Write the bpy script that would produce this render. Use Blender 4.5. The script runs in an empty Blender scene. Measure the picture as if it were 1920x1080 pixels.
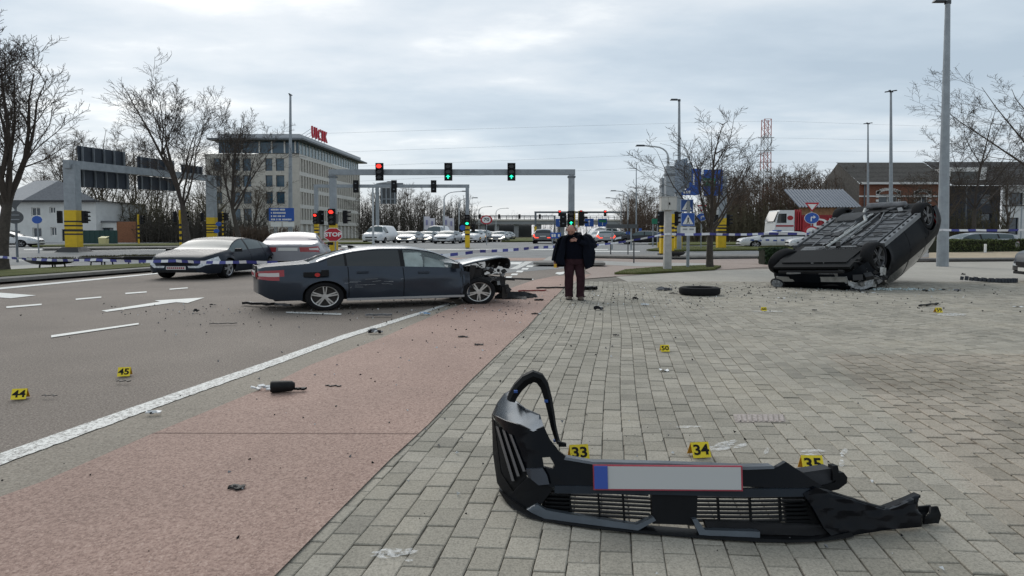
import bpy, bmesh, math, random
from math import sin, cos, pi, radians as R, sqrt, atan2, hypot
from mathutils import Vector, Matrix, noise
from mathutils.geometry import tessellate_polygon

random.seed(7)
C = bpy.context.scene.collection
scene = bpy.context.scene
# ------------------------------------------------------------------ camera
EYE, FPX, PITCH, CV = 1.5, 1080.0, R(2.5), 487.15     # eye height, focal length and principal row of a 1920 px wide picture
cam = bpy.data.cameras.new('camera')
cam.sensor_width, cam.lens = 36.0, 36.0 * FPX / 1920
cam.shift_y = -(540 - CV) / 1920
cam.clip_start, cam.clip_end = 0.05, 4000
cam_ob = bpy.data.objects.new('camera', cam)
cam_ob.location = (0, 0, EYE)
cam_ob.rotation_euler = (R(90) - PITCH, 0, 0)
C.objects.link(cam_ob)
scene.camera = cam_ob
# ------------------------------------------------------------------ sky, sun, exposure
SUN_EL, SUN_AZ = R(38), R(-28)          # high behind the cloud, ahead and to the left
world = bpy.data.worlds.new('World')
scene.world = world
world.use_nodes = True
nt = world.node_tree
nt.nodes.clear()
def N(t, **kw):
    n = nt.nodes.new(t)
    for k, v in kw.items(): setattr(n, k, v)
    return n
def L(a, b): nt.links.new(a, b)
def MATH(op, a, b=None, c=None):
    n = N('ShaderNodeMath', operation=op)
    for i, v in enumerate((a, b, c)):
        if v is None: continue
        if isinstance(v, (int, float)): n.inputs[i].default_value = v
        else: L(v, n.inputs[i])
    return n.outputs[0]
sky = N('ShaderNodeTexSky', sky_type='NISHITA', sun_disc=False)
sky.sun_elevation, sky.sun_rotation = SUN_EL, SUN_AZ
bg_sky = N('ShaderNodeBackground'); bg_sky.inputs[1].default_value = 0.1
L(sky.outputs[0], bg_sky.inputs[0])
tc = N('ShaderNodeTexCoord')
sep = N('ShaderNodeSeparateXYZ'); L(tc.outputs['Generated'], sep.inputs[0])
zc = MATH('MAXIMUM', sep.outputs[2], 0.0)
den = MATH('ADD', zc, 0.10)
comb = N('ShaderNodeCombineXYZ')
L(MATH('MULTIPLY', MATH('DIVIDE', sep.outputs[0], den), 0.62), comb.inputs[0])
L(MATH('DIVIDE', sep.outputs[1], den), comb.inputs[1])
mp = N('ShaderNodeMapping'); mp.inputs['Rotation'].default_value = (0, 0, R(-9)); mp.inputs['Location'].default_value = (3.15, 0.62, 0)
L(comb.outputs[0], mp.inputs[0])
n1 = N('ShaderNodeTexNoise'); n1.inputs['Scale'].default_value = 0.62; n1.inputs['Detail'].default_value = 7; n1.inputs['Roughness'].default_value = 0.5; n1.inputs['Distortion'].default_value = 0.35
L(mp.outputs[0], n1.inputs['Vector'])
n2 = N('ShaderNodeTexNoise'); n2.inputs['Scale'].default_value = 2.6; n2.inputs['Detail'].default_value = 6; n2.inputs['Roughness'].default_value = 0.55
L(mp.outputs[0], n2.inputs['Vector'])
# the veil is thinner where the sun stands behind it
dot = N('ShaderNodeVectorMath', operation='DOT_PRODUCT')
L(tc.outputs['Generated'], dot.inputs[0])
dot.inputs[1].default_value = (sin(SUN_AZ) * cos(R(22)), cos(SUN_AZ) * cos(R(22)), sin(R(22)))
glow = MATH('POWER', MATH('MAXIMUM', dot.outputs['Value'], 0.0), 9.0)
dens = MATH('ADD', MATH('ADD', MATH('MULTIPLY', n1.outputs[0], 0.77), MATH('MULTIPLY', n2.outputs[0], 0.34)), MATH('MULTIPLY', glow, 0.10))
ramp = N('ShaderNodeValToRGB')
L(dens, ramp.inputs[0])
cr = ramp.color_ramp
cr.elements[0].position, cr.elements[0].color = 0.45, (0.40, 0.475, 0.545, 1)
cr.elements[1].position, cr.elements[1].color = 0.83, (1.06, 1.05, 1.0, 1)
e = cr.elements.new(0.58); e.color = (0.495, 0.565, 0.625, 1)
e = cr.elements.new(0.69); e.color = (0.63, 0.675, 0.71, 1)
hz = N('ShaderNodeMapRange'); hz.inputs[1].default_value = 0.0; hz.inputs[2].default_value = 0.15; hz.inputs[3].default_value = 0.85; hz.inputs[4].default_value = 0.0
L(sep.outputs[2], hz.inputs[0])
mixh = N('ShaderNodeMix', data_type='RGBA'); mixh.inputs[7].default_value = (0.62, 0.64, 0.68, 1)
L(hz.outputs[0], mixh.inputs[0]); L(ramp.outputs[0], mixh.inputs[6])
bg_cl = N('ShaderNodeBackground'); bg_cl.inputs[1].default_value = 0.84
L(mixh.outputs[2], bg_cl.inputs[0])
mx = N('ShaderNodeMixShader'); mx.inputs[0].default_value = 0.9
L(bg_sky.outputs[0], mx.inputs[1]); L(bg_cl.outputs[0], mx.inputs[2])
wo = N('ShaderNodeOutputWorld'); L(mx.outputs[0], wo.inputs[0])
sun = bpy.data.lights.new('sun', 'SUN'); sun.energy = 1.25; sun.angle = R(45); sun.color = (1, 0.96, 0.9)
sun_ob = bpy.data.objects.new('sun', sun); C.objects.link(sun_ob)
sun_ob.rotation_euler = Vector((-sin(SUN_AZ) * cos(SUN_EL), -cos(SUN_AZ) * cos(SUN_EL), -sin(SUN_EL))).to_track_quat('-Z', 'Y').to_euler()
sun_ob.location = (-10, 20, 40)
vs = scene.view_settings
vs.view_transform, vs.look, vs.exposure, vs.gamma = 'Standard', 'None', 0.58, 1.0
vs.use_curve_mapping = False
scene.cycles.use_denoising = True
scene.cycles.max_bounces = 8

# ------------------------------------------------------------------ survey helpers
S = 4 / 3            # the picture is a 4:3 frame shown 16:9: everything is this much broader across than it is deep
SM = Matrix.Diagonal((S, 1, 1, 1))
def sst(t): t = max(0.0, min(1.0, t)); return t * t * (3 - 2 * t)
def gz(y): return 0.5 * sst((y - 28) / 40) + 0.15 * sst((y - 68) / 60)       # the ground rises gently beyond the junction
def ray(u, v):
    yc = (CV - v) / FPX
    return Vector(((u - 960) / FPX, cos(PITCH) + yc * sin(PITCH), -sin(PITCH) + yc * cos(PITCH)))
def P(u, v, y):
    d = ray(u, v); return Vector((0, 0, EYE)) + d * (y / d.y)
def G(u, v):
    d = ray(u, v); y = 20.0
    for _ in range(60):
        y2 = d.y * (gz(y) - EYE) / d.z if d.z < -1e-5 else 400
        y = 0.5 * y + 0.5 * max(0.3, min(400, y2))
    p = P(u, v, y); p.z = gz(p.y); return p
def at(u, y, h=0.0):
    """point on the ground (or h above it) at distance y in the direction of column u"""
    z = gz(y); v = 600
    for _ in range(4):
        d = ray(u, v); s = y / d.y; v = v + (EYE + d.z * s - (z + h)) * FPX / s
    p = P(u, v, y); p.z = z + h; return p
def rot(a): return Matrix.Rotation(a, 4, 'Z')

# ------------------------------------------------------------------ materials
MATS = {}
def M(name, col, rough=0.6, metal=0.0, var=0.0, scale=6.0, col2=None, bump=0.0, bscale=60.0, spec=0.5, coat=0.0, emit=0.0, trans=0.0, alpha=1.0, ior=1.45, detail=4.0):
    if name in MATS: return MATS[name]
    m = bpy.data.materials.new(name); m.use_nodes = True
    t = m.node_tree; b = t.nodes['Principled BSDF']
    c = tuple(col) + (1,)
    b.inputs['Base Color'].default_value = c
    b.inputs['Roughness'].default_value = rough; b.inputs['Metallic'].default_value = metal
    b.inputs['Specular IOR Level'].default_value = spec
    b.inputs['Coat Weight'].default_value = coat; b.inputs['Coat Roughness'].default_value = 0.05
    b.inputs['IOR'].default_value = ior
    if trans: b.inputs['Transmission Weight'].default_value = trans
    if alpha < 1: b.inputs['Alpha'].default_value = alpha
    if emit:
        b.inputs['Emission Color'].default_value = c; b.inputs['Emission Strength'].default_value = emit
    if var or col2 or bump:
        tcn = t.nodes.new('ShaderNodeTexCoord')
    if var or col2:
        n = t.nodes.new('ShaderNodeTexNoise'); n.inputs['Scale'].default_value = scale; n.inputs['Detail'].default_value = detail; n.inputs['Roughness'].default_value = 0.65
        t.links.new(tcn.outputs['Object'], n.inputs['Vector'])
        r = t.nodes.new('ShaderNodeValToRGB'); r.color_ramp.elements[0].position = 0.32; r.color_ramp.elements[1].position = 0.68
        lo = [x * (1 - var) for x in col]; hi = [min(1, x * (1 + var)) for x in (col2 or col)]
        r.color_ramp.elements[0].color = (*lo, 1); r.color_ramp.elements[1].color = (*hi, 1)
        t.links.new(n.outputs[0], r.inputs[0]); t.links.new(r.outputs[0], b.inputs['Base Color'])
        if coat > 0 or metal > .6: m['plain_gloss'] = 1
        rr = t.nodes.new('ShaderNodeMapRange'); rr.inputs[3].default_value = max(0.02, rough - 0.12 * min(1, rough * 2)); rr.inputs[4].default_value = min(1, rough + 0.12 * min(1, rough * 2))
        t.links.new(n.outputs[0], rr.inputs[0])
        if not coat: t.links.new(rr.outputs[0], b.inputs['Roughness'])
    if bump:
        n2 = t.nodes.new('ShaderNodeTexNoise'); n2.inputs['Scale'].default_value = bscale; n2.inputs['Detail'].default_value = 3
        t.links.new(tcn.outputs['Object'], n2.inputs['Vector'])
        bp = t.nodes.new('ShaderNodeBump'); bp.inputs['Strength'].default_value = bump; bp.inputs['Distance'].default_value = 0.01
        t.links.new(n2.outputs[0], bp.inputs['Height']); t.links.new(bp.outputs[0], b.inputs['Normal'])
    MATS[name] = m
    return m

# ------------------------------------------------------------------ mesh building
class MB:
    def __init__(s): s.v = []; s.f = []; s.m = []
    def add(s, vs, fs, mi=0):
        o = len(s.v); s.v += [Vector(v) for v in vs]
        for f in fs: s.f.append(tuple(i + o for i in f)); s.m.append(mi)
        return s
    def box(s, c, d, rz=0.0, rx=0.0, ry=0.0, mi=0, taper=1.0):
        hx, hy, hz = d[0] / 2, d[1] / 2, d[2] / 2
        q = Matrix.Rotation(rz, 3, 'Z') @ Matrix.Rotation(ry, 3, 'Y') @ Matrix.Rotation(rx, 3, 'X')
        vs = [Vector(c) + q @ Vector((x * hx * (taper if z > 0 else 1), y * hy * (taper if z > 0 else 1), z * hz)) for z in (-1, 1) for y in (-1, 1) for x in (-1, 1)]
        return s.add(vs, [(0, 2, 3, 1), (4, 5, 7, 6), (0, 1, 5, 4), (2, 6, 7, 3), (0, 4, 6, 2), (1, 3, 7, 5)], mi)
    def bar(s, a, b, w, h=None, mi=0):
        """a square bar from a to b"""
        a, b = Vector(a), Vector(b); d = (b - a).normalized(); h = h or w
        up = Vector((0, 0, 1)) if abs(d.z) < 0.9 else Vector((0, 1, 0))
        x = d.cross(up).normalized(); y = x.cross(d)
        vs = [p + x * sx * w / 2 + y * sy * h / 2 for p in (a, b) for sx, sy in ((-1, -1), (1, -1), (1, 1), (-1, 1))]
        return s.add(vs, [(0, 1, 2, 3), (7, 6, 5, 4), (0, 4, 5, 1), (1, 5, 6, 2), (2, 6, 7, 3), (3, 7, 4, 0)], mi)
    def tube(s, pts, r, n=6, mi=0, cap=True, sx=1.0):
        """a round tube along pts; r a number or one per point; sx broadens it across"""
        pts = [Vector(p) for p in pts]; k = len(pts)
        rs = [r] * k if isinstance(r, (int, float)) else list(r)
        o = len(s.v); px = None
        for i, p in enumerate(pts):
            d = (pts[min(i + 1, k - 1)] - pts[max(i - 1, 0)])
            d = d.normalized() if d.length > 1e-9 else Vector((0, 0, 1))
            if px is None:
                px = d.cross(Vector((0, 0, 1)) if abs(d.z) < 0.9 else Vector((0, 1, 0))).normalized()
            else:
                px = px - d * px.dot(d); px = px.normalized() if px.length > 1e-6 else d.orthogonal().normalized()
            y = d.cross(px)
            for j in range(n):
                a = 2 * pi * j / n; q = px * cos(a) * rs[i] + y * sin(a) * rs[i]
                q.x *= sx; s.v.append(p + q)
        for i in range(k - 1):
            for j in range(n):
                s.f.append((o + i * n + j, o + i * n + (j + 1) % n, o + (i + 1) * n + (j + 1) % n, o + (i + 1) * n + j)); s.m.append(mi)
        if cap:
            s.f.append(tuple(o + j for j in reversed(range(n)))); s.m.append(mi)
            s.f.append(tuple(o + (k - 1) * n + j for j in range(n))); s.m.append(mi)
        return s
    def lathe(s, prof, n=24, c=(0, 0, 0), axis='Z', mi=0, ang=2 * pi):
        """prof = [(r, h)...] turned about an axis through c"""
        o = len(s.v); k = len(prof); full = ang > 6.28; cols = n if full else n + 1
        for r, h in prof:
            for j in range(cols):
                a = ang * j / n
                q = {'Z': (r * cos(a), r * sin(a), h), 'Y': (r * cos(a), h, r * sin(a)), 'X': (h, r * cos(a), r * sin(a))}[axis]
                s.v.append(Vector(c) + Vector(q))
        for i in range(k - 1):
            for j in range(n):
                j2 = (j + 1) % cols
                s.f.append((o + i * cols + j, o + i * cols + j2, o + (i + 1) * cols + j2, o + (i + 1) * cols + j)); s.m.append(mi)
        return s
    def grid(s, rows, mi=0):
        o = len(s.v); n = len(rows[0])
        for r in rows: s.v += [Vector(p) for p in r]
        for i in range(len(rows) - 1):
            for j in range(n - 1):
                s.f.append((o + i * n + j, o + i * n + j + 1, o + (i + 1) * n + j + 1, o + (i + 1) * n + j)); s.m.append(mi)
        return s
    def loft(s, rings, mi=0, cap=True):
        o = len(s.v); n = len(rings[0]); k = len(rings)
        for r in rings: s.v += [Vector(p) for p in r]
        for i in range(k - 1):
            for j in range(n):
                s.f.append((o + i * n + j, o + i * n + (j + 1) % n, o + (i + 1) * n + (j + 1) % n, o + (i + 1) * n + j)); s.m.append(mi)
        if cap:
            s.f.append(tuple(o + j for j in reversed(range(n)))); s.m.append(mi)
            s.f.append(tuple(o + (k - 1) * n + j for j in range(n))); s.m.append(mi)
        return s
    def prism(s, poly, ext, mi=0):
        """a flat outline pushed along ext (closed solid, concave outlines allowed)"""
        poly = [Vector(p) for p in poly]; n = len(poly); ext = Vector(ext); o = len(s.v)
        tr = tessellate_polygon([poly])
        s.v += poly + [p + ext for p in poly]
        for t in tr:
            s.f.append((o + t[0], o + t[1], o + t[2])); s.m.append(mi)
            s.f.append((o + n + t[2], o + n + t[1], o + n + t[0])); s.m.append(mi)
        for i in range(n):
            j = (i + 1) % n; s.f.append((o + i, o + j, o + n + j, o + n + i)); s.m.append(mi)
        return s
    def disc(s, c, r, th, n=24, mi=0, axis='Y'):
        poly = []
        for j in range(n):
            a = 2 * pi * j / n
            poly.append(Vector(c) + Vector({'Y': (r * cos(a), 0, r * sin(a)), 'Z': (r * cos(a), r * sin(a), 0), 'X': (0, r * cos(a), r * sin(a))}[axis]))
        e = {'Y': (0, th, 0), 'Z': (0, 0, th), 'X': (th, 0, 0)}[axis]
        return s.prism(poly, e, mi)
    def text(s, txt, size, c=(0, 0, 0), th=0.004, mi=0, wide=1.0, font_bold=0.0):
        """lettering standing in the XZ plane, read from -Y, centred on c"""
        cu = bpy.data.curves.new('lettering', 'FONT'); cu.body = txt; cu.size = size; cu.align_x = 'CENTER'; cu.align_y = 'CENTER'
        cu.extrude = th / 2; cu.resolution_u = 3; cu.offset = font_bold
        ob = bpy.data.objects.new('lettering', cu); C.objects.link(ob)
        dg = bpy.context.evaluated_depsgraph_get(); me = bpy.data.meshes.new_from_object(ob.evaluated_get(dg))
        s.add([Vector(c) + Vector((v.co.x * wide, -v.co.z, v.co.y)) for v in me.vertices], [tuple(p.vertices) for p in me.polygons], mi)
        bpy.data.objects.remove(ob); bpy.data.curves.remove(cu); bpy.data.meshes.remove(me)
        return s
    def xf(s, m):
        s.v = [m @ v for v in s.v]; return s
    def mesh(s, name, mats, Mx=None, smooth=None, fixn=True):
        me = bpy.data.meshes.new(name)
        vs_ = [Mx @ v for v in s.v] if Mx is not None else s.v
        me.from_pydata([tuple(v) for v in vs_], [], s.f)
        for m in (mats if isinstance(mats, (list, tuple)) else [mats]): me.materials.append(m)
        if any(s.m): me.polygons.foreach_set('material_index', s.m)
        if fixn and len(s.f) < 60000:
            b = bmesh.new(); b.from_mesh(me); bmesh.ops.recalc_face_normals(b, faces=b.faces); b.to_mesh(me); b.free()
        if smooth:
            me.polygons.foreach_set('use_smooth', [True] * len(me.polygons)); me.set_sharp_from_angle(angle=R(smooth))
        me.update(); return me
    def build(s, name, mats, parent=None, Mx=None, smooth=None, label=None, fixn=True):
        if not s.f: return None
        o = bpy.data.objects.new(name, s.mesh(name, mats, Mx, smooth, fixn)); C.objects.link(o)
        if parent is not None: o.parent = parent
        if label: o['label'] = label
        return o
def tag(o, label, cat, group=None):
    o['label'] = label; o['category'] = cat
    if group: o['group'] = group
    return o
def thing(name, label, cat, loc=(0, 0, 0), group=None):
    o = bpy.data.objects.new(name, None); C.objects.link(o); o.location = loc; o.empty_display_size = 0.2
    return tag(o, label, cat, group)
def one(mb, name, label, cat, mats, loc, group=None, Mx=None, smooth=None):
    """a thing that is one mesh"""
    o = mb.build(name, mats, None, Mx, smooth); o.location = loc
    return tag(o, label, cat, group)
def TW(o): return Matrix.Translation(-o.location)      # for parts given in world coordinates
def kind(o, k): o['kind'] = k; return o
def copy_tree(o, parent=None):
    c = o.copy(); C.objects.link(c); c.parent = parent
    for ch in list(o.children): copy_tree(ch, c)
    return c
# ================================================================== the setting: ground
def nodemat(name):
    m = bpy.data.materials.new(name); m.use_nodes = True; t = m.node_tree
    return m, t, t.nodes['Principled BSDF']
def tnoise(t, vec, scale, detail=4, rough=0.6, dist=0.0):
    n = t.nodes.new('ShaderNodeTexNoise'); n.inputs['Scale'].default_value = scale; n.inputs['Detail'].default_value = detail; n.inputs['Roughness'].default_value = rough; n.inputs['Distortion'].default_value = dist
    t.links.new(vec, n.inputs['Vector']); return n.outputs[0]
def tramp(t, fac, stops):
    r = t.nodes.new('ShaderNodeValToRGB'); cr = r.color_ramp
    while len(cr.elements) < len(stops): cr.elements.new(0.5)
    for e, (p, c) in zip(cr.elements, stops): e.position = p; e.color = (*c, 1) if len(c) == 3 else c
    t.links.new(fac, r.inputs[0]); return r.outputs[0]
def tmix(t, fac, a, b, mode='MIX'):
    n = t.nodes.new('ShaderNodeMix'); n.data_type = 'RGBA'; n.blend_type = mode
    for i, v in ((0, fac), (6, a), (7, b)):
        if hasattr(v, 'is_linked'): t.links.new(v, n.inputs[i])
        elif isinstance(v, (int, float)): n.inputs[i].default_value = v
        else: n.inputs[i].default_value = (*v, 1)
    return n.outputs[2]
def tpos(t): return t.nodes.new('ShaderNodeNewGeometry').outputs['Position']
def tbump(t, b, h, strength=0.4, dist=0.01):
    n = t.nodes.new('ShaderNodeBump'); n.inputs['Strength'].default_value = strength; n.inputs['Distance'].default_value = dist
    t.links.new(h, n.inputs['Height']); t.links.new(n.outputs[0], b.inputs['Normal'])
def aggregate(name, base, dark, light, chips, rough=0.85, stain=0.25):
    """rolled stone mix: patchy binder with dark pits and pale chips of stone"""
    m, t, b = nodemat(name); p = tpos(t)
    big = tnoise(t, p, 0.45, 5, 0.6, 0.4); mid = tnoise(t, p, 58, 5, 0.8)
    vo = t.nodes.new('ShaderNodeTexVoronoi'); vo.inputs['Scale'].default_value = 120; t.links.new(p, vo.inputs['Vector'])
    sp = t.nodes.new('ShaderNodeSeparateColor'); t.links.new(vo.outputs['Color'], sp.inputs[0])
    c = tramp(t, mid, [(0.36, dark), (0.5, base), (0.64, light)])
    gt = t.nodes.new('ShaderNodeMapRange'); gt.inputs[1].default_value = 0.86; gt.inputs[2].default_value = 1.0; gt.inputs[4].default_value = .6
    t.links.new(sp.outputs[0], gt.inputs[0])
    c = tmix(t, gt.outputs[0], c, chips)
    st = tramp(t, big, [(0.3, (1 - stain,) * 3), (0.7, (1 + 0.0,) * 3)])
    c = tmix(t, 1.0, c, st, 'MULTIPLY')
    t.links.new(c, b.inputs['Base Color']); b.inputs['Roughness'].default_value = rough; b.inputs['Specular IOR Level'].default_value = 0.3
    tbump(t, b, mid, 0.5, 0.006)
    MATS[name] = m; return m
asphalt = aggregate('asphalt', (0.205, 0.170, 0.142), (0.085, 0.068, 0.056), (0.325, 0.275, 0.232), (0.42, 0.37, 0.32))
asphalt_far = aggregate('asphalt_flat_glare', (0.235, 0.235, 0.230), (0.165, 0.165, 0.163), (0.285, 0.285, 0.280), (0.34, 0.34, 0.33))  # grey glare of the flat viewing angle put into the far road's colour
redpath = aggregate('red_asphalt', (0.345, 0.230, 0.186), (0.195, 0.122, 0.098), (0.475, 0.335, 0.275), (0.55, 0.41, 0.34), 0.8, 0.24)
gutter_m = aggregate('gutter_concrete', (0.290, 0.252, 0.205), (0.175, 0.150, 0.120), (0.385, 0.340, 0.280), (0.40, 0.37, 0.32), 0.9, 0.22)
pinkpave = aggregate('pink_paving', (0.330, 0.262, 0.225), (0.255, 0.195, 0.165), (0.395, 0.325, 0.285), (0.44, 0.38, 0.33), 0.9, 0.15)
slabs = aggregate('pale_slabs', (0.375, 0.362, 0.335), (0.315, 0.302, 0.280), (0.425, 0.412, 0.385), (0.48, 0.47, 0.44), 0.9, 0.12)
kerbm = M('kerb_concrete', (0.19, 0.18, 0.165), 0.9, var=0.25, scale=3)
soilm = M('dry_soil', (0.36, 0.29, 0.20), 0.95, var=0.25, scale=3, bump=0.4, bscale=20)
def grassmat(name, a, b_, c):
    m, t, b = nodemat(name); p = tpos(t)
    n1 = tnoise(t, p, 1.1, 6, 0.7); n2 = tnoise(t, p, 25, 3, 0.7)
    col = tramp(t, n1, [(0.3, a), (0.52, b_), (0.72, c)])
    col = tmix(t, 0.55, col, tramp(t, n2, [(0.3, (0.45,) * 3), (0.7, (1.25,) * 3)]), 'MULTIPLY')
    t.links.new(col, b.inputs['Base Color']); b.inputs['Roughness'].default_value = 0.95; b.inputs['Specular IOR Level'].default_value = 0.1
    tbump(t, b, n2, 0.8, 0.05); MATS[name] = m; return m
turf = grassmat('winter_turf', (0.085, 0.085, 0.036), (0.105, 0.118, 0.040), (0.165, 0.150, 0.075))
earth = grassmat('field', (0.10, 0.085, 0.05), (0.115, 0.11, 0.05), (0.16, 0.14, 0.085))
# road paint: white film worn through to the stone beneath it
def paintmat(name, wear, under=(0.15, 0.135, 0.12)):
    m, t, b = nodemat(name); p = tpos(t)
    n = tnoise(t, p, 42, 6, 0.8)
    f = t.nodes.new('ShaderNodeMapRange'); f.inputs[1].default_value = wear - 0.06; f.inputs[2].default_value = wear + 0.06
    t.links.new(n, f.inputs[0])
    t.links.new(tmix(t, f.outputs[0], under, (0.68, 0.67, 0.63)), b.inputs['Base Color']); b.inputs['Roughness'].default_value = 0.7
    MATS[name] = m; return m
paint = paintmat('road_paint', 0.36); paint_old = paintmat('road_paint_worn', 0.465)

def sheet(name, pts, mat, lift, solid=0.0, kindv='structure', cuts=True):
    """a flat piece of ground with the outline pts, laid on the terrain; solid: a step of that height with its own sides"""
    b = bmesh.new(); vs_ = [b.verts.new((p[0], p[1], 0)) for p in pts]
    f = b.faces.new(vs_); bmesh.ops.triangulate(b, faces=[f], ngon_method='BEAUTY')
    ys = [p[1] for p in pts]
    if cuts:
        for y in [x * 4 for x in range(7, 25)] + [110, 130]:
            if min(ys) < y < max(ys):
                bmesh.ops.bisect_plane(b, geom=b.verts[:] + b.edges[:] + b.faces[:], plane_co=(0, y, 0), plane_no=(0, 1, 0))
    bmesh.ops.recalc_face_normals(b, faces=b.faces)
    if b.faces and sum(fa.normal.z for fa in b.faces) < 0: bmesh.ops.reverse_faces(b, faces=b.faces)
    if solid:
        r = bmesh.ops.extrude_face_region(b, geom=b.faces[:])
        for v in [g for g in r['geom'] if isinstance(g, bmesh.types.BMVert)]: v.co.z += solid
    for v in b.verts: v.co.z += gz(v.co.y) + (lift if not solid else (lift - 0.02 if v.co.z < solid * 0.5 else lift))
    me = bpy.data.meshes.new(name); b.to_mesh(me); b.free(); me.materials.append(mat)
    o = bpy.data.objects.new(name, me); C.objects.link(o)
    if kindv: o['kind'] = kindv
    return o
def gl(pxs): return [G(u, v) for u, v in pxs]
def extend(pts, d):
    """carry the first leg of a line on towards and past the camera"""
    q = (pts[0] - pts[1]).normalized(); return [pts[0] + q * d] + pts
# the terrain out to the horizon
mb = MB()
ysx = [-80, -20, 0, 10, 20, 28] + list(range(32, 132, 4)) + [160, 220, 320, 500, 900, 1600]
mb.grid([[(x, y, gz(y) - 0.06) for x in (-1600, -400, -150, -60, 0, 60, 150, 400, 1600)] for y in ysx])
kind(mb.build('ground', earth, smooth=40), 'structure')
sheet('road', [(-130, -30), (60, -30), (110, 92), (-130, 92)], asphalt, 0.0)
sheet('junction_road', [Vector((-110, 70, 0))] + gl([(0, 497), (300, 503), (470, 512), (700, 520), (900, 516), (1060, 503), (1200, 490), (1480, 483)]) + [Vector((60, 40, 0)), Vector((95, 80, 0)), Vector((70, 88, 0)), Vector((-110, 88, 0))], asphalt_far, 0.005)
# the kerbside: white edge line, gutter, red cycle path, pavers
line_l = extend(gl([(0, 853), (250, 765), (500, 680), (640, 630), (790, 585), (850, 566)]), 5)
line_r = extend(gl([(0, 875), (250, 782), (500, 692), (640, 639), (795, 588), (853, 568.5)]), 5)
gut_r = extend(gl([(0, 940), (82, 910), (280, 822), (500, 730), (583, 688), (708, 640), (824, 589), (880, 567), (940, 548)]), 5)
path_r = extend(gl([(525, 1080), (626, 976), (732, 868), (804, 801), (881, 719), (964, 638), (991, 613), (1019, 580), (1050, 549), (1067, 531), (1096, 523)]), 5)
def jag(pts, w, step=0.12, seed=1):
    """a ragged edge along a line"""
    rnd = random.Random(seed); out = []
    for a, b in zip(pts[:-1], pts[1:]):
        n = max(1, int((b - a).length / step))
        for i in range(n):
            p = a.lerp(b, i / n); out.append(p + Vector((rnd.uniform(-w, w), rnd.uniform(-w, w), 0)))
    return out + [pts[-1]]
sheet('gutter', line_r[:] + [line_r[-1] + Vector((0.4, 3, 0))] + [gut_r[-1]] + gut_r[::-1], gutter_m, 0.006)
sheet('edge_line_marking', jag(line_l, 0.003, seed=3) + jag(line_r, 0.010, 0.04, seed=4)[::-1], paint_old, 0.012)
path = sheet('cycle_path', gut_r + gl([(1000, 527), (1040, 519), (1110, 515)]) + path_r[::-1], redpath, 0.0265)
sheet('cycle_path_end', gl([(1000, 527), (1040, 519), (1110, 515), (1200, 509), (1200, 516), (1096, 524), (1050, 545)]), pinkpave, 0.024)
# construction joint across the cycle path
j0, j1 = G(285, 819), G(783, 820)
sheet('cycle_path_joint', [j0 + Vector((0, -.0035, 0)), j1 + Vector((0, -.0035, 0)), j1 + Vector((0, .0035, 0)), j0 + Vector((0, .0035, 0))], M('joint_tar', (0.09, 0.05, 0.04), 0.9), 0.030)

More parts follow.
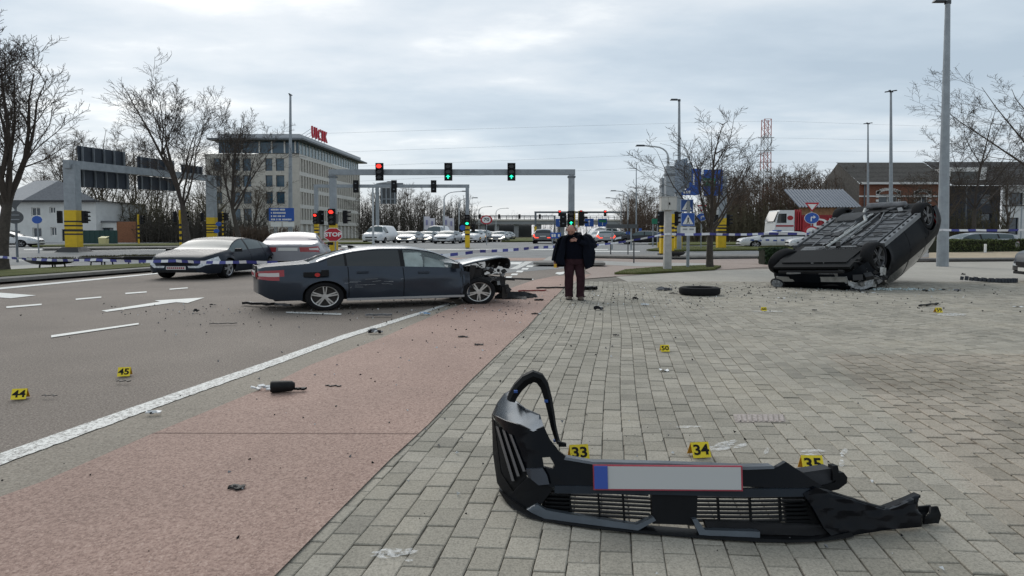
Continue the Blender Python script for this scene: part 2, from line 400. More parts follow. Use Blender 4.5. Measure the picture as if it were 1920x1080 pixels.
# --- pavers: each block near the camera is an object of its own
bed = M('joint_sand', (0.135, 0.120, 0.098), 0.95, var=0.35, scale=6)
def pavermat():
    m, t, b = nodemat('concrete_paver'); p = tpos(t)
    oi = t.nodes.new('ShaderNodeObjectInfo').outputs['Random']; isl = t.nodes.new('ShaderNodeNewGeometry').outputs['Random Per Island']
    a = t.nodes.new('ShaderNodeMath'); a.operation = 'ADD'; t.links.new(oi, a.inputs[0]); t.links.new(isl, a.inputs[1])
    fr = t.nodes.new('ShaderNodeMath'); fr.operation = 'FRACT'; t.links.new(a.outputs[0], fr.inputs[0])
    c = tramp(t, fr.outputs[0], [(0.0, (0.262, 0.240, 0.198)), (0.4, (0.305, 0.279, 0.231)), (0.75, (0.345, 0.316, 0.264)), (1.0, (0.245, 0.225, 0.188))])
    fine = tnoise(t, p, 95, 4, 0.75)
    c = tmix(t, 1.0, c, tramp(t, fine, [(0.28, (0.55,) * 3), (0.5, (1.0,) * 3), (0.74, (1.34,) * 3)]), 'MULTIPLY')
    big = tnoise(t, p, 0.6, 5, 0.6, 0.5)
    c = tmix(t, 1.0, c, tramp(t, big, [(0.3, (0.74, 0.75, 0.74)), (0.52, (1, 1, 1)), (0.75, (1.08, 1.06, 1.02))]), 'MULTIPLY')
    # the relaid, browner patch to the right and the spill marks on it
    sx = t.nodes.new('ShaderNodeSeparateXYZ'); t.links.new(p, sx.inputs[0])
    def edge(sock, lo, hi):
        r = t.nodes.new('ShaderNodeMapRange'); r.inputs[1].default_value = lo; r.inputs[2].default_value = hi; t.links.new(sock, r.inputs[0]); return r.outputs[0]
    k = t.nodes.new('ShaderNodeMath'); k.operation = 'MULTIPLY'
    sl = t.nodes.new('ShaderNodeMath'); sl.operation = 'MULTIPLY_ADD'; sl.inputs[1].default_value = -0.32; t.links.new(sx.outputs[1], sl.inputs[0]); t.links.new(sx.outputs[0], sl.inputs[2])
    t.links.new(edge(sl.outputs[0], 1.55, 1.7), k.inputs[0]); t.links.new(edge(sx.outputs[1], 7.15, 7.05), k.inputs[1])
    spill = tnoise(t, p, 1.7, 5, 0.7)
    warm = tmix(t, 1.0, c, tramp(t, spill, [(0.38, (0.97, 0.93, 0.91)), (0.55, (1.05, 1.0, 0.98)), (0.62, (1.0, 0.95, 0.93)), (0.72, (0.66, 0.57, 0.52))]), 'MULTIPLY')
    c = tmix(t, k.outputs[0], c, warm)
    # lime bloom
    bl = tnoise(t, p, 5.5, 7, 0.8)
    c = tmix(t, tramp(t, bl, [(0.69, (0, 0, 0)), (0.78, (0.55, 0.55, 0.55))]), c, (0.52, 0.50, 0.46))
    t.links.new(c, b.inputs['Base Color']); b.inputs['Roughness'].default_value = 0.88; b.inputs['Specular IOR Level'].default_value = 0.25
    tbump(t, b, fine, 0.35, 0.004); MATS['concrete_paver'] = m; return m
paverm = pavermat()
pave_poly = path_r[:] + gl([(1148, 517), (1191, 516), (1340, 507), (1440, 505), (1500, 500)])
yard_back = gl([(1500, 500), (1720, 492), (1920, 490), (2300, 488)])
forecourt = sheet('paved_forecourt', pave_poly + yard_back[1:] + [Vector((34, 8, 0)), Vector((20, -8, 0))], bed, 0.004)
# pavers too far off to tell apart: running bond drawn in the material
def farpave():
    m, t, b = nodemat('distant_pavers'); p = tpos(t)
    mpn = t.nodes.new('ShaderNodeMapping'); mpn.inputs['Rotation'].default_value = (0, 0, R(80)); t.links.new(p, mpn.inputs[0])
    br = t.nodes.new('ShaderNodeTexBrick'); t.links.new(mpn.outputs[0], br.inputs['Vector'])
    br.inputs['Scale'].default_value = 1.0; br.inputs['Brick Width'].default_value = 0.182; br.inputs['Row Height'].default_value = 0.147; br.inputs['Mortar Size'].default_value = 0.008
    br.inputs['Color1'].default_value = (0.345, 0.320, 0.275, 1); br.inputs['Color2'].default_value = (0.375, 0.348, 0.300, 1); br.inputs['Mortar'].default_value = (0.26, 0.24, 0.21, 1)
    big = tnoise(t, p, 0.35, 5, 0.6, 0.5)
    c = tmix(t, 1.0, br.outputs[0], tramp(t, big, [(0.3, (0.84,) * 3), (0.7, (1.08,) * 3)]), 'MULTIPLY')
    t.links.new(c, b.inputs['Base Color']); b.inputs['Roughness'].default_value = 0.9; MATS['distant_pavers'] = m; return m
YMAX = 18.2
far_l = gl([(1148, 517), (1191, 516), (1340, 507), (1440, 505), (1500, 500)])
sheet('distant_paving', [Vector((far_l[0].x, YMAX - 0.05, 0))] + [p for p in far_l if p.y > YMAX] + yard_back[1:] + [Vector((34, YMAX - 0.05, 0))], farpave(), 0.012)
ed, ex = Vector((0.18, 1.0, 0)), Vector((1.0, -0.055, 0))
PW, PL = 0.147, 0.182
ucut = random.Random(11)
cells = []
def inside(p, poly):
    c = False; j = len(poly) - 1
    for i in range(len(poly)):
        a, b = poly[i], poly[j]
        if (a.y > p.y) != (b.y > p.y) and p.x < (b.x - a.x) * (p.y - a.y) / (b.y - a.y) + a.x: c = not c
        j = i
    return c
reg = [p - Vector((0.12, 0, 0)) for p in pave_poly if p.y < YMAX + 6] + [Vector((40, YMAX + 2, 0)), Vector((40, -4, 0))]
for ia in range(-40, 190):
    for ib in range(4, 104):
        off = (0.5 if ia % 2 else 0.0) + 0.06 * sin(ia * 1.7)
        p = ex * (ia * PW) + ed * ((ib + off) * PL)
        p.x += 0.02 * sin(p.y * 0.9)
        if p.y > YMAX or p.y < 1.6: continue
        if p.x > 0.95 * p.y + 2.2: continue
        if not inside(p, reg): continue
        cells.append(p)
cam_p = Vector((0, 0, EYE))
def seen(p): return abs(p.x) < 0.91 * p.y and p.y > 2.42
cells.sort(key=lambda p: (not seen(p), (p - cam_p).length))
def paver_geo(g, top=0.012):
    a, b = ex * (PW / 2 - g), ed * (PL / 2 - g)
    a2, b2 = ex * (PW / 2 - g - 0.005), ed * (PL / 2 - g - 0.005)
    vs_ = []
    for (p, q), z in (((a, b), -0.01), ((a, b), top - 0.004), ((a2, b2), top)):
        for s1, s2 in ((-1, -1), (1, -1), (1, 1), (-1, 1)):
            v = p * s1 + q * s2; v.z = z; vs_.append(v)
    return vs_, [(8, 9, 10, 11)] + [(i, (i + 1) % 4, 4 + (i + 1) % 4, 4 + i) for i in range(4)] + [(4 + i, 4 + (i + 1) % 4, 8 + (i + 1) % 4, 8 + i) for i in range(4)]
meshes = []
for k in range(4):
    mb = MB(); mb.add(*paver_geo(0.0016 + 0.0007 * k)); meshes.append(mb.mesh('paver', paverm, fixn=False))
for i, p in enumerate(cells[:300]):
    o = bpy.data.objects.new('paver', meshes[i % 4]); C.objects.link(o); o.parent = forecourt
    o.location = (p.x + ucut.uniform(-.002, .002), p.y, 0.004 + ucut.uniform(-.002, .003)); o.rotation_euler = (ucut.gauss(0, .008), ucut.gauss(0, .01), ucut.gauss(0, .009))
mb = MB()
for p in cells[300:]:
    relaid = p.x - 0.32 * p.y > 1.62 and p.y < 7.1
    vs_, fs = paver_geo(ucut.uniform(0.005, 0.009) if relaid else ucut.uniform(0.0015, 0.0042))
    q = rot(ucut.gauss(0, .025 if relaid else .009)); z = 0.004 + ucut.uniform(-.003, .004)
    tx, ty = ucut.gauss(0, .01), ucut.gauss(0, .01)
    mb.add([q @ v + Vector((p.x, p.y, z + tx * v.x + ty * v.y)) for v in vs_], fs)
kind(mb.build('paver', paverm, forecourt, fixn=False), 'stuff')

# --- road markings
def mark(name, px, mat=None, lift=0.011): return sheet(name, gl(px), mat or paint, lift)
def dash(u0, v0, u1, v1, w0, w1=None, mat=None):
    w1 = w1 or w0; return mark('lane_marking', [(u0, v0 - w0 / 2), (u1, v1 - w1 / 2), (u1, v1 + w1 / 2), (u0, v0 + w0 / 2)], mat)
dash(96, 632, 260, 608, 4.2, 2.8); dash(12, 577, 78, 571.5, 3.2, 2.6); dash(142, 562, 190, 557.8, 2.6, 2.2); dash(235, 551, 275, 548, 2.4, 2); dash(318, 543, 352, 540.3, 2, 1.8)
mark('arrow_marking', [(190, 583.5), (300, 566.5), (290, 564.2), (384, 558.5), (352, 568.8), (330, 567.5), (200, 585.5)])
mark('arrow_marking', [(-60, 551.5), (0, 549.5), (68, 554.5), (20, 560), (0, 558.5), (-60, 561)])
dash(536, 586.5, 640, 590, 2.6, 3, paint_old)
dash(0, 541.5, 302, 512.5, 3.4, 1.8); dash(-400, 582, 0, 541.5, 6, 3.4)
mark('cycle_crossing_marking', [(800, 483.5), (1024, 484), (1018, 489.5), (800, 488.5)], redpath, 0.014)
for i, (u, v) in enumerate([(940, 527), (955, 520.5), (966, 515), (976, 509.5), (986, 504.5), (995, 499.5)]):
    mark('lane_marking', [(u - 6, v - 1.6), (u + 6, v - 1.6), (u + 3, v + 1.6), (u - 9, v + 1.6)])
mark('lane_marking', [(937, 491.5), (980, 491.5), (974, 496), (928, 496)]); mark('lane_marking', [(985, 490.5), (1000, 490.5), (970, 505), (955, 505)], paint_old)
dash(930, 521.5, 1000, 524.5, 2.4, 2.4, paint_old)
mark('arrow_marking', [(1052, 510.5), (1060, 509.5), (1056, 514.5), (1049, 515.5), (1041, 513.5), (1044, 511)])
dash(1000, 497, 1020, 493, 2.2, 2, paint_old); dash(640, 462.5, 700, 461.6, 1.6); dash(700, 470, 760, 470, 1.4, 1.4, paint_old)
mark('lane_marking', [(1146, 515.5), (1186, 506), (1192, 506), (1156, 515.5)])
for u0, u1, v, w in ((45, 1140, 468, 1.8), (1100, 1200, 471.5, 1.4), (30, 120, 487, 2.6), (160, 270, 487, 2.2)):
    dash(u0, v, u1, v, w, w, paint_old if v == 468 else None)
# islands and verges with their kerbs
sheet('refuge_island', gl([(1012, 495), (1130, 497), (1135, 500.5), (1000, 499.5)]), kerbm, 0.10, 0.09)
sheet('traffic_island', gl([(1018, 489), (1030, 481.5), (1050, 481.5), (1050, 495), (1012, 496)]), slabs, 0.03)
sheet('footway', gl([(1110, 484), (1250, 487.5), (1450, 485), (1460, 499), (1340, 507), (1191, 515), (1110, 516), (1098, 508)]), pinkpave, 0.012)
sheet('footway_slabs', gl([(1112, 489), (1180, 492), (1330, 494.5), (1330, 498.5), (1200, 500), (1112, 496)]), slabs, 0.018)
sheet('footway_kerb', gl([(1040, 480.3), (1240, 483.2), (1450, 481.2), (1450, 484.6), (1240, 486.6), (1040, 483.5)]), kerbm, 0.09, 0.08)
verge_a = sheet('tree_verge', gl([(1152, 516), (1172, 509.5), (1230, 504.5), (1325, 500.5), (1352, 502), (1340, 507.5), (1191, 516)]), turf, 0.05, 0.05)
verge_b = sheet('roadside_verge', gl([(1212, 471), (1250, 464.5), (1460, 463), (1560, 463), (1560, 469.5), (1460, 469.8), (1250, 472)]), turf, 0.07, 0.07)
verge_c = sheet('far_verge', gl([(1215, 459), (1250, 455.8), (1400, 455.5), (1500, 455.5), (1500, 459), (1250, 461)]), turf, 0.07, 0.07)
verge_d = sheet('left_verge', gl([(-300, 585), (-300, 527), (0, 516), (120, 508.5), (300, 500.5), (312, 503.5), (300, 506.5), (0, 529.5)]), turf, 0.10, 0.10)
sheet('left_verge_kerb', gl([(-300, 588), (-300, 581), (0, 528.6), (300, 506.2), (310, 506), (300, 509), (0, 533.5)]), kerbm, 0.09, 0.08)
sheet('left_footway', gl([(-300, 525), (-300, 507), (0, 500), (95, 497), (140, 499), (60, 512), (0, 515.5)]), slabs, 0.03)
sheet('median_kerb', gl([(80, 467.5), (420, 464), (640, 461.5), (640, 463), (420, 466), (80, 470)]), kerbm, 0.10, 0.09)
verge_e = sheet('median_verge', gl([(700, 458), (690, 455.5), (560, 456), (60, 462.5), (60, 464.5), (400, 462)]), turf, 0.09, 0.08)
verge_f = sheet('central_verge', gl([(945, 449), (1000, 449), (1004, 454), (940, 454.5)]), turf, 0.1, 0.09)
sheet('yard_bed', gl([(1742, 476.5), (2100, 471), (2100, 487), (1742, 489.5)]), soilm, 0.06, 0.05)
sheet('yard_kerb', gl([(1700, 489.7), (2100, 487.3), (2100, 489.4), (1700, 491.8)]), M('dark_kerb', (0.10, 0.095, 0.09), 0.9, var=0.2), 0.09, 0.08)
# chalk round the pieces of evidence, dropped by hand
chalk = paintmat('chalk_dust', 0.49, (0.31, 0.30, 0.27))
_t = chalk.node_tree; _b = _t.nodes['Principled BSDF']; _n = tnoise(_t, tpos(_t), 30, 5, 0.8); _r = _t.nodes.new('ShaderNodeMapRange'); _r.inputs[1].default_value = .40; _r.inputs[2].default_value = .70; _r.inputs[4].default_value = .8
_t.links.new(_n, _r.inputs[0]); _t.links.new(_r.outputs[0], _b.inputs['Alpha']); _b.inputs['Base Color'].default_value = (.78, .78, .77, 1)
for _l in list(_b.inputs['Base Color'].links): _t.links.remove(_l)
rc = random.Random(5)
for u, v, du, dv, lean in ((1345, 846, 22, 4, 10), (1362, 838, 14, 6, 12), (1388, 842, 9, 3.5, 8), (1437, 852, 4, 5, 3), (1525, 852, 20, 2, 0), (1582, 855, 5, 6, 4), (1578, 876, 4, 6, 0), (1518, 862, 14, 4, 2), (1290, 806, 22, 1.6, 2), (735, 1046, 34, 7, 14), (766, 1060, 7, 2, 0), (1440, 586, 26, 1, 0), (1785, 592, 24, 2, 0)):
    n = 26; pts = []; du *= 1.15; dv *= 1.3
    for k in range(n):
        a = 2 * pi * k / n; r = rc.uniform(0.75, 1.2)
        pts.append((u + du * r * cos(a) - lean * r * sin(a), v + dv * r * sin(a)))
    sheet('chalk_marking', gl(pts), chalk, 0.0245)
# drain cover set into the pavers
o = sheet('drain_cover_frame', gl([(1374, 781), (1468, 781), (1474, 796), (1379, 797)]), M('cast_frame', (0.30, 0.26, 0.23), 0.8, var=0.3, scale=20), 0.021)
for k in range(9):
    a = 1381 + k * 10
    mbq = sheet('drain_cover_plate', gl([(a, 782.5), (a + 7, 782.5), (a + 9, 795), (a + 2, 795)]), M('cast_rib', (0.33, 0.285, 0.26), 0.75, var=0.35, scale=40), 0.025)
    mbq.parent = o; mbq.name = 'plate'; del mbq['kind']
# ================================================================== buildings
def Zv(v, y): return P(960, v, y).z
def Xu(u, y, v=440): return P(u, v, y).x
glass_dk = M('window_glass', (0.035, 0.055, 0.075), 0.06, spec=0.8, var=0.25, scale=0.6)
glass_bl = M('blue_window_glass', (0.03, 0.075, 0.115), 0.06, spec=0.8, var=0.3, scale=0.4)
glass_lt = M('pale_glass', (0.22, 0.30, 0.33), 0.08, spec=0.8, var=0.25, scale=0.5)
concrete = M('pale_concrete', (0.50, 0.47, 0.42), 0.85, var=0.10, scale=1.2)
concrete_w = M('white_concrete', (0.62, 0.60, 0.56), 0.8, var=0.07, scale=1.2)
plaster = M('white_plaster', (0.62, 0.62, 0.60), 0.9, var=0.08, scale=0.8)
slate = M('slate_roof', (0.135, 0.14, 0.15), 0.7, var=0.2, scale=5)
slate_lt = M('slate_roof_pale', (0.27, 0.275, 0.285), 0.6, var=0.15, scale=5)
rooftile = M('brown_roof_tile', (0.085, 0.078, 0.070), 0.9, var=0.3, scale=4, bump=0.5, bscale=9)
brickm = M('red_brick', (0.22, 0.095, 0.060), 0.9, var=0.25, scale=7)
dark_clad = M('dark_cladding', (0.022, 0.025, 0.034), 0.6, var=0.2, scale=2)
white_trim = M('white_trim', (0.70, 0.69, 0.66), 0.6, var=0.05)
frame_dk = M('dark_frame', (0.03, 0.03, 0.033), 0.5)
galv = M('galvanised_steel', (0.275, 0.30, 0.32), 0.5, metal=0.35, var=0.16, scale=2.2)
galv_dk = M('galvanised_dark', (0.15, 0.165, 0.18), 0.55, metal=0.3, var=0.2, scale=2)
red_letter = M('red_letter', (0.42, 0.012, 0.03), 0.4)

# --- office block
t = thing('office_building', 'pale concrete office block with fins, glass top floor and red roof letters', 'building', (-44, 120, gz(120)))
w = TW(t); Y0 = 120.0; xL, xC = -63.5, -44.0; fx, fy = -41.0, 156.0
zt, z0 = 18.2, gz(120) - 0.5
mb = MB()
fl = [3.7, 7.0, 10.4, 13.8, 17.3]            # storey bands: window heads and sills follow from them
cut = [(438, 452), (458, 473), (500, 513), (519.6, 535), (404, 418)]
wins = [(Xu(a, Y0), Xu(b, Y0)) for a, b in cut]; wins.sort()
rows_ = [(14.7, 17.3), (11.4, 13.8), (7.9, 10.4), (4.4, 6.9)]
# front wall built round its openings
zs = sorted({z0, zt} | {z for r in rows_ for z in r}); xs_ = sorted({xL, xC} | {x for q in wins for x in q})
for i in range(len(xs_) - 1):
    for j in range(len(zs) - 1):
        xm, zm = (xs_[i] + xs_[i + 1]) / 2, (zs[j] + zs[j + 1]) / 2
        if any(a < xm < b for a, b in wins) and any(a < zm < b for a, b in rows_): continue
        mb.add([(xs_[i], Y0, zs[j]), (xs_[i + 1], Y0, zs[j]), (xs_[i + 1], Y0, zs[j + 1]), (xs_[i], Y0, zs[j + 1])], [(0, 1, 2, 3)])
sd = Vector((fx - xC, fy - Y0, 0)); sl_ = sd.length; sdir = sd / sl_; snrm = Vector((sdir.y, -sdir.x, 0))
def side(d, out, z): return Vector((xC, Y0, z)) + sdir * d + snrm * out
mb.build('wall', concrete, t, w, fixn=False); mb = MB()
mb.add([side(0, -0.5, z0), side(sl_, -0.5, z0), side(sl_, -0.5, zt), side(0, -0.5, zt)], [(0, 1, 2, 3)])
mb.add([side(sl_, 0, z0), side(sl_, -16, z0), side(sl_, -16, zt), side(sl_, 0, zt)], [(0, 1, 2, 3)])
mb.add([(xL, Y0, z0), (xL + 3, fy, z0), (xL + 3, fy, zt), (xL, Y0, zt)], [(0, 1, 2, 3)])
mb.add([(xL, Y0 + .01, zt), (xC, Y0 + .01, zt), (fx, fy, zt), (xL + 3, fy, zt)], [(0, 1, 2, 3)])
mb.build('wall', concrete, t, w, fixn=False)
for a, b in rows_:
    for x0, x1 in wins:
        mb = MB().box(((x0 + x1) / 2, Y0 + 0.28, (a + b) / 2), (x1 - x0 - .02, 0.06, b - a - .02)); f = mb.build('window', glass_bl, t, w)
        mb = MB()
        for q in (x0 + .06, x1 - .06): mb.box((q, Y0 + 0.2, (a + b) / 2), (0.1, 0.08, b - a - .03))
        for q in (a + .06, b - .06): mb.box(((x0 + x1) / 2, Y0 + 0.2, q), (x1 - x0 - .25, 0.08, 0.1))
        mb.build('frame', galv_dk, f, w)
mb = MB(); mg = MB()
for k, (a, b) in enumerate([(14.6, 17.3), (11.2, 13.8), (7.8, 10.4), (4.6, 7.0)]):
    mg.add([side(0.5, -0.42, a), side(sl_ - .3, -0.42, a), side(sl_ - .3, -0.42, b), side(0.5, -0.42, b)], [(0, 1, 2, 3)])
    n = 27
    for i in range(n + 1):
        d = 0.4 + (sl_ - 0.8) * i / n
        mb.add([side(d + s1 * .33, o_, z) for z in (a, b) for s1, o_ in ((-1, -0.4), (1, -0.4), (1, 0.02), (-1, 0.02))], [(0, 1, 5, 4), (1, 2, 6, 5), (2, 3, 7, 6), (3, 0, 4, 7)])
mb.build('fin', concrete, t, w, fixn=False); mg.build('window_band', glass_dk, t, w, fixn=False)
mb = MB()
for a, b in ((17.3, 18.2), (13.8, 14.6), (10.4, 11.2), (7.0, 7.8), (3.7, 4.6)):
    mb.add([side(d, o_, z) for z in (a, b) for d, o_ in ((0.003, -0.45), (sl_, -0.45), (sl_, 0.05), (0.003, 0.05))], [(0, 1, 5, 4), (1, 2, 6, 5), (2, 3, 7, 6), (3, 0, 4, 7), (4, 5, 6, 7), (3, 2, 1, 0)])
mb.build('spandrel', concrete_w, t, w, fixn=False)
mb = MB(); mg = MB()
mg.add([side(0.5, -1.2, z0), side(sl_ - .3, -1.2, z0), side(sl_ - .3, -1.2, 3.7), side(0.5, -1.2, 3.7)], [(0, 1, 2, 3)])
for i in range(15):
    d = 1 + (sl_ - 2) * i / 14; q = side(d, -0.4, (z0 + 3.7) / 2); mb.box(q, (0.9, 0.5, 3.7 - z0), rz=atan2(sdir.y, sdir.x))
mb.build('column', concrete_w, t, w); mg.build('shop_window', glass_dk, t, w, fixn=False)
# glazed attic with a thin oversailing roof
mg = MB(); za, zb = 18.4, 20.8
mg.add([(xL + 2.6, Y0 + .5, za), (xC - .3, Y0 + .5, za), (xC - .3, Y0 + .5, zb), (xL + 2.6, Y0 + .5, zb)], [(0, 1, 2, 3)]); mg.build('attic_glazing', glass_bl, t, w, fixn=False)
mg = MB(); mg.add([side(0.6, -.5, za), side(sl_, -.5, za), side(sl_, -.5, zb), side(0.6, -.5, zb)], [(0, 1, 2, 3)]); mg.build('attic_glazing', glass_lt, t, w, fixn=False)
for u in (455, 488, 511, 535, 555):
    MB().box((Xu(u, Y0), Y0 + .38, (za + zb) / 2), (0.28, 0.16, zb - za)).build('mullion', white_trim, t, w)
mb = MB()
for i in range(22):
    mb.box(side(0.8 + (sl_ - 1) * i / 21, -.4, (za + zb) / 2), (0.12, 0.12, zb - za))
kind(mb.build('mullion', white_trim, t, w), 'stuff')
mb = MB(); o1, o2 = 1.3, 1.6
top = [Vector((xL + 1.2, Y0 - o2, 0)), Vector((xC + o1, Y0 - o2, 0)), Vector((fx + o1, fy + 3.0, 0)), Vector((xL + 4, fy + 3, 0))]
mb.loft([[p + Vector((0, 0, 20.9)) for p in top], [p + Vector((0, 0, 21.25)) for p in top]]); mb.build('roof', galv_dk, t, w)
inn = [p * 0.93 + Vector((-3.3, 9.0, 0)) for p in top]
mb = MB().loft([[Vector((xL + 3, Y0 - .6, 21.26)), Vector((xC + .3, Y0 - .6, 21.26)), Vector((fx + .3, fy, 21.26)), Vector((xL + 5, fy, 21.26))], [Vector((xL + 3, Y0 - .6, 22.2)), Vector((xC + .3, Y0 - .6, 22.2)), Vector((fx + .3, fy, 22.2)), Vector((xL + 5, fy, 22.2))]]); mb.build('parapet', M('roof_fascia', (0.42, 0.44, 0.46), 0.5), t, w)
# roof letters on struts along the side
rl = MB(); a0 = atan2(sdir.y, sdir.x)
for i, ch in enumerate('UICIK'):
    mt = MB().text(ch, 3.5, th=0.35, wide=.72, font_bold=0.05)
    d = 8.4 + i * 1.65; q = side(d, -.6, 24.0)
    mt.xf(Matrix.Translation(q) @ rot(a0 - R(0))).build('letter', red_letter, t, w)
    rl.bar(side(d, -.9, 22.2), side(d, -.9, 25.2), 0.12); rl.bar(side(d - 2, -4, 22.2), side(d, -.95, 25), 0.08)
rl.build('letter_strut', galv, t, w)

def facade(t, w, x0, x1, z0, z1, y, holes, mat, depth=0.25, wall='wall'):
    """a wall in the plane y, built round its window openings"""
    mb = MB(); xs = sorted({x0, x1} | {h[0] for h in holes} | {h[1] for h in holes}); zs = sorted({z0, z1} | {h[2] for h in holes} | {h[3] for h in holes})
    for i in range(len(xs) - 1):
        for j in range(len(zs) - 1):
            xm, zm = (xs[i] + xs[i + 1]) / 2, (zs[j] + zs[j + 1]) / 2
            if any(h[0] < xm < h[1] and h[2] < zm < h[3] for h in holes): continue
            mb.add([(xs[i], y, zs[j]), (xs[i + 1], y, zs[j]), (xs[i + 1], y, zs[j + 1]), (xs[i], y, zs[j + 1])], [(0, 1, 2, 3)])
    for a, b, c, d in holes:
        mb.add([(a, y, c), (b, y, c), (b, y, d), (a, y, d), (a, y + depth, c), (b, y + depth, c), (b, y + depth, d), (a, y + depth, d)], [(0, 1, 5, 4), (1, 2, 6, 5), (2, 3, 7, 6), (3, 0, 4, 7)])
    return mb.build(wall, mat, t, w, fixn=False)
def window(t, w, h, y, fr=white_trim, gl_=None, bars=1, depth=0.2):
    a, b, c, d = h
    mb = MB(); th = 0.09
    for q in (a + th / 2, b - th / 2): mb.box((q, y + depth - .03, (c + d) / 2), (th, 0.06, d - c))
    for q in (c + th / 2, d - th / 2): mb.box(((a + b) / 2, y + depth - .03, q), (b - a - 2 * th, 0.06, th))
    for k in range(bars): mb.box((a + (b - a) * (k + 1) / (bars + 1), y + depth - .03, (c + d) / 2), (th, 0.05, d - c - 2 * th))
    f = mb.build('window', fr, t, w)
    MB().box(((a + b) / 2, y + depth + .02, (c + d) / 2), (b - a, 0.02, d - c)).build('pane', gl_ or glass_dk, f, w)
def rect(u0, u1, v0, v1, y): return (Xu(u0, y), Xu(u1, y), Zv(v1, y), Zv(v0, y))

# --- white house at the left
yh = 72.0
t = thing('house', 'white rendered house with a hipped slate roof behind the left-hand street tree', 'house', (Xu(95, yh), yh, gz(yh))); w = TW(t)
hol = [rect(60, 77, 389, 405, yh), rect(61, 78, 427, 445, yh), rect(95, 106, 426, 442, yh), rect(94, 105, 388, 400, yh), rect(116, 124, 430, 452, yh), rect(20, 38, 432, 446, yh)]
xa, xb = Xu(8, yh), Xu(181, yh); ze = Zv(376, yh)
facade(t, w, xa, xb, 0.2, ze, yh, hol, plaster)
for k, h in enumerate(hol): window(t, w, h, yh, white_trim if k != 4 else frame_dk, bars=1 if k < 4 else 0)
mb = MB(); D = 10
for xx in (xa, xb): MB().add([(xx, yh, .2), (xx, yh + D, .2), (xx, yh + D, ze), (xx, yh, ze)], [(0, 1, 2, 3)]).build('wall', plaster, t, w, fixn=False)
zr = Zv(332, yh); xr0, xr1 = Xu(15, yh), Xu(61, yh); yr = yh + 4.5
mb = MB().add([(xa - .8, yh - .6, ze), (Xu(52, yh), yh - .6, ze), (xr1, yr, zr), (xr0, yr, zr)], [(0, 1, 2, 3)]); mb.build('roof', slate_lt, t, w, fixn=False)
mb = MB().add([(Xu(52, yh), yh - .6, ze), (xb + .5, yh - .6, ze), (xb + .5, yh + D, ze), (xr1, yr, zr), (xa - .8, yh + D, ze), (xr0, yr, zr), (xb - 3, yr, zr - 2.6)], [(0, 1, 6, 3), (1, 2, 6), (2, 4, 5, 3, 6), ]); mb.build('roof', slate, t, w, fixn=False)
MB().box(((xa + xb) / 2, yh - .55, ze - .1), (xb - xa + 1.6, .2, .22)).build('gutter', frame_dk, t, w)
ya = 73.0
t2 = thing('annex', 'low flat-roofed white annex beside the white house, dark strip window', 'building', (Xu(200, ya), ya, gz(ya))); w2 = TW(t2)
h = rect(179, 213, 427, 435, ya)
facade(t2, w2, Xu(181.5, ya), Xu(221, ya), .2, Zv(417, ya), ya, [h], plaster); window(t2, w2, h, ya, frame_dk, bars=2)
MB().box((Xu(201, ya), ya + 4, Zv(417, ya) + .1), (Xu(222, ya) - Xu(180, ya), 8.4, .2)).build('roof', slate, t2, w2)
mb = MB().box((Xu(239, ya), ya, (Zv(417, ya)) / 2 + .2), (Xu(258, ya) - Xu(221.5, ya), .3, Zv(417, ya) - .2))
one(mb.xf(Matrix.Translation((-Xu(239, ya), -ya, 0))), 'brick_wall', 'plain orange brick garden wall at the end of the low annex', 'wall', M('orange_brick', (0.24, 0.105, 0.055), 0.9, var=0.25, scale=6), (Xu(239, ya), ya, 0))
yf = 66
t = thing('green_fence', 'dark green board fence in front of the low white annex', 'fence', (Xu(187, yf), yf, gz(yf))); w = TW(t)
n = 14
for k in range(n):
    x0, x1 = Xu(154, yf), Xu(220, yf); dx = (x1 - x0) / n
    MB().box((x0 + dx * (k + .5), yf + (.02 if k % 2 else 0), gz(yf) + .75), (dx * .97, .05, 1.5)).build('board', M('green_board', (0.012, 0.045, 0.04), 0.6, var=0.2), t, w)
yb = 63
t = thing('grit_bin', 'small pale yellow grit bin on the grass before the green fence', 'bin', (Xu(194, yb), yb, gz(yb)))
MB().box((0, 0, .3), (.75, .5, .6), taper=1.08).build('body', M('cream_plastic', (0.52, 0.47, 0.22), 0.5), t)
MB().prism([(-.42, -.28, .605), (.42, -.28, .605), (.42, .3, .78), (-.42, .3, .78)], (0, 0, .06)).build('lid', M('cream_plastic', (0.5, 0.46, 0.2), 0.5), t)

# --- houses at the right
yr_ = 74.0
t = thing('brick_house', 'red brick house with arched white-framed windows under a long brown tiled roof', 'house', (Xu(1690, yr_), yr_, gz(yr_))); w = TW(t)
x0, x1 = Xu(1609, yr_), Xu(1778, yr_); ze = Zv(345, yr_); zr = Zv(296, yr_)
hol = [rect(1645, 1681, 364, 396, yr_), rect(1716, 1738, 364, 396, yr_)]
facade(t, w, x0, x1, 0.2, ze, yr_, hol, brickm)
for h in hol:
    window(t, w, h, yr_, white_trim, bars=1); mb = MB(); cx, r = (h[0] + h[1]) / 2, (h[1] - h[0]) / 2
    for k in range(13):
        a = pi * k / 12; mb.box((cx + (r + .16) * cos(a), yr_ - .04, h[3] + (r * .38 + .16) * sin(a)), (.36, .12, .34))
    for s1 in (-1, 1):
        for k in range(5): mb.box((cx + s1 * (r + .17), yr_ - .04, h[2] + .25 + k * .55), (.34, .12, .3))
    mb.build('surround', white_trim, t, w)
MB().box(((x0 + x1) / 2, yr_ - .04, Zv(368, yr_)), (x1 - x0, .1, .18)).build('band', white_trim, t, w)
MB().box(((x0 + x1) / 2 - 1, yr_ - .5, ze + .05), (x1 - x0 - 2, .3, .26)).build('gutter', white_trim, t, w)
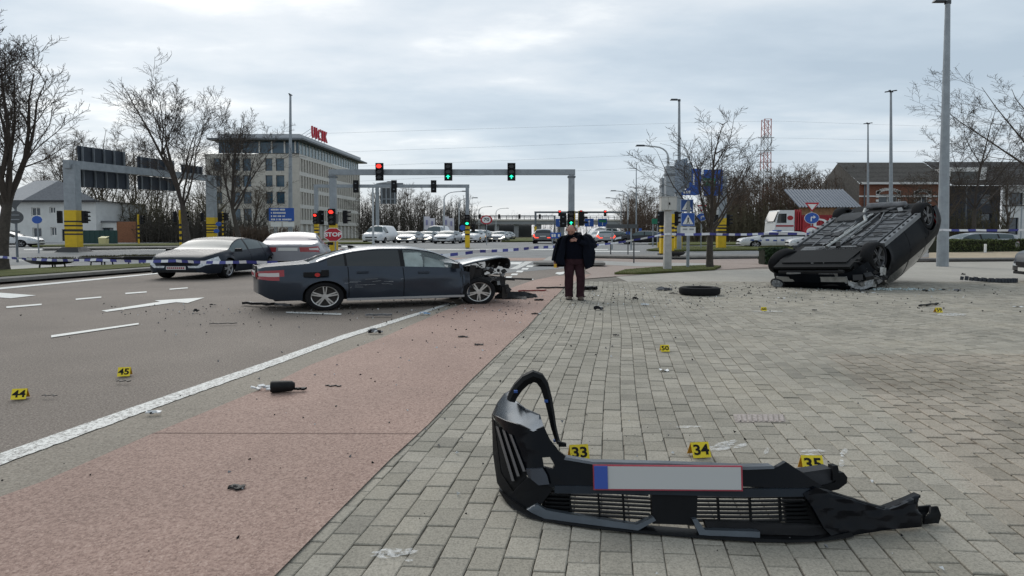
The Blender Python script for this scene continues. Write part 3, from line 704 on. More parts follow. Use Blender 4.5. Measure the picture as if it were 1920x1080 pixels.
# tiles: courses lapped one over another
mb = MB(); n = 16
for k in range(n):
    za_, zb_ = ze + (zr - ze) * k / n, ze + (zr - ze) * (k + 1) / n; y0_, y1_ = yr_ - .5 + 5.5 * k / n, yr_ - .5 + 5.5 * (k + 1) / n
    mb.add([(x0 - .3, y0_ - .05, za_ + .08), (x1, y0_ - .05, za_ + .08), (x1, y1_, zb_ + .03), (x0 - .3, y1_, zb_ + .03), (x0 - .3, y0_ - .05, za_ - .02), (x1, y0_ - .05, za_ - .02)], [(0, 1, 2, 3), (4, 5, 1, 0)])
mb.add([(x0, yr_, .2), (x0, yr_ + 10, .2), (x0, yr_ + 10, ze), (x0, yr_ + 5, zr), (x0, yr_, ze)], [(0, 1, 2, 3, 4)]); mb.build('roof', rooftile, t, w, fixn=False)
for k in range(2): MB().tube([(x0 + .6 + k * 13, yr_ - .15, .2), (x0 + .6 + k * 13, yr_ - .15, ze)], .09).build('downpipe', galv_dk, t, w)
t = thing('modern_house', 'house with black cladding left, white render right and a dormer in its dark roof', 'house', (Xu(1870, yr_), yr_, gz(yr_))); w = TW(t)
xa, xm, xb = x1 + .02, Xu(1877, yr_), Xu(2060, yr_)
hb = [rect(1840, 1862, 362, 383, yr_), rect(1838, 1862, 400, 414, yr_)]
hw = [rect(1890, 1916, 361, 384, yr_), rect(1887, 1909, 408, 440, yr_), rect(1940, 1975, 361, 384, yr_), rect(1930, 1985, 408, 440, yr_)]
facade(t, w, xa, xm, .2, ze - .2, yr_ + .3, hb, dark_clad); facade(t, w, xm, xb, .2, ze - .2, yr_, hw, plaster)
for h in hb: window(t, w, h, yr_ + .3, frame_dk, bars=0)
for h in hw: window(t, w, h, yr_, frame_dk, bars=0)
MB().box(((xm + xb) / 2, yr_ - .05, Zv(385.5, yr_)), (xb - xm, .12, .12)).build('band', frame_dk, t, w)
mb = MB()
for k in range(n):
    za_, zb_ = ze - .2 + (zr - ze + .3) * k / n, ze - .2 + (zr - ze + .3) * (k + 1) / n; y0_, y1_ = yr_ - .5 + 5.5 * k / n, yr_ - .5 + 5.5 * (k + 1) / n
    mb.add([(xa, y0_ - .05, za_ + .08), (xb, y0_ - .05, za_ + .08), (xb, y1_, zb_ + .03), (xa, y1_, zb_ + .03), (xa, y0_ - .05, za_ - .02), (xb, y0_ - .05, za_ - .02)], [(0, 1, 2, 3), (4, 5, 1, 0)])
mb.build('roof', M('dark_roof_tile', (0.075, 0.07, 0.068), 0.9, var=0.3, scale=4, bump=.5, bscale=9), t, w, fixn=False)
a, b, c, d = rect(1780, 1852, 313, 338, yr_)
mb = MB().box(((a + b) / 2, yr_ + 2.2, (c + d) / 2), (b - a, 3.4, d - c)); dm = mb.build('dormer', white_trim, t, w)
MB().box(((a + b) / 2 - .4, yr_ + .48, (c + d) / 2 - .2), ((b - a) * .72, .03, (d - c) * .62)).build('pane', M('dormer_slate', (0.1, 0.1, 0.095), 0.7, var=.2), dm, w)
ys = 70.0
t = thing('shed', 'low wooden shed with a blue grey corrugated roof beside the brick house', 'shed', (Xu(1550, ys), ys, gz(ys))); w = TW(t)
x0, x1 = Xu(1491, ys), Xu(1608, ys); z1, z2 = Zv(389, ys), Zv(351, ys)
mb = MB(); k = 0; rows = [[], []]
nn = 60
for i in range(nn + 1):
    x = x0 + (x1 - x0) * i / nn; dz = .10 if i % 3 == 0 else -.03
    rows[0].append((x, ys - .6, z1 + dz)); rows[1].append((x, ys + 3.5, z2 + dz))
mb.grid(rows); mb.build('roof', M('corrugated_sheet', (0.135, 0.155, 0.185), 0.5, metal=.3, var=.15), t, w, fixn=False)
nb = 22
for i in range(nb):
    dx = (x1 - x0 - .8) / nb
    MB().box((x0 + .4 + dx * (i + .5), ys + (.015 if i % 2 else 0), z1 / 2 + .1), (dx * .97, .06, z1 - .2)).build('board', M('pine_board', (0.30, 0.165, 0.085), 0.75, var=.25, scale=3), t, w)

# ================================================================== trees
bark = M('bark', (0.062, 0.052, 0.043), 0.95, var=0.35, scale=9, bump=0.6, bscale=25)
twig = M('twig', (0.060, 0.048, 0.040), 0.95)
twig_w = M('twig_warm', (0.085, 0.066, 0.048), 0.95, var=.3, scale=.4)
def grow(seed, h, r0, fork=0.3, limbs=6, up=0.55, spread=0.42, dens=1.0, lean=0.0, deep=3, droop=0.0, rmin=.005):
    """a bare winter tree: (trunk, crown) as true round limbs that thin out to twigs"""
    rnd = random.Random(seed); tr, cr = MB(), MB()
    def limb(mbx, p, d, ln, r, n, seg, lift, wob):
        pts, rs, dirs = [p.copy()], [r], [d.copy()]
        for k in range(seg):
            d = (d + Vector((rnd.gauss(0, wob), rnd.gauss(0, wob), rnd.gauss(0, wob * .5) + lift))).normalized()
            p = p + d * (ln / seg); pts.append(p.copy()); rs.append(max(r * (1 - .86 * (k + 1) / seg), rmin)); dirs.append(d.copy())
        mbx.tube(pts, rs, n, cap=False); return pts, rs, dirs
    def child(p, d, ln, r, lv):
        if lv > deep or ln < 0.16: return
        seg = (5, 5, 4, 3, 2)[min(lv, 4)]; n = (6, 5, 4, 3, 3)[min(lv, 4)]
        pts, rs, dirs = limb(cr, p, d, ln, r, n, seg, up * (.22, .17, .12, .06, .05)[min(lv, 4)] - droop * (lv > 1), .10 + .05 * lv)
        kids = int((8, 9, 8, 5, 3)[min(lv, 4)] * dens + rnd.random())
        for i in range(kids):
            q = (i + rnd.random()) / kids * .82 + .18; k = min(int(q * seg), seg - 1); f = q * seg - k
            pp = pts[k].lerp(pts[k + 1], f); dd = dirs[k + 1]; side_ = dd.orthogonal().normalized()
            side_.rotate(Matrix.Rotation(rnd.uniform(0, 2 * pi), 3, dd))
            nd = (dd * rnd.uniform(.55, 1.0) + side_ * rnd.uniform(.5, .95)).normalized()
            child(pp, nd, ln * rnd.uniform(.28, .55) * (1.15 - .5 * q), max(rs[k] * .42, rmin), lv + 1)
    th = h * fork
    pts, rs, dirs = limb(tr, Vector((0, 0, -.2)), Vector((lean, 0, 1)).normalized(), th + .2, r0, 10, 5, .05, .03)
    for k in range(len(rs)): rs[k] = r0 * (1.25 if k == 0 else 1 - .38 * k / 5)
    tr.v.clear(); tr.f.clear(); tr.m.clear(); tr.tube(pts, rs, 10, cap=False)
    # the leader goes on up through the crown
    lp, lr, ld = limb(cr, pts[-1], Vector((rnd.gauss(0, .08), rnd.gauss(0, .08), 1)).normalized(), h * (1 - fork) * .95, r0 * .52, 7, 7, .05, .07)
    for i in range(limbs):
        a = 2 * pi * (i + rnd.random() * .5) / limbs * 1.618 * 2; q = i / limbs
        base = pts[-2].lerp(pts[-1], min(1, .35 + q * 2)) if q < .33 else lp[min(6, int((q - .33) * 7))]
        d = Vector((cos(a) * spread * 2, sin(a) * spread * 2, .75 + .4 * q)).normalized()
        child(base, d, h * (1 - fork) * rnd.uniform(.75, 1.0) * (1 - .5 * q), r0 * rnd.uniform(.30, .44) * (1 - .45 * q), 0)
    for k in range(len(lp)):
        for j in range(2): 
            a = rnd.uniform(0, 6.28); child(lp[k], Vector((cos(a), sin(a), .9)).normalized(), h * .16 * (1.1 - k / 8), .02, 2)
    return tr, cr
def tree(name, label, loc, seed, h, r0, group=None, tw=None, sx=S, turn=0.0, **kw):
    t = thing(name, label, 'tree', loc, group)
    tr, cr = grow(seed, h, r0, **kw); m_ = Matrix.Diagonal((sx, 1, 1, 1)) @ rot(turn)
    tr.build('trunk', bark, t, m_, 60, fixn=False); cr.build('crown', tw or twig, t, m_, fixn=False); return t
def place(src, loc, k, label, flip=1, wide=1.0, group=None):
    c = copy_tree(src); c.location = loc; c.scale = (k * flip * wide, k, k); c['label'] = label
    if group: c['group'] = group
    return c
GT = 'bare street trees along the road'
g = at(4, 21.6); tA = tree('street_tree', 'tall bare street tree on the left verge beside the planters, cut by the photo edge', (g.x, g.y, g.z + .1), 3, 9.4, .20, GT, limbs=10, fork=.27, spread=.15, up=.95, dens=1.0, rmin=.006, turn=.6)
g = at(352, 44); tB = tree('street_tree', 'bare street tree forking low behind the dark waiting saloon', g, 12, 13.2, .23, GT, limbs=9, fork=.27, spread=.17, up=.85, dens=.95, rmin=.008, lean=-.08, turn=1.9)
g = at(452, 58); tC = tree('street_tree', 'leaning bare street tree in front of the pale office block', g, 21, 13.4, .22, GT, limbs=9, fork=.28, spread=.18, up=.9, dens=.95, rmin=.009, lean=-.20)
g = at(1331, 25.2); tD = tree('street_tree', 'small bare tree with a round crown beside the crossing signs', (g.x, g.y, g.z + .05), 33, 6.4, .13, GT, limbs=11, fork=.27, spread=.34, up=.6, dens=.95, turn=.4)
g = at(1824, 62); tE = tree('street_tree', 'bare tree with a pale trunk in front of the black clad house', g, 41, 15.0, .2, GT, limbs=9, fork=.26, spread=.42, up=.45, dens=.9, rmin=.010)
g = at(1985, 40); tF = tree('street_tree', 'large bare tree reaching in from the right edge over the hedge', g, 52, 15.5, .25, GT, limbs=9, fork=.34, spread=.45, up=.5, dens=.9, rmin=.007)
# woodland edge trees, further off
GW = 'bare trees standing behind the junction'
W1 = tree('woodland_tree', 'wide bare tree above the sign gantry, left of the white house annex', at(200, 86), 61, 17.0, .28, GW, tw=twig_w, limbs=10, fork=.22, spread=.24, up=.7, dens=.9, rmin=.011)
W2 = tree('woodland_tree', 'upright bare tree above the black thicket by the white van', at(770, 140), 72, 13.5, .24, GW, tw=twig_w, limbs=10, fork=.24, spread=.26, up=.6, dens=.8, rmin=.011)
W3 = tree('woodland_tree', 'bare tree behind the lattice pylon foot', at(1440, 100), 83, 12.5, .25, GW, tw=twig_w, limbs=10, fork=.22, spread=.30, up=.5, dens=.85, rmin=.011)
sp = [(W1, 250, 90, .98, -1, 'second wide bare tree above the sign gantry, nearer the office'), (W2, 150, 82, 1.15, 1, 'bare tree rising behind the sign gantry column'), (W3, 118, 84, 1.0, -1, 'slim bare tree over the white house roof'), (W1, 300, 95, .8, 1, 'bare tree between the gantry panels and the low forked street tree'), (W2, 398, 88, .95, -1, 'bare tree left of the office block corner'), (W3, 480, 100, .85, 1, 'bare tree in front of the office block lower floors'),
      (W2, 700, 145, .95, -1, 'bare tree just right of the office block'), (W3, 735, 150, .85, 1, 'bare tree behind the hanging sign back'), (W2, 800, 150, .9, 1, 'bare tree left of the curved street lamps'), (W3, 845, 160, .75, -1, 'low bare tree where the overpass begins'), (W2, 1180, 120, .75, -1, 'bare tree left of the thin mast'), (W3, 1205, 110, .85, 1, 'bare tree between the thin mast and the grey gantry panels'),
      (W1, 1395, 92, .62, 1, 'bare tree right of the blue gantry signs'), (W2, 1370, 96, .95, -1, 'slim bare tree behind the blue gantry signs'), (W3, 1480, 92, 1.0, -1, 'rounded bare tree above the white truck cab'), (W2, 1510, 95, .95, 1, 'bare tree rising behind the corrugated shed'), (W3, 1555, 98, .95, 1, 'bare tree over the middle of the corrugated shed'), (W2, 1592, 100, .85, -1, 'bare tree against the brick house gable'), (W1, 1700, 66, .42, -1, 'small bare tree before the arched brick house windows'), (W3, 1765, 64, .72, 1, 'bushy bare tree behind the tall right-hand lamp mast'), (W1, 1890, 66, .55, 1, 'bare tree in front of the white rendered facade')]
for s_, u, y, k, fl_, lb in sp: place(s_, at(u, y), k, lb, fl_)
def thicket(name, label, u0, u1, y0, y1, h0, h1, n, mat, seed, twigs=16):
    """scrub too dense to count: thin stems with side twigs"""
    rnd = random.Random(seed); mb = MB()
    for i in range(n):
        y = rnd.uniform(y0, y1); b = at(rnd.uniform(u0, u1), y); h = rnd.uniform(h0, h1)
        top = b + Vector((rnd.gauss(0, h * .10), rnd.gauss(0, h * .08), h)); mid = b.lerp(top, .5) + Vector((rnd.gauss(0, h * .04), 0, 0))
        mb.tube([b, mid, top], [.06, .04, .012], 3, cap=False)
        for j in range(twigs):
            f = rnd.uniform(.08, .98); p = b.lerp(mid, f * 2) if f < .5 else mid.lerp(top, f * 2 - 1)
            ln = h * rnd.uniform(.12, .3) * (1.2 - f)
            q = p + Vector((rnd.gauss(0, .55) * ln, rnd.gauss(0, .5) * ln, rnd.uniform(.35, .95) * ln)); mb.tube([p, q], [.03, .010], 3, cap=False)
            for _ in range(2):
                e2 = q.lerp(p, rnd.uniform(0, .6)); mb.tube([e2, e2 + Vector((rnd.gauss(0, .3) * ln, rnd.gauss(0, .3) * ln, rnd.uniform(.1, .5) * ln))], [.016, .008], 3, cap=False)
    o = mb.build(name, mat, fixn=False); o['kind'] = 'stuff'; o['label'] = label; return o
scr1 = M('scrub_olive', (0.088, 0.076, 0.046), 0.95, var=.3, scale=.25); scr2 = M('scrub_brown', (0.100, 0.070, 0.050), 0.95, var=.3, scale=.25); scr3 = M('scrub_dark', (0.055, 0.048, 0.038), 0.95, var=.3, scale=.25)
thicket('undergrowth', 'dense olive brown scrub behind the sign gantry', 130, 420, 76, 84, 3.5, 7.5, 420, scr1, 1)
thicket('undergrowth', 'dark low scrub under the trees left of the office', 255, 500, 70, 76, 1.5, 4.0, 330, scr3, 2)
thicket('undergrowth', 'reddish scrub in front of the office block', 440, 560, 66, 70, .9, 2.2, 260, scr2, 3, 12)
thicket('undergrowth', 'dark wood edge behind the row of waiting cars', 672, 890, 108, 125, 3.5, 8.5, 460, scr3, 4)
thicket('undergrowth', 'brown wood edge right of the overpass', 1170, 1265, 84, 110, 3.0, 7.5, 260, scr2, 5)
thicket('undergrowth', 'tall brown scrub behind the truck and shed', 1330, 1625, 76, 92, 4.5, 10.5, 620, scr2, 6)
thicket('undergrowth', 'olive scrub behind the right-hand signs', 1270, 1500, 72, 78, 2.0, 5.5, 360, scr1, 7)
thicket('undergrowth', 'leafless shrubs before the houses at the right', 1640, 1890, 64, 70, 1.5, 4.5, 260, scr1, 8, 14)
thicket('undergrowth', 'far dark wood on both sides of the overpass', 860, 1190, 250, 300, 5, 12, 300, scr3, 9, 10)
# --- clipped hedges and beds: small leaf faces over a woody core
leafm = [M('hedge_leaf', (0.038, 0.060, 0.018), 0.7, var=.4, scale=3, col2=(0.085, 0.105, 0.03)), M('box_leaf', (0.018, 0.040, 0.020), 0.65, var=.4, scale=5, col2=(0.03, 0.06, 0.022))]
def hedge(name, label, a, b, w_, h, mat, seed, n, group=None):
    a, b = Vector(a), Vector(b); t = thing(name, label, 'hedge', (a + b) / 2, group); t.location.z = gz(t.location.y); w = TW(t)
    rnd = random.Random(seed); d = (b - a); ln = d.length; d.normalize(); sd = Vector((-d.y, d.x, 0)); mb = MB()
    for i in range(n):
        f = rnd.random(); s_ = rnd.uniform(-1, 1); hh = rnd.random()
        k = rnd.random()
        if k < .45: hh = 1 - rnd.random() ** 2 * .15
        elif k < .85: s_ = (1 if rnd.random() < .3 else -1) * (1 - rnd.random() ** 2 * .2)
        bump_ = 1 + .12 * noise.noise((f * ln * .9, s_, seed))
        p = a + d * (f * ln) + sd * (s_ * w_ / 2) + Vector((0, 0, h * hh * bump_))
        q = Vector((rnd.gauss(0, 1), rnd.gauss(0, 1), rnd.gauss(0, 1))).normalized(); e1 = q.orthogonal().normalized() * rnd.uniform(.035, .075); e2 = q.cross(e1).normalized() * rnd.uniform(.02, .045)
        mb.add([p - e1, p + e2, p + e1, p - e2], [(0, 1, 2, 3)])
    lf = mb.build('foliage', mat, t, w, fixn=False); lf['kind'] = 'stuff'
    mb = MB().bar(a + Vector((0, 0, h * .47)), b + Vector((0, 0, h * .47)), w_ * .86, h * .9); mb.build('branchwork', M('hedge_core', (0.016, 0.018, 0.010), 1.0), t, w)
    return t
ha, hb_ = G(1752, 475), G(2080, 470); hedge('hedge', 'long clipped green hedge behind the bare planting bed at the right', ha, hb_, 1.1, .98, leafm[0], 4, 16000)
ha, hb_ = G(1428, 496), G(1470, 496); hedge('hedge', 'small dark box hedge left of the overturned car', ha, hb_, .8, .82, leafm[1], 5, 3500)
# grass blades on the verges
def blades(name, label, pts, n, h, seed, lift):
    rnd = random.Random(seed); mb = MB(); xs = [p.x for p in pts]; ys = [p.y for p in pts]; k = 0
    while k < n:
        p = Vector((rnd.uniform(min(xs), max(xs)), rnd.uniform(min(ys), max(ys)), 0))
        if not inside(p, pts): n -= 0.2; continue
        k += 1; p.z = gz(p.y) + lift; hh = h * rnd.uniform(.5, 1.2); a = rnd.uniform(0, pi); e = Vector((cos(a), sin(a), 0)) * .02
        mb.add([p - e, p + e, p + Vector((rnd.gauss(0, .3) * hh, rnd.gauss(0, .3) * hh, hh))], [(0, 1, 2)])
    o = mb.build(name, turf, fixn=False); o['kind'] = 'stuff'; o['label'] = label
blades('grass', 'short winter grass on the left verge', gl([(-300, 585), (-300, 527), (0, 516), (120, 508.5), (300, 500.5), (312, 503.5), (300, 506.5), (0, 529.5)]), 16000, .07, 1, .1)
blades('grass', 'short winter grass round the tree by the crossing signs', gl([(1152, 516), (1172, 509.5), (1230, 504.5), (1325, 500.5), (1352, 502), (1340, 507.5), (1191, 516)]), 7000, .07, 2, .05)
blades('grass', 'winter grass on the roadside verge at the right', gl([(1212, 471), (1250, 464.5), (1460, 463), (1560, 463), (1560, 469.5), (1460, 469.8), (1250, 472)]), 8000, .10, 3, .07)
# ================================================================== street furniture
yel = M('traffic_yellow', (0.62, 0.41, 0.012), 0.55, var=.10, scale=3); blk = M('black_paint', (0.016, 0.016, 0.017), 0.5, var=.2, scale=4)
blk_plastic = M('black_plastic', (0.008, 0.008, 0.009), 0.5, spec=.2); sign_w = M('sign_white', (0.72, 0.72, 0.70), 0.4, var=.05); sign_r = M('sign_red', (0.42, 0.012, 0.025), 0.4, var=.06)
sign_b = M('sign_blue', (0.018, 0.085, 0.36), 0.4, var=.08); sign_back = M('sign_back', (0.075, 0.08, 0.085), 0.6, var=.15); sign_g = M('sign_green', (0.01, 0.16, 0.09), 0.4)
panel_dk = M('gantry_panel_back', (0.034, 0.042, 0.054), 0.55, metal=.3, var=.25, scale=1.5)
lit_r = M('lamp_red', (1.0, 0.03, 0.02), 0.4, emit=1.6); lit_g = M('lamp_green', (0.02, 0.95, 0.50), 0.4, emit=1.1); off_l = M('lamp_off', (0.03, 0.03, 0.032), 0.25)
steel_dk = M('dark_steel', (0.05, 0.055, 0.06), 0.45, metal=.4, var=.2)

def banded(t, x, y, z0, z1, rw, w, pattern=None, square=False, dpt=None):
    """yellow and black bands painted on a post between z0 and z1 (pattern: band tops as fractions, yellow first)"""
    pattern = pattern or [(0, .34, 0), (.34, .38, 1), (.38, .44, 0), (.44, .50, 1), (.50, .56, 0), (.56, .61, 1), (.61, .67, 0), (.67, .70, 1), (.70, 1, 0)]
    for a, b, k in pattern:
        mb = MB(); za, zb = z0 + (z1 - z0) * a, z0 + (z1 - z0) * b; g_ = .008 * k
        if square: mb.box((x, y, (za + zb) / 2), (rw * 2 + g_, (dpt or rw * 2) + g_, zb - za))
        else: mb.tube([(x, y, za), (x, y, zb)], rw + g_ / 2, 14, sx=S if False else 1)
        mb.build('band', blk if k else yel, t, w)
def head(t, c, lit=None, back=False, arrow=False, k=1.0, turn=0.0, board=True, name='signal_head'):
    """a three-lens traffic signal; lit: index from the top; back: seen from behind"""
    Q = Matrix.Translation(Vector(c) - t.location) @ Matrix.Diagonal((S, 1, 1, 1)) @ rot(turn) @ Matrix.Scale(k, 4)
    mb = MB().box((0, 0, 0), (.30, .22, .98))
    if board: mb.box((0, .06 if not back else -.06, 0), (.36, .03, 1.06))
    h = mb.build(name, blk_plastic, t, Q)
    if back:
        mb = MB().box((0, -.13, .25), (.10, .05, .08)).box((0, -.13, -.25), (.10, .05, .08)); mb.build('bracket', galv_dk, h, Q); return h
    for i in range(3):
        z = .32 - .32 * i
        mb = MB()
        if i == lit and arrow: mb.box((0, -.135, z - .02), (.05, .02, .16)).prism([(-.10, -.145, z + .0), (.10, -.145, z), (0, -.145, z + .12)], (0, .02, 0))
        else: mb.disc((0, -.135, z), .115, .02, 16)
        mb.build('lens', (lit_r if i == 0 else lit_g) if i == lit else off_l, h, Q)
        mb = MB(); mb.lathe([(.128, -.11), (.128, -.30)], 10, (0, 0, z), 'Y', ang=pi).lathe([(.135, -.30), (.135, -.11)], 10, (0, 0, z), 'Y', ang=pi); mb.build('visor', blk_plastic, h, Q)
    return h
GS = 'signal gantries over the junction'
# --- near signal gantry
yg = 35.0
xl, xr = Xu(625.5, yg), Xu(1071, yg); zb_ = Zv(323, yg); zg = gz(yg)
t = thing('signal_gantry', 'near grey portal gantry carrying one red and two green signals over the lanes', 'traffic gantry', (xl, yg, zg), GS); w = TW(t)
MB().box(((xl + xr) / 2, yg, zb_), (xr - xl + .42, .30, .33)).build('beam', galv, t, w)
MB().box((xl, yg, (zg + zb_) / 2 - .1), (.38, .34, zb_ - zg - .2), taper=.92).build('column', galv, t, w)
MB().box((xr, yg, (zg + zb_) / 2 - .1), (.38, .34, zb_ - zg - .2), taper=.92).build('column', galv, t, w)
for x in (xl, xr): MB().box((x, yg, zb_ - .28), (.46, .40, .10)).build('collar', galv_dk, t, w)
for u, lit in ((714.5, 0), (842, 2), (959, 2)): head(t, (Xu(u, yg), yg - .30, zb_), lit, arrow=lit == 2, k=1.0)
banded(t, xl, yg, zg, 2.75, .205, w, [(0, .42, 0), (.42, .52, 1), (.52, .60, 0), (.60, .68, 1), (.68, .78, 0), (.78, 1, 1)], True)
banded(t, xr, yg, zg, 2.75, .205, w, None, True)
head(t, (xl, yg - .35, Zv(407, yg)), 0, k=.92); head(t, (xl - .75, yg - .05, Zv(408, yg)), None, True, k=.8, turn=R(60)); head(t, (xl + .75, yg - .1, Zv(407, yg)), None, k=.8, turn=R(90), board=False)
head(t, (Xu(1069.5, yg), yg - .3, Zv(410, yg)), 2, arrow=True, k=.86); head(t, (Xu(1089, yg), yg - .25, Zv(410, yg)), None, k=.9, turn=R(75), board=False); head(t, (Xu(1055, yg), yg - .2, Zv(413, yg)), None, True, k=.8, board=True)
for u in (1077, 1085): MB().box((Xu(u, yg), yg - .05, Zv(411, yg)), (.10, .05, 1.0)).build('edge_board', M('cream_board', (.55, .42, .16), .5), t, w)
xs_, ysn = Xu(624.5, 34.2), 34.2
t = thing('stop_sign', 'red octagonal STOP sign on the yellow banded foot of the near gantry', 'sign', (xs_, ysn, gz(ysn))); w = TW(t); zc_ = Zv(440, ysn)
def octo(r, th, y): return MB().prism([(xs_ + r * S * cos(pi / 8 + k * pi / 4), y, zc_ + r * sin(pi / 8 + k * pi / 4)) for k in range(8)], (0, th, 0))
octo(.435, .02, ysn).build('border', sign_w, t, w); octo(.40, .01, ysn - .011).build('plate', sign_r, t, w)
MB().text('STOP', .33, (xs_, ysn - .016, zc_), .008, wide=S * .95, font_bold=.012).build('lettering', sign_w, t, w)
MB().tube([(xs_ + .1, ysn + .1, gz(ysn)), (xs_ + .1, ysn + .1, zc_ + .3)], .045).build('post', galv, t, w)
# --- second gantry, signals seen from behind
yg = 50.0; xl, xr = Xu(594, yg), Xu(876.5, yg); zb_ = Zv(349, yg); zg = gz(yg)
t = thing('signal_gantry', 'second slimmer portal gantry behind the first, its signals turned away', 'traffic gantry', (xl, yg, zg), GS); w = TW(t)
MB().box(((xl + xr) / 2, yg, zb_), (xr - xl + .34, .26, .27)).build('beam', galv, t, w)
for x in (xl, xr): MB().box((x, yg, (zg + zb_) / 2 - .07), (.31, .30, zb_ - zg - .13), taper=.92).build('column', galv, t, w)
for u in (670, 741, 814.5): head(t, (Xu(u, yg), yg - .25, zb_ - .05), None, True, k=1.0)
banded(t, xl, yg, zg, 3.0, .17, w, None, True); banded(t, xr, yg, zg + .1, 2.6, .20, w, [(0, .48, 0), (.48, .54, 1), (.54, .66, 0), (.66, .72, 1), (.72, .84, 0), (.84, 1, 1)], True)
head(t, (xl, yg - .32, Zv(410, yg)), 0, k=.88); head(t, (xr, yg - .32, Zv(413, yg)), 2, k=.9)
head(t, (xr - .55, yg - .1, Zv(428, yg)), None, True, k=.7, turn=R(50), board=False); head(t, (xr + .5, yg - .1, Zv(428, yg)), None, True, k=.7, turn=R(-50), board=False)
MB().disc((xr - .38, yg - .5, Zv(427, yg)), .24, .02, 16).build('plate', sign_b, t, Matrix.Translation(-t.location))
# --- far gantries
yg = 105.0; xl, xr = Xu(1004, yg), Xu(1172, yg); zb_ = Zv(398, yg); zg = gz(yg)
t = thing('signal_gantry', 'far portal gantry with three red signals over blue direction boards', 'traffic gantry', (xl, yg, zg), GS); w = TW(t)
MB().box(((xl + xr) / 2, yg, zb_), (xr - xl + .4, .3, .32)).build('beam', galv_dk, t, w)
for x in (xl, xr): MB().box((x, yg, (zg + zb_) / 2 - .08), (.36, .34, zb_ - zg - .16)).build('column', galv_dk, t, w)
for u in (1049, 1089, 1134): head(t, (Xu(u, yg), yg - .3, zb_ - .2), 0, k=1.05)
for x in (xl,): banded(t, x, yg, zg, 3, .2, w, None, True)
yg = 130.0; xl, xr = Xu(860, yg), Xu(1040, yg); zb_ = Zv(405, yg); zg = gz(yg)
t = thing('signal_gantry', 'farthest thin gantry before the overpass with small dark signal backs', 'traffic gantry', (xl, yg, zg), GS); w = TW(t)
MB().box(((xl + xr) / 2, yg, zb_), (xr - xl + .4, .3, .26)).build('beam', galv_dk, t, w)
for x in (xl, xr): MB().box((x, yg, (zg + zb_) / 2 - .07), (.36, .34, zb_ - zg - .14)).build('column', galv_dk, t, w)
for u in (863, 900, 936, 974, 1012): head(t, (Xu(u, yg), yg - .3, zb_ - .15), None, True, k=1.0)
def board(name, label, u0, u1, v0, v1, y, mat, rows=0, posts=True, group=None, arrow=False, extra=None, cat='sign', tz=0):
    x0, x1, z0, z1 = rect(u0, u1, v0, v1, y); t = thing(name, label, cat, ((x0 + x1) / 2, y, gz(y)), group); w = TW(t)
    MB().box(((x0 + x1) / 2, y, (z0 + z1) / 2), (x1 - x0, .06, z1 - z0)).build('panel', mat, t, w)
    if posts:
        for x in (x0 + (x1 - x0) * .2, x0 + (x1 - x0) * .8): MB().tube([(x, y + .1, gz(y)), (x, y + .1, z1 - .1)], .07).build('post', galv, t, w)
    if rows:
        rnd = random.Random(int(u0)); mb = MB(); rh = (z1 - z0) / rows
        for r in range(rows):
            x = x0 + (x1 - x0) * .08; zz = z1 - rh * (r + .5)
            xe = x0 + (x1 - x0) * rnd.uniform(.55, .92)
            while x < xe:
                cw = rh * rnd.uniform(.3, .5); mb.box((x + cw / 2, y - .04, zz), (cw * .78, .012, rh * rnd.uniform(.42, .55))); x += cw + (rh * .3 if rnd.random() < .15 else 0)
        o = mb.build('lettering', sign_w, t, w); o['kind'] = 'stuff'
    if arrow:
        cx, cz, k = (x0 + x1) / 2, (z0 + z1) / 2, (z1 - z0); MB().box((cx, y - .04, cz - k * .1), (.07 * k, .012, .5 * k)).prism([(cx - .14 * k, y - .05, cz + .1 * k), (cx + .14 * k, y - .05, cz + .1 * k), (cx, y - .05, cz + .34 * k)], (0, .012, 0)).build('arrow', sign_w, t, w)
    if extra: extra(t, w, x0, x1, z0, z1, y)
    return t
GB = 'blue boards below the far gantry'
board('direction_board', 'blue board under the far gantry, left of the near gantry column', 1042, 1058, 410, 425, 108, sign_b, 0, group=GB, arrow=True)
board('direction_board', 'blue arrow board under the far gantry, just right of the column', 1096, 1113, 410, 425, 108, sign_b, 0, group=GB, arrow=True)
board('direction_board', 'blue board with a green field under the far gantry, right one', 1121, 1138, 410, 425, 108, sign_b, 0, group=GB, arrow=True, extra=lambda t, w, x0, x1, z0, z1, y: MB().box(((x0 + x1) / 2, y - .045, z1 - .45), (x1 - x0 - .3, .02, .5)).build('field', sign_g, t, w))
board('direction_board', 'low blue board with white figures between two rear views of cars', 1032, 1052, 436, 447, 60, sign_b, 1)
board('direction_sign', 'blue direction sign with four lines of white lettering before the office', 505, 552, 390, 414.5, 62, sign_b, 4)
board('notice_board', 'low white notice panel below the blue direction sign, left one', 508, 528, 416.5, 425, 61.5, sign_w, 0, posts=False); board('notice_board', 'low white notice panel below the blue direction sign, right one', 531, 552, 416.5, 425, 61.5, sign_w, 0, posts=False)
for o in [o for o in C.objects if o.name.startswith('notice_board')]:
    x = o.location.x; MB().tube([(x, 61.6, gz(61.6)), (x, 61.6, Zv(420, 61.6))], .05).build('post', galv, o, TW(o))
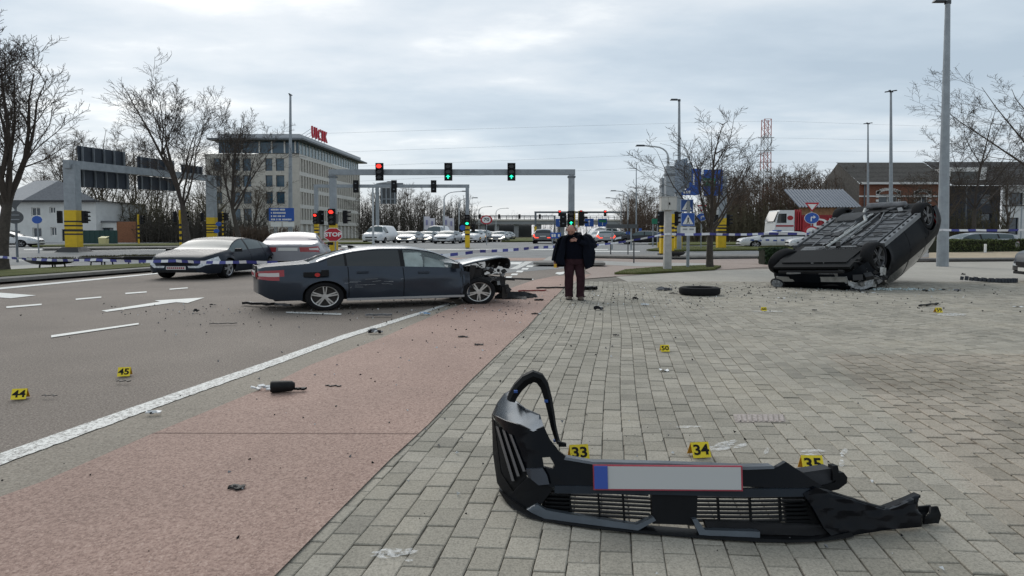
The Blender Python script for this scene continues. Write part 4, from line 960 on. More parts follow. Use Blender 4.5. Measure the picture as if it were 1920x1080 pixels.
# cantilever sign seen from behind, in front of the wood edge
y = 70; x0, x1, z0, z1 = rect(713, 743.5, 352, 382, y); t = thing('cantilever_sign', 'large sign seen from behind on a grey cantilever post left of centre', 'sign', (Xu(708, y), y, gz(y))); w = TW(t)
MB().box(((x0 + x1) / 2, y + .3, (z0 + z1) / 2), (x1 - x0, .06, z1 - z0)).build('panel', sign_back, t, w)
for k in range(4): MB().box((x0 + .2 + (x1 - x0 - .4) * k / 3, y + .2, (z0 + z1) / 2), (.12, .1, z1 - z0)).build('rail', galv, t, w)
MB().box(((x0 + x1) / 2, y + .18, z0 + (z1 - z0) * .3), (x1 - x0, .06, .1)).build('rail', galv, t, w)
MB().box((Xu(708, y), y, (gz(y) + z1) / 2), (.36, .34, z1 - gz(y) + .4)).build('post', galv, t, w); MB().box((Xu(732, y), y, Zv(345, y)), (Xu(755, y) - Xu(706, y), .26, .24)).build('beam', galv_dk, t, w)
def round_sign(name, label, u, v, r, y, kind_, posts=None, zbase=None):
    x, z = Xu(u, y), Zv(v, y); t = thing(name, label, 'sign', (x, y, gz(y))); w = TW(t)
    def D_(rr, dy, m, nm): mb = MB().disc((0, 0, 0), rr, .012, 26); mb.build(nm, m, t, w @ Matrix.Translation((x, y + dy, z)) @ SM)
    if kind_ == 'speed': D_(r, 0, sign_r, 'border'); D_(r * .74, -.014, sign_w, 'plate'); MB().text('70', r * .95, (x, y - .02, z), .006, wide=S, font_bold=.008).build('lettering', blk_plastic, t, w)
    if kind_ == 'blue': D_(r, 0, sign_w, 'border'); D_(r * .93, -.014, sign_b, 'plate')
    if kind_ == 'zone': D_(r, 0, sign_r, 'border'); D_(r * .72, -.014, sign_w, 'plate'); MB().box((x - .1, y - .02, z - .06), (.22, .008, .12)).box((x + .14, y - .02, z + .02), (.16, .008, .2)).build('symbol', blk_plastic, t, w)
    if kind_ == 'back': D_(r, 0, sign_back, 'plate')
    MB().tube([(x, y + .05, gz(y)), (x, y + .05, z + r)], .045, 8).build('post', galv, t, w); return t
round_sign('speed_sign', 'round white speed sign with red rim reading 70, beyond the second gantry', 912, 412, .47, 60, 'speed')
round_sign('cycle_sign', 'small round blue sign on a grey pole before the white house', 70.5, 412, .30, 42, 'blue')
# give-way and no-entry backs at the left
y = 31; x = Xu(31, y); t = thing('road_sign', 'triangle and round sign seen from behind on one pole at the left verge', 'sign', (x, y, gz(y))); w = TW(t)
MB().tube([(x, y, gz(y)), (x, y, Zv(377, y))], .055, 8).build('post', galv_dk, t, w)
MB().prism([(Xu(17, y), y - .06, Zv(377, y)), (Xu(45, y), y - .06, Zv(377, y)), (x, y - .06, Zv(393, y))], (0, .015, 0)).build('triangle_plate', sign_back, t, w)
MB().disc((0, 0, 0), .345, .015, 26).build('round_plate', sign_back, t, w @ Matrix.Translation((x, y - .06, Zv(407.5, y))) @ SM)
for dz in (.12, -.12): MB().box((x, y - .075, Zv(407.5, y) + dz), (.5, .02, .04)).build('bracket', galv, t, w)
# --- sign gantry across the side road, at the left
a, b = Vector((Xu(138.5, 44), 44, gz(44))), Vector((Xu(398, 62), 62, gz(62))); zA, zB_ = Zv(309, 44), Zv(337, 62) + .15
t = thing('sign_gantry', 'heavy grey sign gantry with board backs on yellow and black banded columns', 'traffic gantry', a); w = TW(t); dAB = (b - a); dAB.z = 0; dn = dAB.normalized(); sn = Vector((dn.y, -dn.x, 0))
for p, zt_, wd in ((a, zA, .88), (b, zB_, .86)):
    MB().box((p.x, p.y, (p.z + zt_) / 2), (wd, .62, zt_ - p.z)).build('column', galv, t, w)
    banded(t, p.x, p.y, p.z + .25, 3.35, wd / 2 + .012, w, [(0, .36, 0), (.36, .40, 1), (.40, .45, 0), (.45, .51, 1), (.51, .58, 0), (.58, .62, 1), (.62, .69, 0), (.69, .73, 1), (.73, 1, 0)], True, .66)
    MB().loft([[(p.x + sx_ * q * .5, p.y + sy_ * q * .42, p.z - .02 + zz) for sx_, sy_ in ((-1, -1), (1, -1), (1, 1), (-1, 1))] for q, zz in ((1.9, 0), (1.7, .1), (1.15, .4))]).build('foot', blk, t, w)
MB().bar(Vector((a.x, a.y, zA)) - dn * .5, Vector((b.x, b.y, zB_)) + dn * .5, .5, .62).build('beam', galv, t, w)
rnd = random.Random(8)
for f0, f1, zo, zh in ((.06, .34, .95, 1.25), (.06, .36, -.95, 1.35), (.42, .70, .78, 1.15), (.42, .72, -.95, 1.2), (.76, .95, .7, .9)):
    p0, p1 = a.lerp(b, f0), a.lerp(b, f1); z0_ = zA + (zB_ - zA) * f0 + zo; z1_ = zA + (zB_ - zA) * f1 + zo
    q0, q1 = Vector((p0.x, p0.y, z0_)) - sn * .42, Vector((p1.x, p1.y, z1_)) - sn * .42
    pn = MB().bar(q0, q1, .06, zh).build('panel', panel_dk, t, w)
    for k in range(5):
        q = q0.lerp(q1, (k + .3) / 4.6) + sn * .12; MB().bar(q - Vector((0, 0, zh * .5)), q + Vector((0, 0, zh * .5)), .13, .10).build('rib', galv_dk, pn, w)
for p in (a, b):
    for s1 in (-1, 1): head(t, (p.x + s1 * .95, p.y - .1, Zv(407, p.y)), None, s1 < 0, k=.95, turn=R(80 * s1), board=False)
# --- slim signal posts round the junction
GP = 'slim yellow and black signal posts'
def signal_post(label, u, vt, y, side_=1, faces=(1,), k=.9):
    g = at(u, y); t = thing('signal_post', label, 'traffic light', g, GP); w = TW(t); zt_ = Zv(vt, y)
    banded(t, g.x, g.y, g.z, zt_, .085, w, [(0, .20, 0), (.20, .27, 1), (.27, .34, 0), (.34, .41, 1), (.41, .48, 0), (.48, .55, 1), (.55, .60, 0), (.60, .66, 1), (.66, 1, 0)])
    for s1 in faces: head(t, (g.x + s1 * .38, g.y - .05, zt_ - .55), None, s1 < 0, k=k, turn=R(65 * s1), board=False)
    return t
signal_post('slim banded signal post before the brick garden wall', 260.5, 402, 60, faces=(1,))
signal_post('slim banded signal post just left of the dark saloon windscreen', 339, 394, 47, faces=(-1, 1)); signal_post('slim banded signal post right of the gantry far column', 418.5, 397, 64, faces=(1,))
signal_post('thin yellow signal post behind the white van, before the wood', 826 - 2, 425, 85, faces=(-1,), k=.5)
for o, (u, y) in zip([], []): pass
g = at(410, 58); t = thing('cycle_sign', 'pair of small blue round signs on the gantry far column', 'sign', g); w = TW(t)
for u, v in ((406, 433), (410, 420)): MB().disc((0, 0, 0), .22, .02, 18).build('plate', sign_b, t, w @ Matrix.Translation((Xu(u, 58), 58, Zv(v, 58))) @ SM)
MB().tube([(Xu(408, 58), 58.05, g.z), (Xu(408, 58), 58.05, Zv(417, 58))], .04).build('post', galv, t, w)
# --- lighting columns
GL = 'tall lighting columns'
def mast(label, u, vt, y, r0, heads, hx=1.0, arm=None, ub=None):
    g = at(ub or u, y); t = thing('lamp_post', label, 'street lamp', g, GL); w = TW(t); top = P(u, vt, y)
    MB().tube([g - Vector((0, 0, .1)), Vector((g.x + (top.x - g.x) * .5, y, (g.z + top.z) / 2)), top], [r0, r0 * .72, r0 * .42], 12, sx=S).build('column', galv, t, w)
    for k in range(heads):
        a = pi * (k + (.5 if heads % 2 == 0 else 0)) * 2 / max(heads, 2) + (0 if heads > 1 else pi); q = top + Vector((cos(a) * hx * .55, sin(a) * .5 * hx, .05)); MB().box(q, (hx * .8, .34 * hx, .14 * hx), rz=a, taper=.8).build('lamp_head', steel_dk, t, w)
    MB().tube([top - Vector((0, 0, .12 * hx)), top + Vector((0, 0, .10 * hx))], r0 * .55, 10, sx=S).build('cap', steel_dk, t, w)
mast('tallest lamp mast, close on the right behind the overturned car', 1777, 4, 27, .20, 1, .7, ub=1767)
mast('lamp mast with a crown head left of the tall right-hand mast', 1670.5, 172, 50, .15, 4, .5); mast('thinner lamp mast with a small crown head above the shed', 1627.5, 232, 66, .13, 4, .5)
mast('lamp mast in front of the office block', 544.5, 178, 66, .21, 2, .5); mast('lamp mast rising beside the blue gantry panels', 1273.5, 188, 46, .15, 1, .75); mast('thin mast standing alone between the gantry and the wood', 1193, 308, 80, .09, 0)
GC = 'curved arm street lamps'
def curved(label, u, vb, vt, y, arm, r=.07):
    g = at(u, y); t = thing('street_lamp', label, 'street lamp', g, GC); w = TW(t); zt_ = Zv(vt, y); ht = zt_ - g.z; rr = abs(arm) * .55; sg = 1 if arm > 0 else -1
    pts = [g, Vector((g.x, y, zt_ - rr * .75))] + [Vector((g.x + sg * rr * (1 - cos(a)), y, zt_ - rr * .75 + rr * .75 * sin(a))) for a in (.3, .6, .9, 1.2, 1.5)] + [Vector((g.x + arm, y, zt_ + .1))]
    MB().tube(pts, [r, r * .8] + [r * .6] * (len(pts) - 2), 8, sx=1.2).build('column', M('pale_galvanised', (.42, .44, .45), .5, var=.1), t, w)
    MB().box((g.x + arm + sg * .3, y, zt_ + .1), (.85, .3, .13), taper=.8).build('lamp_head', steel_dk, t, w)
for a_ in (('curved lamp left of the second gantry, by the sign back', 700, 450, 343, 60, 1.6, .10), ('first curved lamp of the row left of the overpass', 833, 450, 360, 75, 2.4, .09), ('second curved lamp of the row left of the overpass', 861, 450, 372, 95, 2.4, .09), ('small curved lamp over the middle of the overpass', 898, 430, 388, 160, 3, .11), ('small curved lamp at the right of the speed sign', 930, 430, 391, 165, 3, .11), ('large curved lamp leaning left beside the grey gantry panels', 1250.5, 500, 275, 52, -2.2, .11), ('curved lamp before the wood right of the far gantry', 1177, 450, 359, 85, -1.9, .09), ('lower curved lamp right of the far blue boards', 1164, 450, 372, 100, -2.0, .10)): curved(*a_)
# --- grey gantry with blue boards at the right
ya_ = 38.0; xc0 = Xu(1254, ya_); t = thing('sign_gantry', 'grey gantry on yellow banded columns holding blue motorway boards, behind the small tree', 'traffic gantry', (xc0, ya_, gz(ya_))); w = TW(t)
for u, y, vt, wd in ((1254, 38, 312, .56), (1271, 47, 300, .56), (1244, 39.5, 334, .42), (1352, 49, 330, .66)):
    x = Xu(u, y); zt_ = Zv(vt, y); MB().box((x, y, (gz(y) + zt_) / 2), (wd, .5, zt_ - gz(y))).build('column', galv, t, w); MB().box((x, y, zt_ - .55), (wd + .1, .58, .14)).build('collar', galv_dk, t, w)
    if u != 1271 or True: banded(t, x, y, gz(y) + .12, 2.85 if u != 1352 else 2.9, wd / 2 + .012, w, [(0, .40, 0), (.40, .44, 1), (.44, .50, 0), (.50, .57, 1), (.57, .63, 0), (.63, .69, 1), (.69, .74, 0), (.74, .78, 1), (.78, 1, 0)], True, .54); MB().box((x, y, gz(y) + .06), (wd + .2, .7, .12)).build('foot', blk, t, w)
MB().bar((Xu(1271, 47), 47, Zv(330, 47)), (Xu(1354, 49), 49, Zv(336, 49)), .4, .5).build('beam', galv, t, w)
def hang(u0, u1, v0, v1, y, mat, nm='panel'):
    x0, x1, z0, z1 = rect(u0, u1, v0, v1, y); return MB().box(((x0 + x1) / 2, y, (z0 + z1) / 2), (x1 - x0, .07, z1 - z0)).build(nm, mat, t, w)
p_ = hang(1286, 1313, 316, 365, 46, sign_b); MB().box((Xu(1299, 46), 45.94, Zv(336, 46)), (.12, .02, .9)).build('arrow', sign_w, p_, w)
p_ = hang(1318, 1353, 318, 367, 46.6, sign_b); hang(1317.5, 1339, 334, 349, 46.53, sign_g, 'field'); MB().text('A13 E313', .36, (Xu(1328, 46.4), 46.46, Zv(341, 46.4)), .01, wide=S).build('lettering', sign_w, p_, w)
p_ = hang(1277, 1307, 356, 366, 45.9, sign_b)
for k in range(3): MB().box((Xu(1282 + 5 * k, 45.8), 45.84, Zv(360, 45.8)), (.16, .02, .2)).build('symbol', sign_w, p_, w)
for k in range(4):
    x, y = Xu(1273 + k * 4.5, 41 + k), 41 + k; MB().box((x, y, Zv(332, y) + .3 * (k % 2)), (.07, 1.5, 2.2 - .25 * k), rz=.15).build('end_panel', M('panel_edge', (.10, .14, .19), .5, metal=.2), t, w)
for u, y, s1 in ((1238, 37.6, -1), (1266, 38, 1), (1364, 49, 1), (1341, 49, -1)): head(t, (Xu(u, y), y - .1, Zv(410 if u < 1300 else 413, y)), None, s1 < 0, k=.95, turn=R(70 * s1), board=False)
# --- control cabinet on a concrete post
yk = 23.6; g = at(1251, yk); t = thing('control_cabinet', 'grey control cabinet with two doors on a concrete post beside the crossing signs', 'cabinet', g); w = TW(t)
MB().box((g.x, yk, (g.z + Zv(395, yk)) / 2), (.30, .22, Zv(395, yk) - g.z), taper=.85).build('post', M('post_concrete', (.40, .39, .37), .9, var=.15, scale=4), t, w)
x0, x1, z0, z1 = rect(1237.5, 1266, 370, 394.5, yk); cabm = M('cabinet_grey', (.46, .45, .42), .6, var=.06)
MB().box(((x0 + x1) / 2, yk, (z0 + z1) / 2), (x1 - x0, .34, z1 - z0)).build('body', cabm, t, w)
for q0, q1 in ((.02, .42), (.45, .98)): MB().box((x0 + (x1 - x0) * (q0 + q1) / 2, yk - .18, (z0 + z1) / 2), ((x1 - x0) * (q1 - q0), .02, (z1 - z0) * .95)).build('door', cabm, t, w)
MB().box((x0 + (x1 - x0) * .52, yk - .20, (z0 + z1) / 2), (.05, .03, .09)).build('handle', blk_plastic, t, w)
MB().box(((x0 + x1) / 2, yk, z1 + .012), (x1 - x0 + .06, .40, .02)).build('lid', cabm, t, w)
# --- pedestrian crossing signs
yk = 25.0; g = at(1288, yk); t = thing('crossing_sign', 'two blue pedestrian crossing signs above a white plate on a grey pole', 'sign', g); w = TW(t)
MB().tube([(g.x + .05, yk + .05, g.z), (g.x + .05, yk + .05, Zv(376, yk))], .052, 10, sx=S).build('post', galv, t, w)
def crossing(u0, u1, v0, v1, m_, y):
    x0, x1, z0, z1 = rect(u0, u1, v0, v1, y); cx, cz, hx, hz_ = (x0 + x1) / 2, (z0 + z1) / 2, (x1 - x0) / 2, (z1 - z0) / 2
    MB().box((cx, y, cz), (x1 - x0, .02, z1 - z0)).build('border', M('sign_rim', (.30, .38, .55), .4), t, w); pl = MB().box((cx, y - .012, cz), ((x1 - x0) * .92, .01, (z1 - z0) * .92)).build('plate', m_, t, w)
    MB().prism([(cx - hx * .80, y - .022, cz - hz_ * .72), (cx + hx * .80, y - .022, cz - hz_ * .72), (cx, y - .022, cz + hz_ * .72)], (0, .008, 0)).build('triangle', sign_w, pl, w)
    mb = MB().disc((cx + .01, y - .030, cz + hz_ * .18), hz_ * .12, .008, 10)
    mb.prism([(cx - hx * .08, y - .030, cz + hz_ * .06), (cx + hx * .10, y - .030, cz + hz_ * .06), (cx + hx * .12, y - .030, cz - hz_ * .22), (cx - hx * .06, y - .030, cz - hz_ * .22)], (0, .008, 0))
    for dx in (-.22, .16): mb.prism([(cx + hx * .0, y - .032, cz - hz_ * .15), (cx + hx * .08, y - .032, cz - hz_ * .2), (cx + hx * (dx + .1), y - .032, cz - hz_ * .62), (cx + hx * dx, y - .032, cz - hz_ * .62)], (0, .008, 0))
    mb.build('walking_figure', blk_plastic, pl, w)
crossing(1275.5, 1299, 374, 397, M('sign_blue_faded', (.030, .085, .27), .5, var=.15), yk + .12); crossing(1276.5, 1302, 399, 424, sign_b, yk)
x0, x1, z0, z1 = rect(1276, 1304, 425.5, 438.5, yk); MB().box(((x0 + x1) / 2, yk, (z0 + z1) / 2), (x1 - x0, .02, z1 - z0)).build('plate', sign_w, t, w)
mb = MB()
for k, (a, b) in enumerate(((.14, .44), (.58, .88))): mb.box((x0 + (x1 - x0) * (a + b) / 2, yk - .014, z0 + (z1 - z0) * .66), ((x1 - x0) * (b - a), .006, .07))
mb.build('symbol', M('faded_ink', (.32, .33, .35), .6), t, w)
# --- sign stacks
def stack(label, u, y, vtri, vround, vz=None, k=1.0):
    x = Xu(u, y); t = thing('road_sign', label, 'sign', (x, y, gz(y))); w = TW(t)
    MB().tube([(x, y + .06, gz(y)), (x, y + .06, Zv(vtri, y) + .3)], .05, 8).build('post', galv, t, w)
    def tri(r, dy): zc_ = Zv(vtri, y) + r * .2; return MB().prism([(x - r * S * .9, y + dy, zc_ + r * .5), (x + r * S * .9, y + dy, zc_ + r * .5), (x, y + dy, zc_ - r * .95)], (0, .012, 0))
    tri(.46 * k, 0).build('triangle_plate', sign_r, t, w); tri(.29 * k, -.014).build('triangle_field', sign_w, t, w)
    def D_(r, dy, v): return MB().disc((0, 0, 0), r, .012, 24).xf(Matrix.Translation((x, y + dy, Zv(v, y))) @ SM)
    D_(.42 * k, 0, vround).build('border', sign_w, t, w); D_(.395 * k, -.014, vround).build('round_plate', sign_b, t, w); zc_ = Zv(vround, y); q = .4 * k
    MB().box((x - .10 * q * S, y - .02, zc_ - .25 * q), (.2 * q, .008, .7 * q)).box((x + .08 * q, y - .021, zc_ + .18 * q), (.42 * q * S, .008, .2 * q)).prism([(x + .28 * q, y - .024, zc_ + .5 * q), (x + .28 * q, y - .024, zc_ - .12 * q), (x + .72 * q, y - .024, zc_ + .18 * q)], (0, .008, 0)).build('arrow', sign_w, t, w)
    if vz:
        D_(.40 * k, 0, vz).build('zone_border', sign_r, t, w); D_(.29 * k, -.014, vz).build('zone_plate', sign_w, t, w)
        MB().box((x - .1, y - .02, Zv(vz, y) - .05), (.26, .008, .1)).box((x + .12, y - .021, Zv(vz, y) + .05), (.14, .008, .16)).build('symbol', M('faded_ink', (.3, .3, .3), .6), t, w)
stack('yield triangle over a blue turn-right disc and a red-rimmed disc, before the truck', 1521.5, 44, 388, 409, 434, 1.02)
stack('small yield triangle over a blue turn-right disc, between small tree and crossing signs', 1315, 48, 390, 407, None, .78)
# --- railing posts, bollards, small boards at the centre right
GR = 'thin dark posts along the kerb'
for u, vt, vb in ((1145, 457, 480.5), (1177.5, 412, 480.5), (1188.5, 453, 494)):
    g = G(u, vb); top = P(u, vt, g.y); tag(MB().tube([g * 0, top - g], .035, 8).build('kerb_post', steel_dk), {1145: 'thin dark kerb post nearest the man', 1177.5: 'tall thin sign pole between two kerb posts', 1188.5: 'thin dark kerb post standing nearest the camera, right of the man'}[u], 'post', GR).location = g
def bollard(label, u, v, h=1.0, y=None, keeplow=False):
    g = G(u, v); t = thing('bollard', label, 'bollard', g, 'yellow keep-left bollards'); MB().box((0, 0, .3), (.34, .2, .6)).build('lower_panel', yel, t); MB().box((0, 0, .82), (.26, .16, .42)).build('upper_panel', blk, t)
    MB().disc((0, 0, 0), .20, .03, 16).build('disc', sign_b, t, Matrix.Translation((0, -.12, 1.2)) @ SM); MB().box((0, 0, 1.2), (.12, .1, .4)).build('neck', galv_dk, t)
bollard('yellow and black bollard with blue disc left of the grey control cabinet', 1237, 467); bollard('yellow bollard at the far verge, right of the row of oncoming cars', 1131 + 46, 456)
y = 55; board('diversion_sign', 'small round orange sign over a turquoise plate left of the grey gantry', 1222, 1236, 410, 420, y, sign_g, 0)
board('diversion_sign', 'dark arrow shaped board seen from behind, right of the man', 1136, 1196, 420.5, 428, 48, sign_back, 0); board('small_sign', 'tiny blue parking sign far behind the kerb posts', 1198, 1203, 428, 436, 70, sign_b, 0, cat='sign')
# --- planters on legs
GPl = 'shallow planters on legs along the left verge'
def planter(label, u, v, wpx, hh, seed):
    g = G(u, v); t = thing('planter', label, 'planter', g, GPl); r = wpx / FPX * g.y / 2; q = Matrix.Diagonal((1, .75, 1, 1)); dk = M('planter_steel', (.03, .03, .032), .55, var=.2)
    MB().lathe([(r * .35, hh - .22), (r * .72, hh - .17), (r * .96, hh - .06), (r, hh), (r * .97, hh + .02), (r * .93, hh - .01)], 24).build('bowl', dk, t, q, 40)
    MB().disc((0, 0, hh - .03), r * .94, .02, 20, axis='Z').build('soil', M('planter_soil', (.05, .04, .03), 1.0), t, q)
    for x, y in ((-.38, -.2), (.32, -.2), (-.15, .25), (.38, .3)): MB().tube([(x * r, y * r, 0), (x * r * .9, y * r * .9, hh - .18)], .03, 8).build('leg', dk, t)
    rnd = random.Random(seed); mb = MB()
    for k in range(500):
        a, d = rnd.uniform(0, 6.28), sqrt(rnd.random()) * r * .9; p = Vector((d * cos(a), d * sin(a) * .75, hh)); h = rnd.uniform(.03, .11); e = Vector((rnd.gauss(0, 1), rnd.gauss(0, 1), 0)).normalized() * .03
        mb.add([p - e, p + e, p + Vector((rnd.gauss(0, .05), rnd.gauss(0, .05), h))], [(0, 1, 2)])
    f = mb.build('plants', M('heather', (.075, .068, .035), .95, var=.3), t, fixn=False); f['kind'] = 'stuff'
planter('broad shallow planter on legs nearest the left street tree', 97, 509, 88, .50, 1); planter('shallow planter on legs second from the left street tree', 190, 502, 78, .48, 2); planter('shallow planter on legs just left of the dark saloon', 262, 498, 84, .46, 3); planter('small dark planter on legs under the grey control cabinet', 1267, 486, 36, .42, 4)
# white post on a slab by the hedge
g = G(1847, 476.5); t = thing('marker_post', 'short white post on a concrete slab in front of the hedge', 'post', (g.x, g.y, g.z + .06)); MB().box((0, 0, .03), (.9, .35, .06)).build('slab', kerbm, t); MB().box((0, 0, .36), (.11, .11, .6)).build('post', sign_w, t)
yk = 56; g = at(1913, yk); tag(MB().tube([(0, 0, 0), (0, 0, Zv(388, yk) - g.z)], .06, 8).build('flag_pole', galv), 'slim grey pole before the white rendered facade', 'pole').location = g
# --- overpass and what stands on it
yo = 190; zo = gz(yo); xa, xb = Xu(868, yo), Xu(1240, yo); t = thing('overpass', 'distant concrete road overpass with a railing, behind the speed sign', 'bridge', ((xa + xb) / 2, yo, zo)); w = TW(t); dk = M('overpass_concrete', (.26, .27, .275), .9, var=.12, scale=.2)
zA_, zB2 = Zv(421, yo), Zv(414, yo); MB().box(((xa + xb) / 2, yo, (zA_ + zB2) / 2), (xb - xa, 9, zB2 - zA_)).build('deck', dk, t, w); MB().box(((xa + xb) / 2, yo - 4.55, zB2 + .1), (xb - xa, .3, .5)).build('edge_beam', concrete, t, w)
for k in range(34): MB().box((xa + (xb - xa) * (k + .5) / 34, yo - 4.5, zB2 + .9), (.14, .12, 1.1)).build('railing_post', steel_dk, t, w)
for dz in (.9, 1.45): MB().box(((xa + xb) / 2, yo - 4.5, zB2 + dz), (xb - xa, .1, .12)).build('rail', steel_dk, t, w)
for u in (906, 932, 968, 1010, 1052): MB().box((Xu(u, yo), yo, (zo + zA_) / 2), (1.5, 7, zA_ - zo)).build('pier', dk, t, w)
MB().box((Xu(924, yo), yo + 6, (zo + zA_) / 2), (26, .5, zA_ - zo)).build('abutment', M('abutment', (.16, .165, .17), .9), t, w)
GF = 'white advertising flags behind the waiting cars'
for k, u in enumerate((795, 805, 831, 841)):
    y = 95 + 2 * k; g = at(u, y); t = thing('flag', ('white advertising flag leftmost behind the waiting cars', 'white advertising flag second from left behind the waiting cars', 'white advertising flag behind the tall white van', 'white advertising flag right of the tall white van')[k], 'flag', g, GF)
    zt_ = Zv(406 + (k % 2) * 3, y) - g.z; MB().tube([(0, 0, 0), (0, 0, zt_ + .2)], .06).build('pole', galv, t); mb = MB().grid([[(.06 + i * .19, .1 * sin(i * .9), zt_ * f) for i in range(6)] for f in (.45, .6, .8, 1)]); mb.build('cloth', M('flag_white', (.62, .61, .66), .8), t, None, 60, fixn=False); MB().box((.5, -.12, zt_ * .75), (.28, .02, zt_ * .22)).build('print', M('flag_print', (.25, .25, .42), .8), t)
# --- lattice pylon and its wires
yp = 420; gp = at(1433, yp); t = thing('pylon', 'red and white lattice electricity pylon far behind the scrub', 'pylon', gp); w = TW(t); zt_ = Zv(224, yp); hx = 6.2 * yp / FPX; pr, pw = M('pylon_red', (.40, .12, .10), .7), M('pylon_white', (.50, .51, .53), .7)
nb = 14
for k in range(nb):
    za, zb2 = gp.z + (zt_ - gp.z) * k / nb, gp.z + (zt_ - gp.z) * (k + 1) / nb; mb = MB(); r0_, r1_ = hx * (1.25 - .25 * k / nb), hx * (1.25 - .25 * (k + 1) / nb)
    for sx_, sy_ in ((-1, -1), (1, -1), (1, 1), (-1, 1)): mb.bar((gp.x + sx_ * r0_, yp + sy_ * r0_, za), (gp.x + sx_ * r1_, yp + sy_ * r1_, zb2), .42)
    for sy_ in (-1, 1): mb.bar((gp.x - r0_, yp + sy_ * r0_, za), (gp.x + r1_, yp + sy_ * r1_, zb2), .26).bar((gp.x + r0_, yp + sy_ * r0_, za), (gp.x - r1_, yp + sy_ * r1_, zb2), .26).bar((gp.x - r1_, yp + sy_ * r1_, zb2), (gp.x + r1_, yp + sy_ * r1_, zb2), .22)
    mb.build('lattice_bay', pr if (k // 2) % 2 == 0 else pw, t, w)
for v in (258, 282, 304): MB().box((gp.x, yp, Zv(v, yp)), (30 * yp / FPX, .5, .5)).build('crossarm', pw, t, w)
GW2 = 'overhead power lines strung from the pylon'
for k, (v, vl, vr) in enumerate(((226, 262, 243), (258, 300, 268), (282, 330, 286), (304, 362, 304))):
    mb = MB(); a = P(1433, v, yp); pts = []
    for q in range(25):
        f = q / 24; u = -200 + 2500 * f; y = yp + abs(u - 1433) * (-.10); vv = v + (vl - v) * max(0, (1433 - u) / 1233) + (vr - v) * max(0, (u - 1433) / 487); pts.append(P(u, vv, y) - a)
    mb.tube(pts, .05, 3, cap=False); tag(mb.build('power_line', M('wire', (.22, .25, .28), .6)), ('power line from the pylon tip, highest of the four', 'power line at the upper crossarm of the pylon', 'power line at the middle crossarm of the pylon', 'power line at the lowest crossarm of the pylon')[k], 'cable', GW2).location = a
# --- police tape
tape_w, tape_b = M('tape_white', (.68, .68, .70), .5), M('tape_blue', (.045, .05, .24), .5)
def tape(label, pts, wd, step, sag=.06, tilt=0.0):
    """blue and white barrier tape hung between fixed points"""
    t = thing('police_tape', label, 'barrier tape', pts[0], 'blue and white police tape'); w = TW(t); mb = MB(); i = 0; o = Vector((0, 0, wd / 2))
    for a, b in zip(pts[:-1], pts[1:]):
        ln = (b - a).length; n = max(2, int(ln / step))
        def pt(f): p = a.lerp(b, f); p.z -= sag * 4 * f * (1 - f) * min(1, ln / 6); p.y += .015 * sin(f * 40); return p
        for k in range(n):
            p, q = pt(k / n), pt((k + 1) / n); tw_ = Vector((0, .02 * sin(i * .7), 0)); s_ = (q - p) * .18
            mb.add([p - o - tw_, q - o - tw_, q + o + tw_ , p + o + tw_], [(0, 1, 2, 3)], i % 2); i += 1
    mb.build('ribbon', [tape_w, tape_b], t, w, fixn=False); return t
tape('police tape across the left road in front of the dark saloon', [P(-40, 481, 21.5), P(5, 482, 21.3), P(180, 487, 19.0), P(330, 489, 18.0), P(462, 491, 16.4), P(520, 492, 16.2)], .085, .30)
tape('police tape rising from the wrecked saloon bonnet to the man', [P(800, 481, 13.6), P(900, 471, 14.5), P(1010, 463.5, 16), P(1062, 460.5, 17)], .075, .19)
tape('police tape running from behind the man to the cabinet post', [P(1100, 460, 22), P(1145, 456.5, 22.6), P(1188, 450, 23.0), P(1240, 440, 23.3), P(1251, 438.5, 23.4)], .07, .28)
tape('police tape from the cabinet post past the small tree to the wreck', [P(1251, 438.5, 23.4), P(1331, 438.5, 24.6), P(1442, 437.5, 27), P(1600, 436, 27), P(1768, 431, 26.8)], .10, .42)
tape('police tape right of the tall lamp mast', [P(1768, 431, 26.8), P(1830, 431.5, 27), P(1930, 430.5, 27), P(2080, 428, 26)], .10, .42)
# ================================================================== vehicles
glass_car = M('car_glass', (0.018, 0.022, 0.024), 0.04, spec=0.6); glass_sky = M('car_glass_sky', (0.075, 0.10, 0.105), 0.05, spec=.4)  # the paler glass has reflected sky mixed into its base colour
tyre_m = M('tyre_rubber', (0.010, 0.010, 0.011), 0.8, spec=.2, var=.3, scale=12, bump=.3, bscale=60); alloy = M('alloy', (0.42, 0.42, 0.43), 0.35, metal=.75, var=.12, scale=9); alloy_dk = M('alloy_dark', (0.05, 0.05, 0.053), .4, metal=.5)
trim_m = M('car_trim', (0.008, 0.008, 0.009), 0.5, spec=.25); seam_m = M('panel_gap', (0.004, 0.004, 0.004), .9); chrome = M('chrome', (.55, .55, .56), .18, metal=.95)
lampg = M('headlamp_glass', (.50, .52, .54), .12, spec=.8, var=.45, scale=14); lamp_on = M('headlamp_lit', (1, .93, .78), .3, emit=1.4); lamp_am = M('indicator_lit', (1, .55, .12), .3, emit=1.2); tailr = M('tail_lamp', (.26, .008, .014), .2, coat=.5); tail_on = M('brake_lamp_lit', (1, .08, .04), .3, emit=.9)
plate_m = M('number_plate', (.60, .59, .56), .5); plate_r = M('plate_red', (.33, .03, .05), .5); under = M('underbody', (.010, .010, .011), .9)
def paint_(name, col, rough=.22, metal=.25, dirt=.25): return M(name, col, max(rough, .28), metal=metal, var=dirt * .35, scale=1.3, coat=.25, spec=.4)
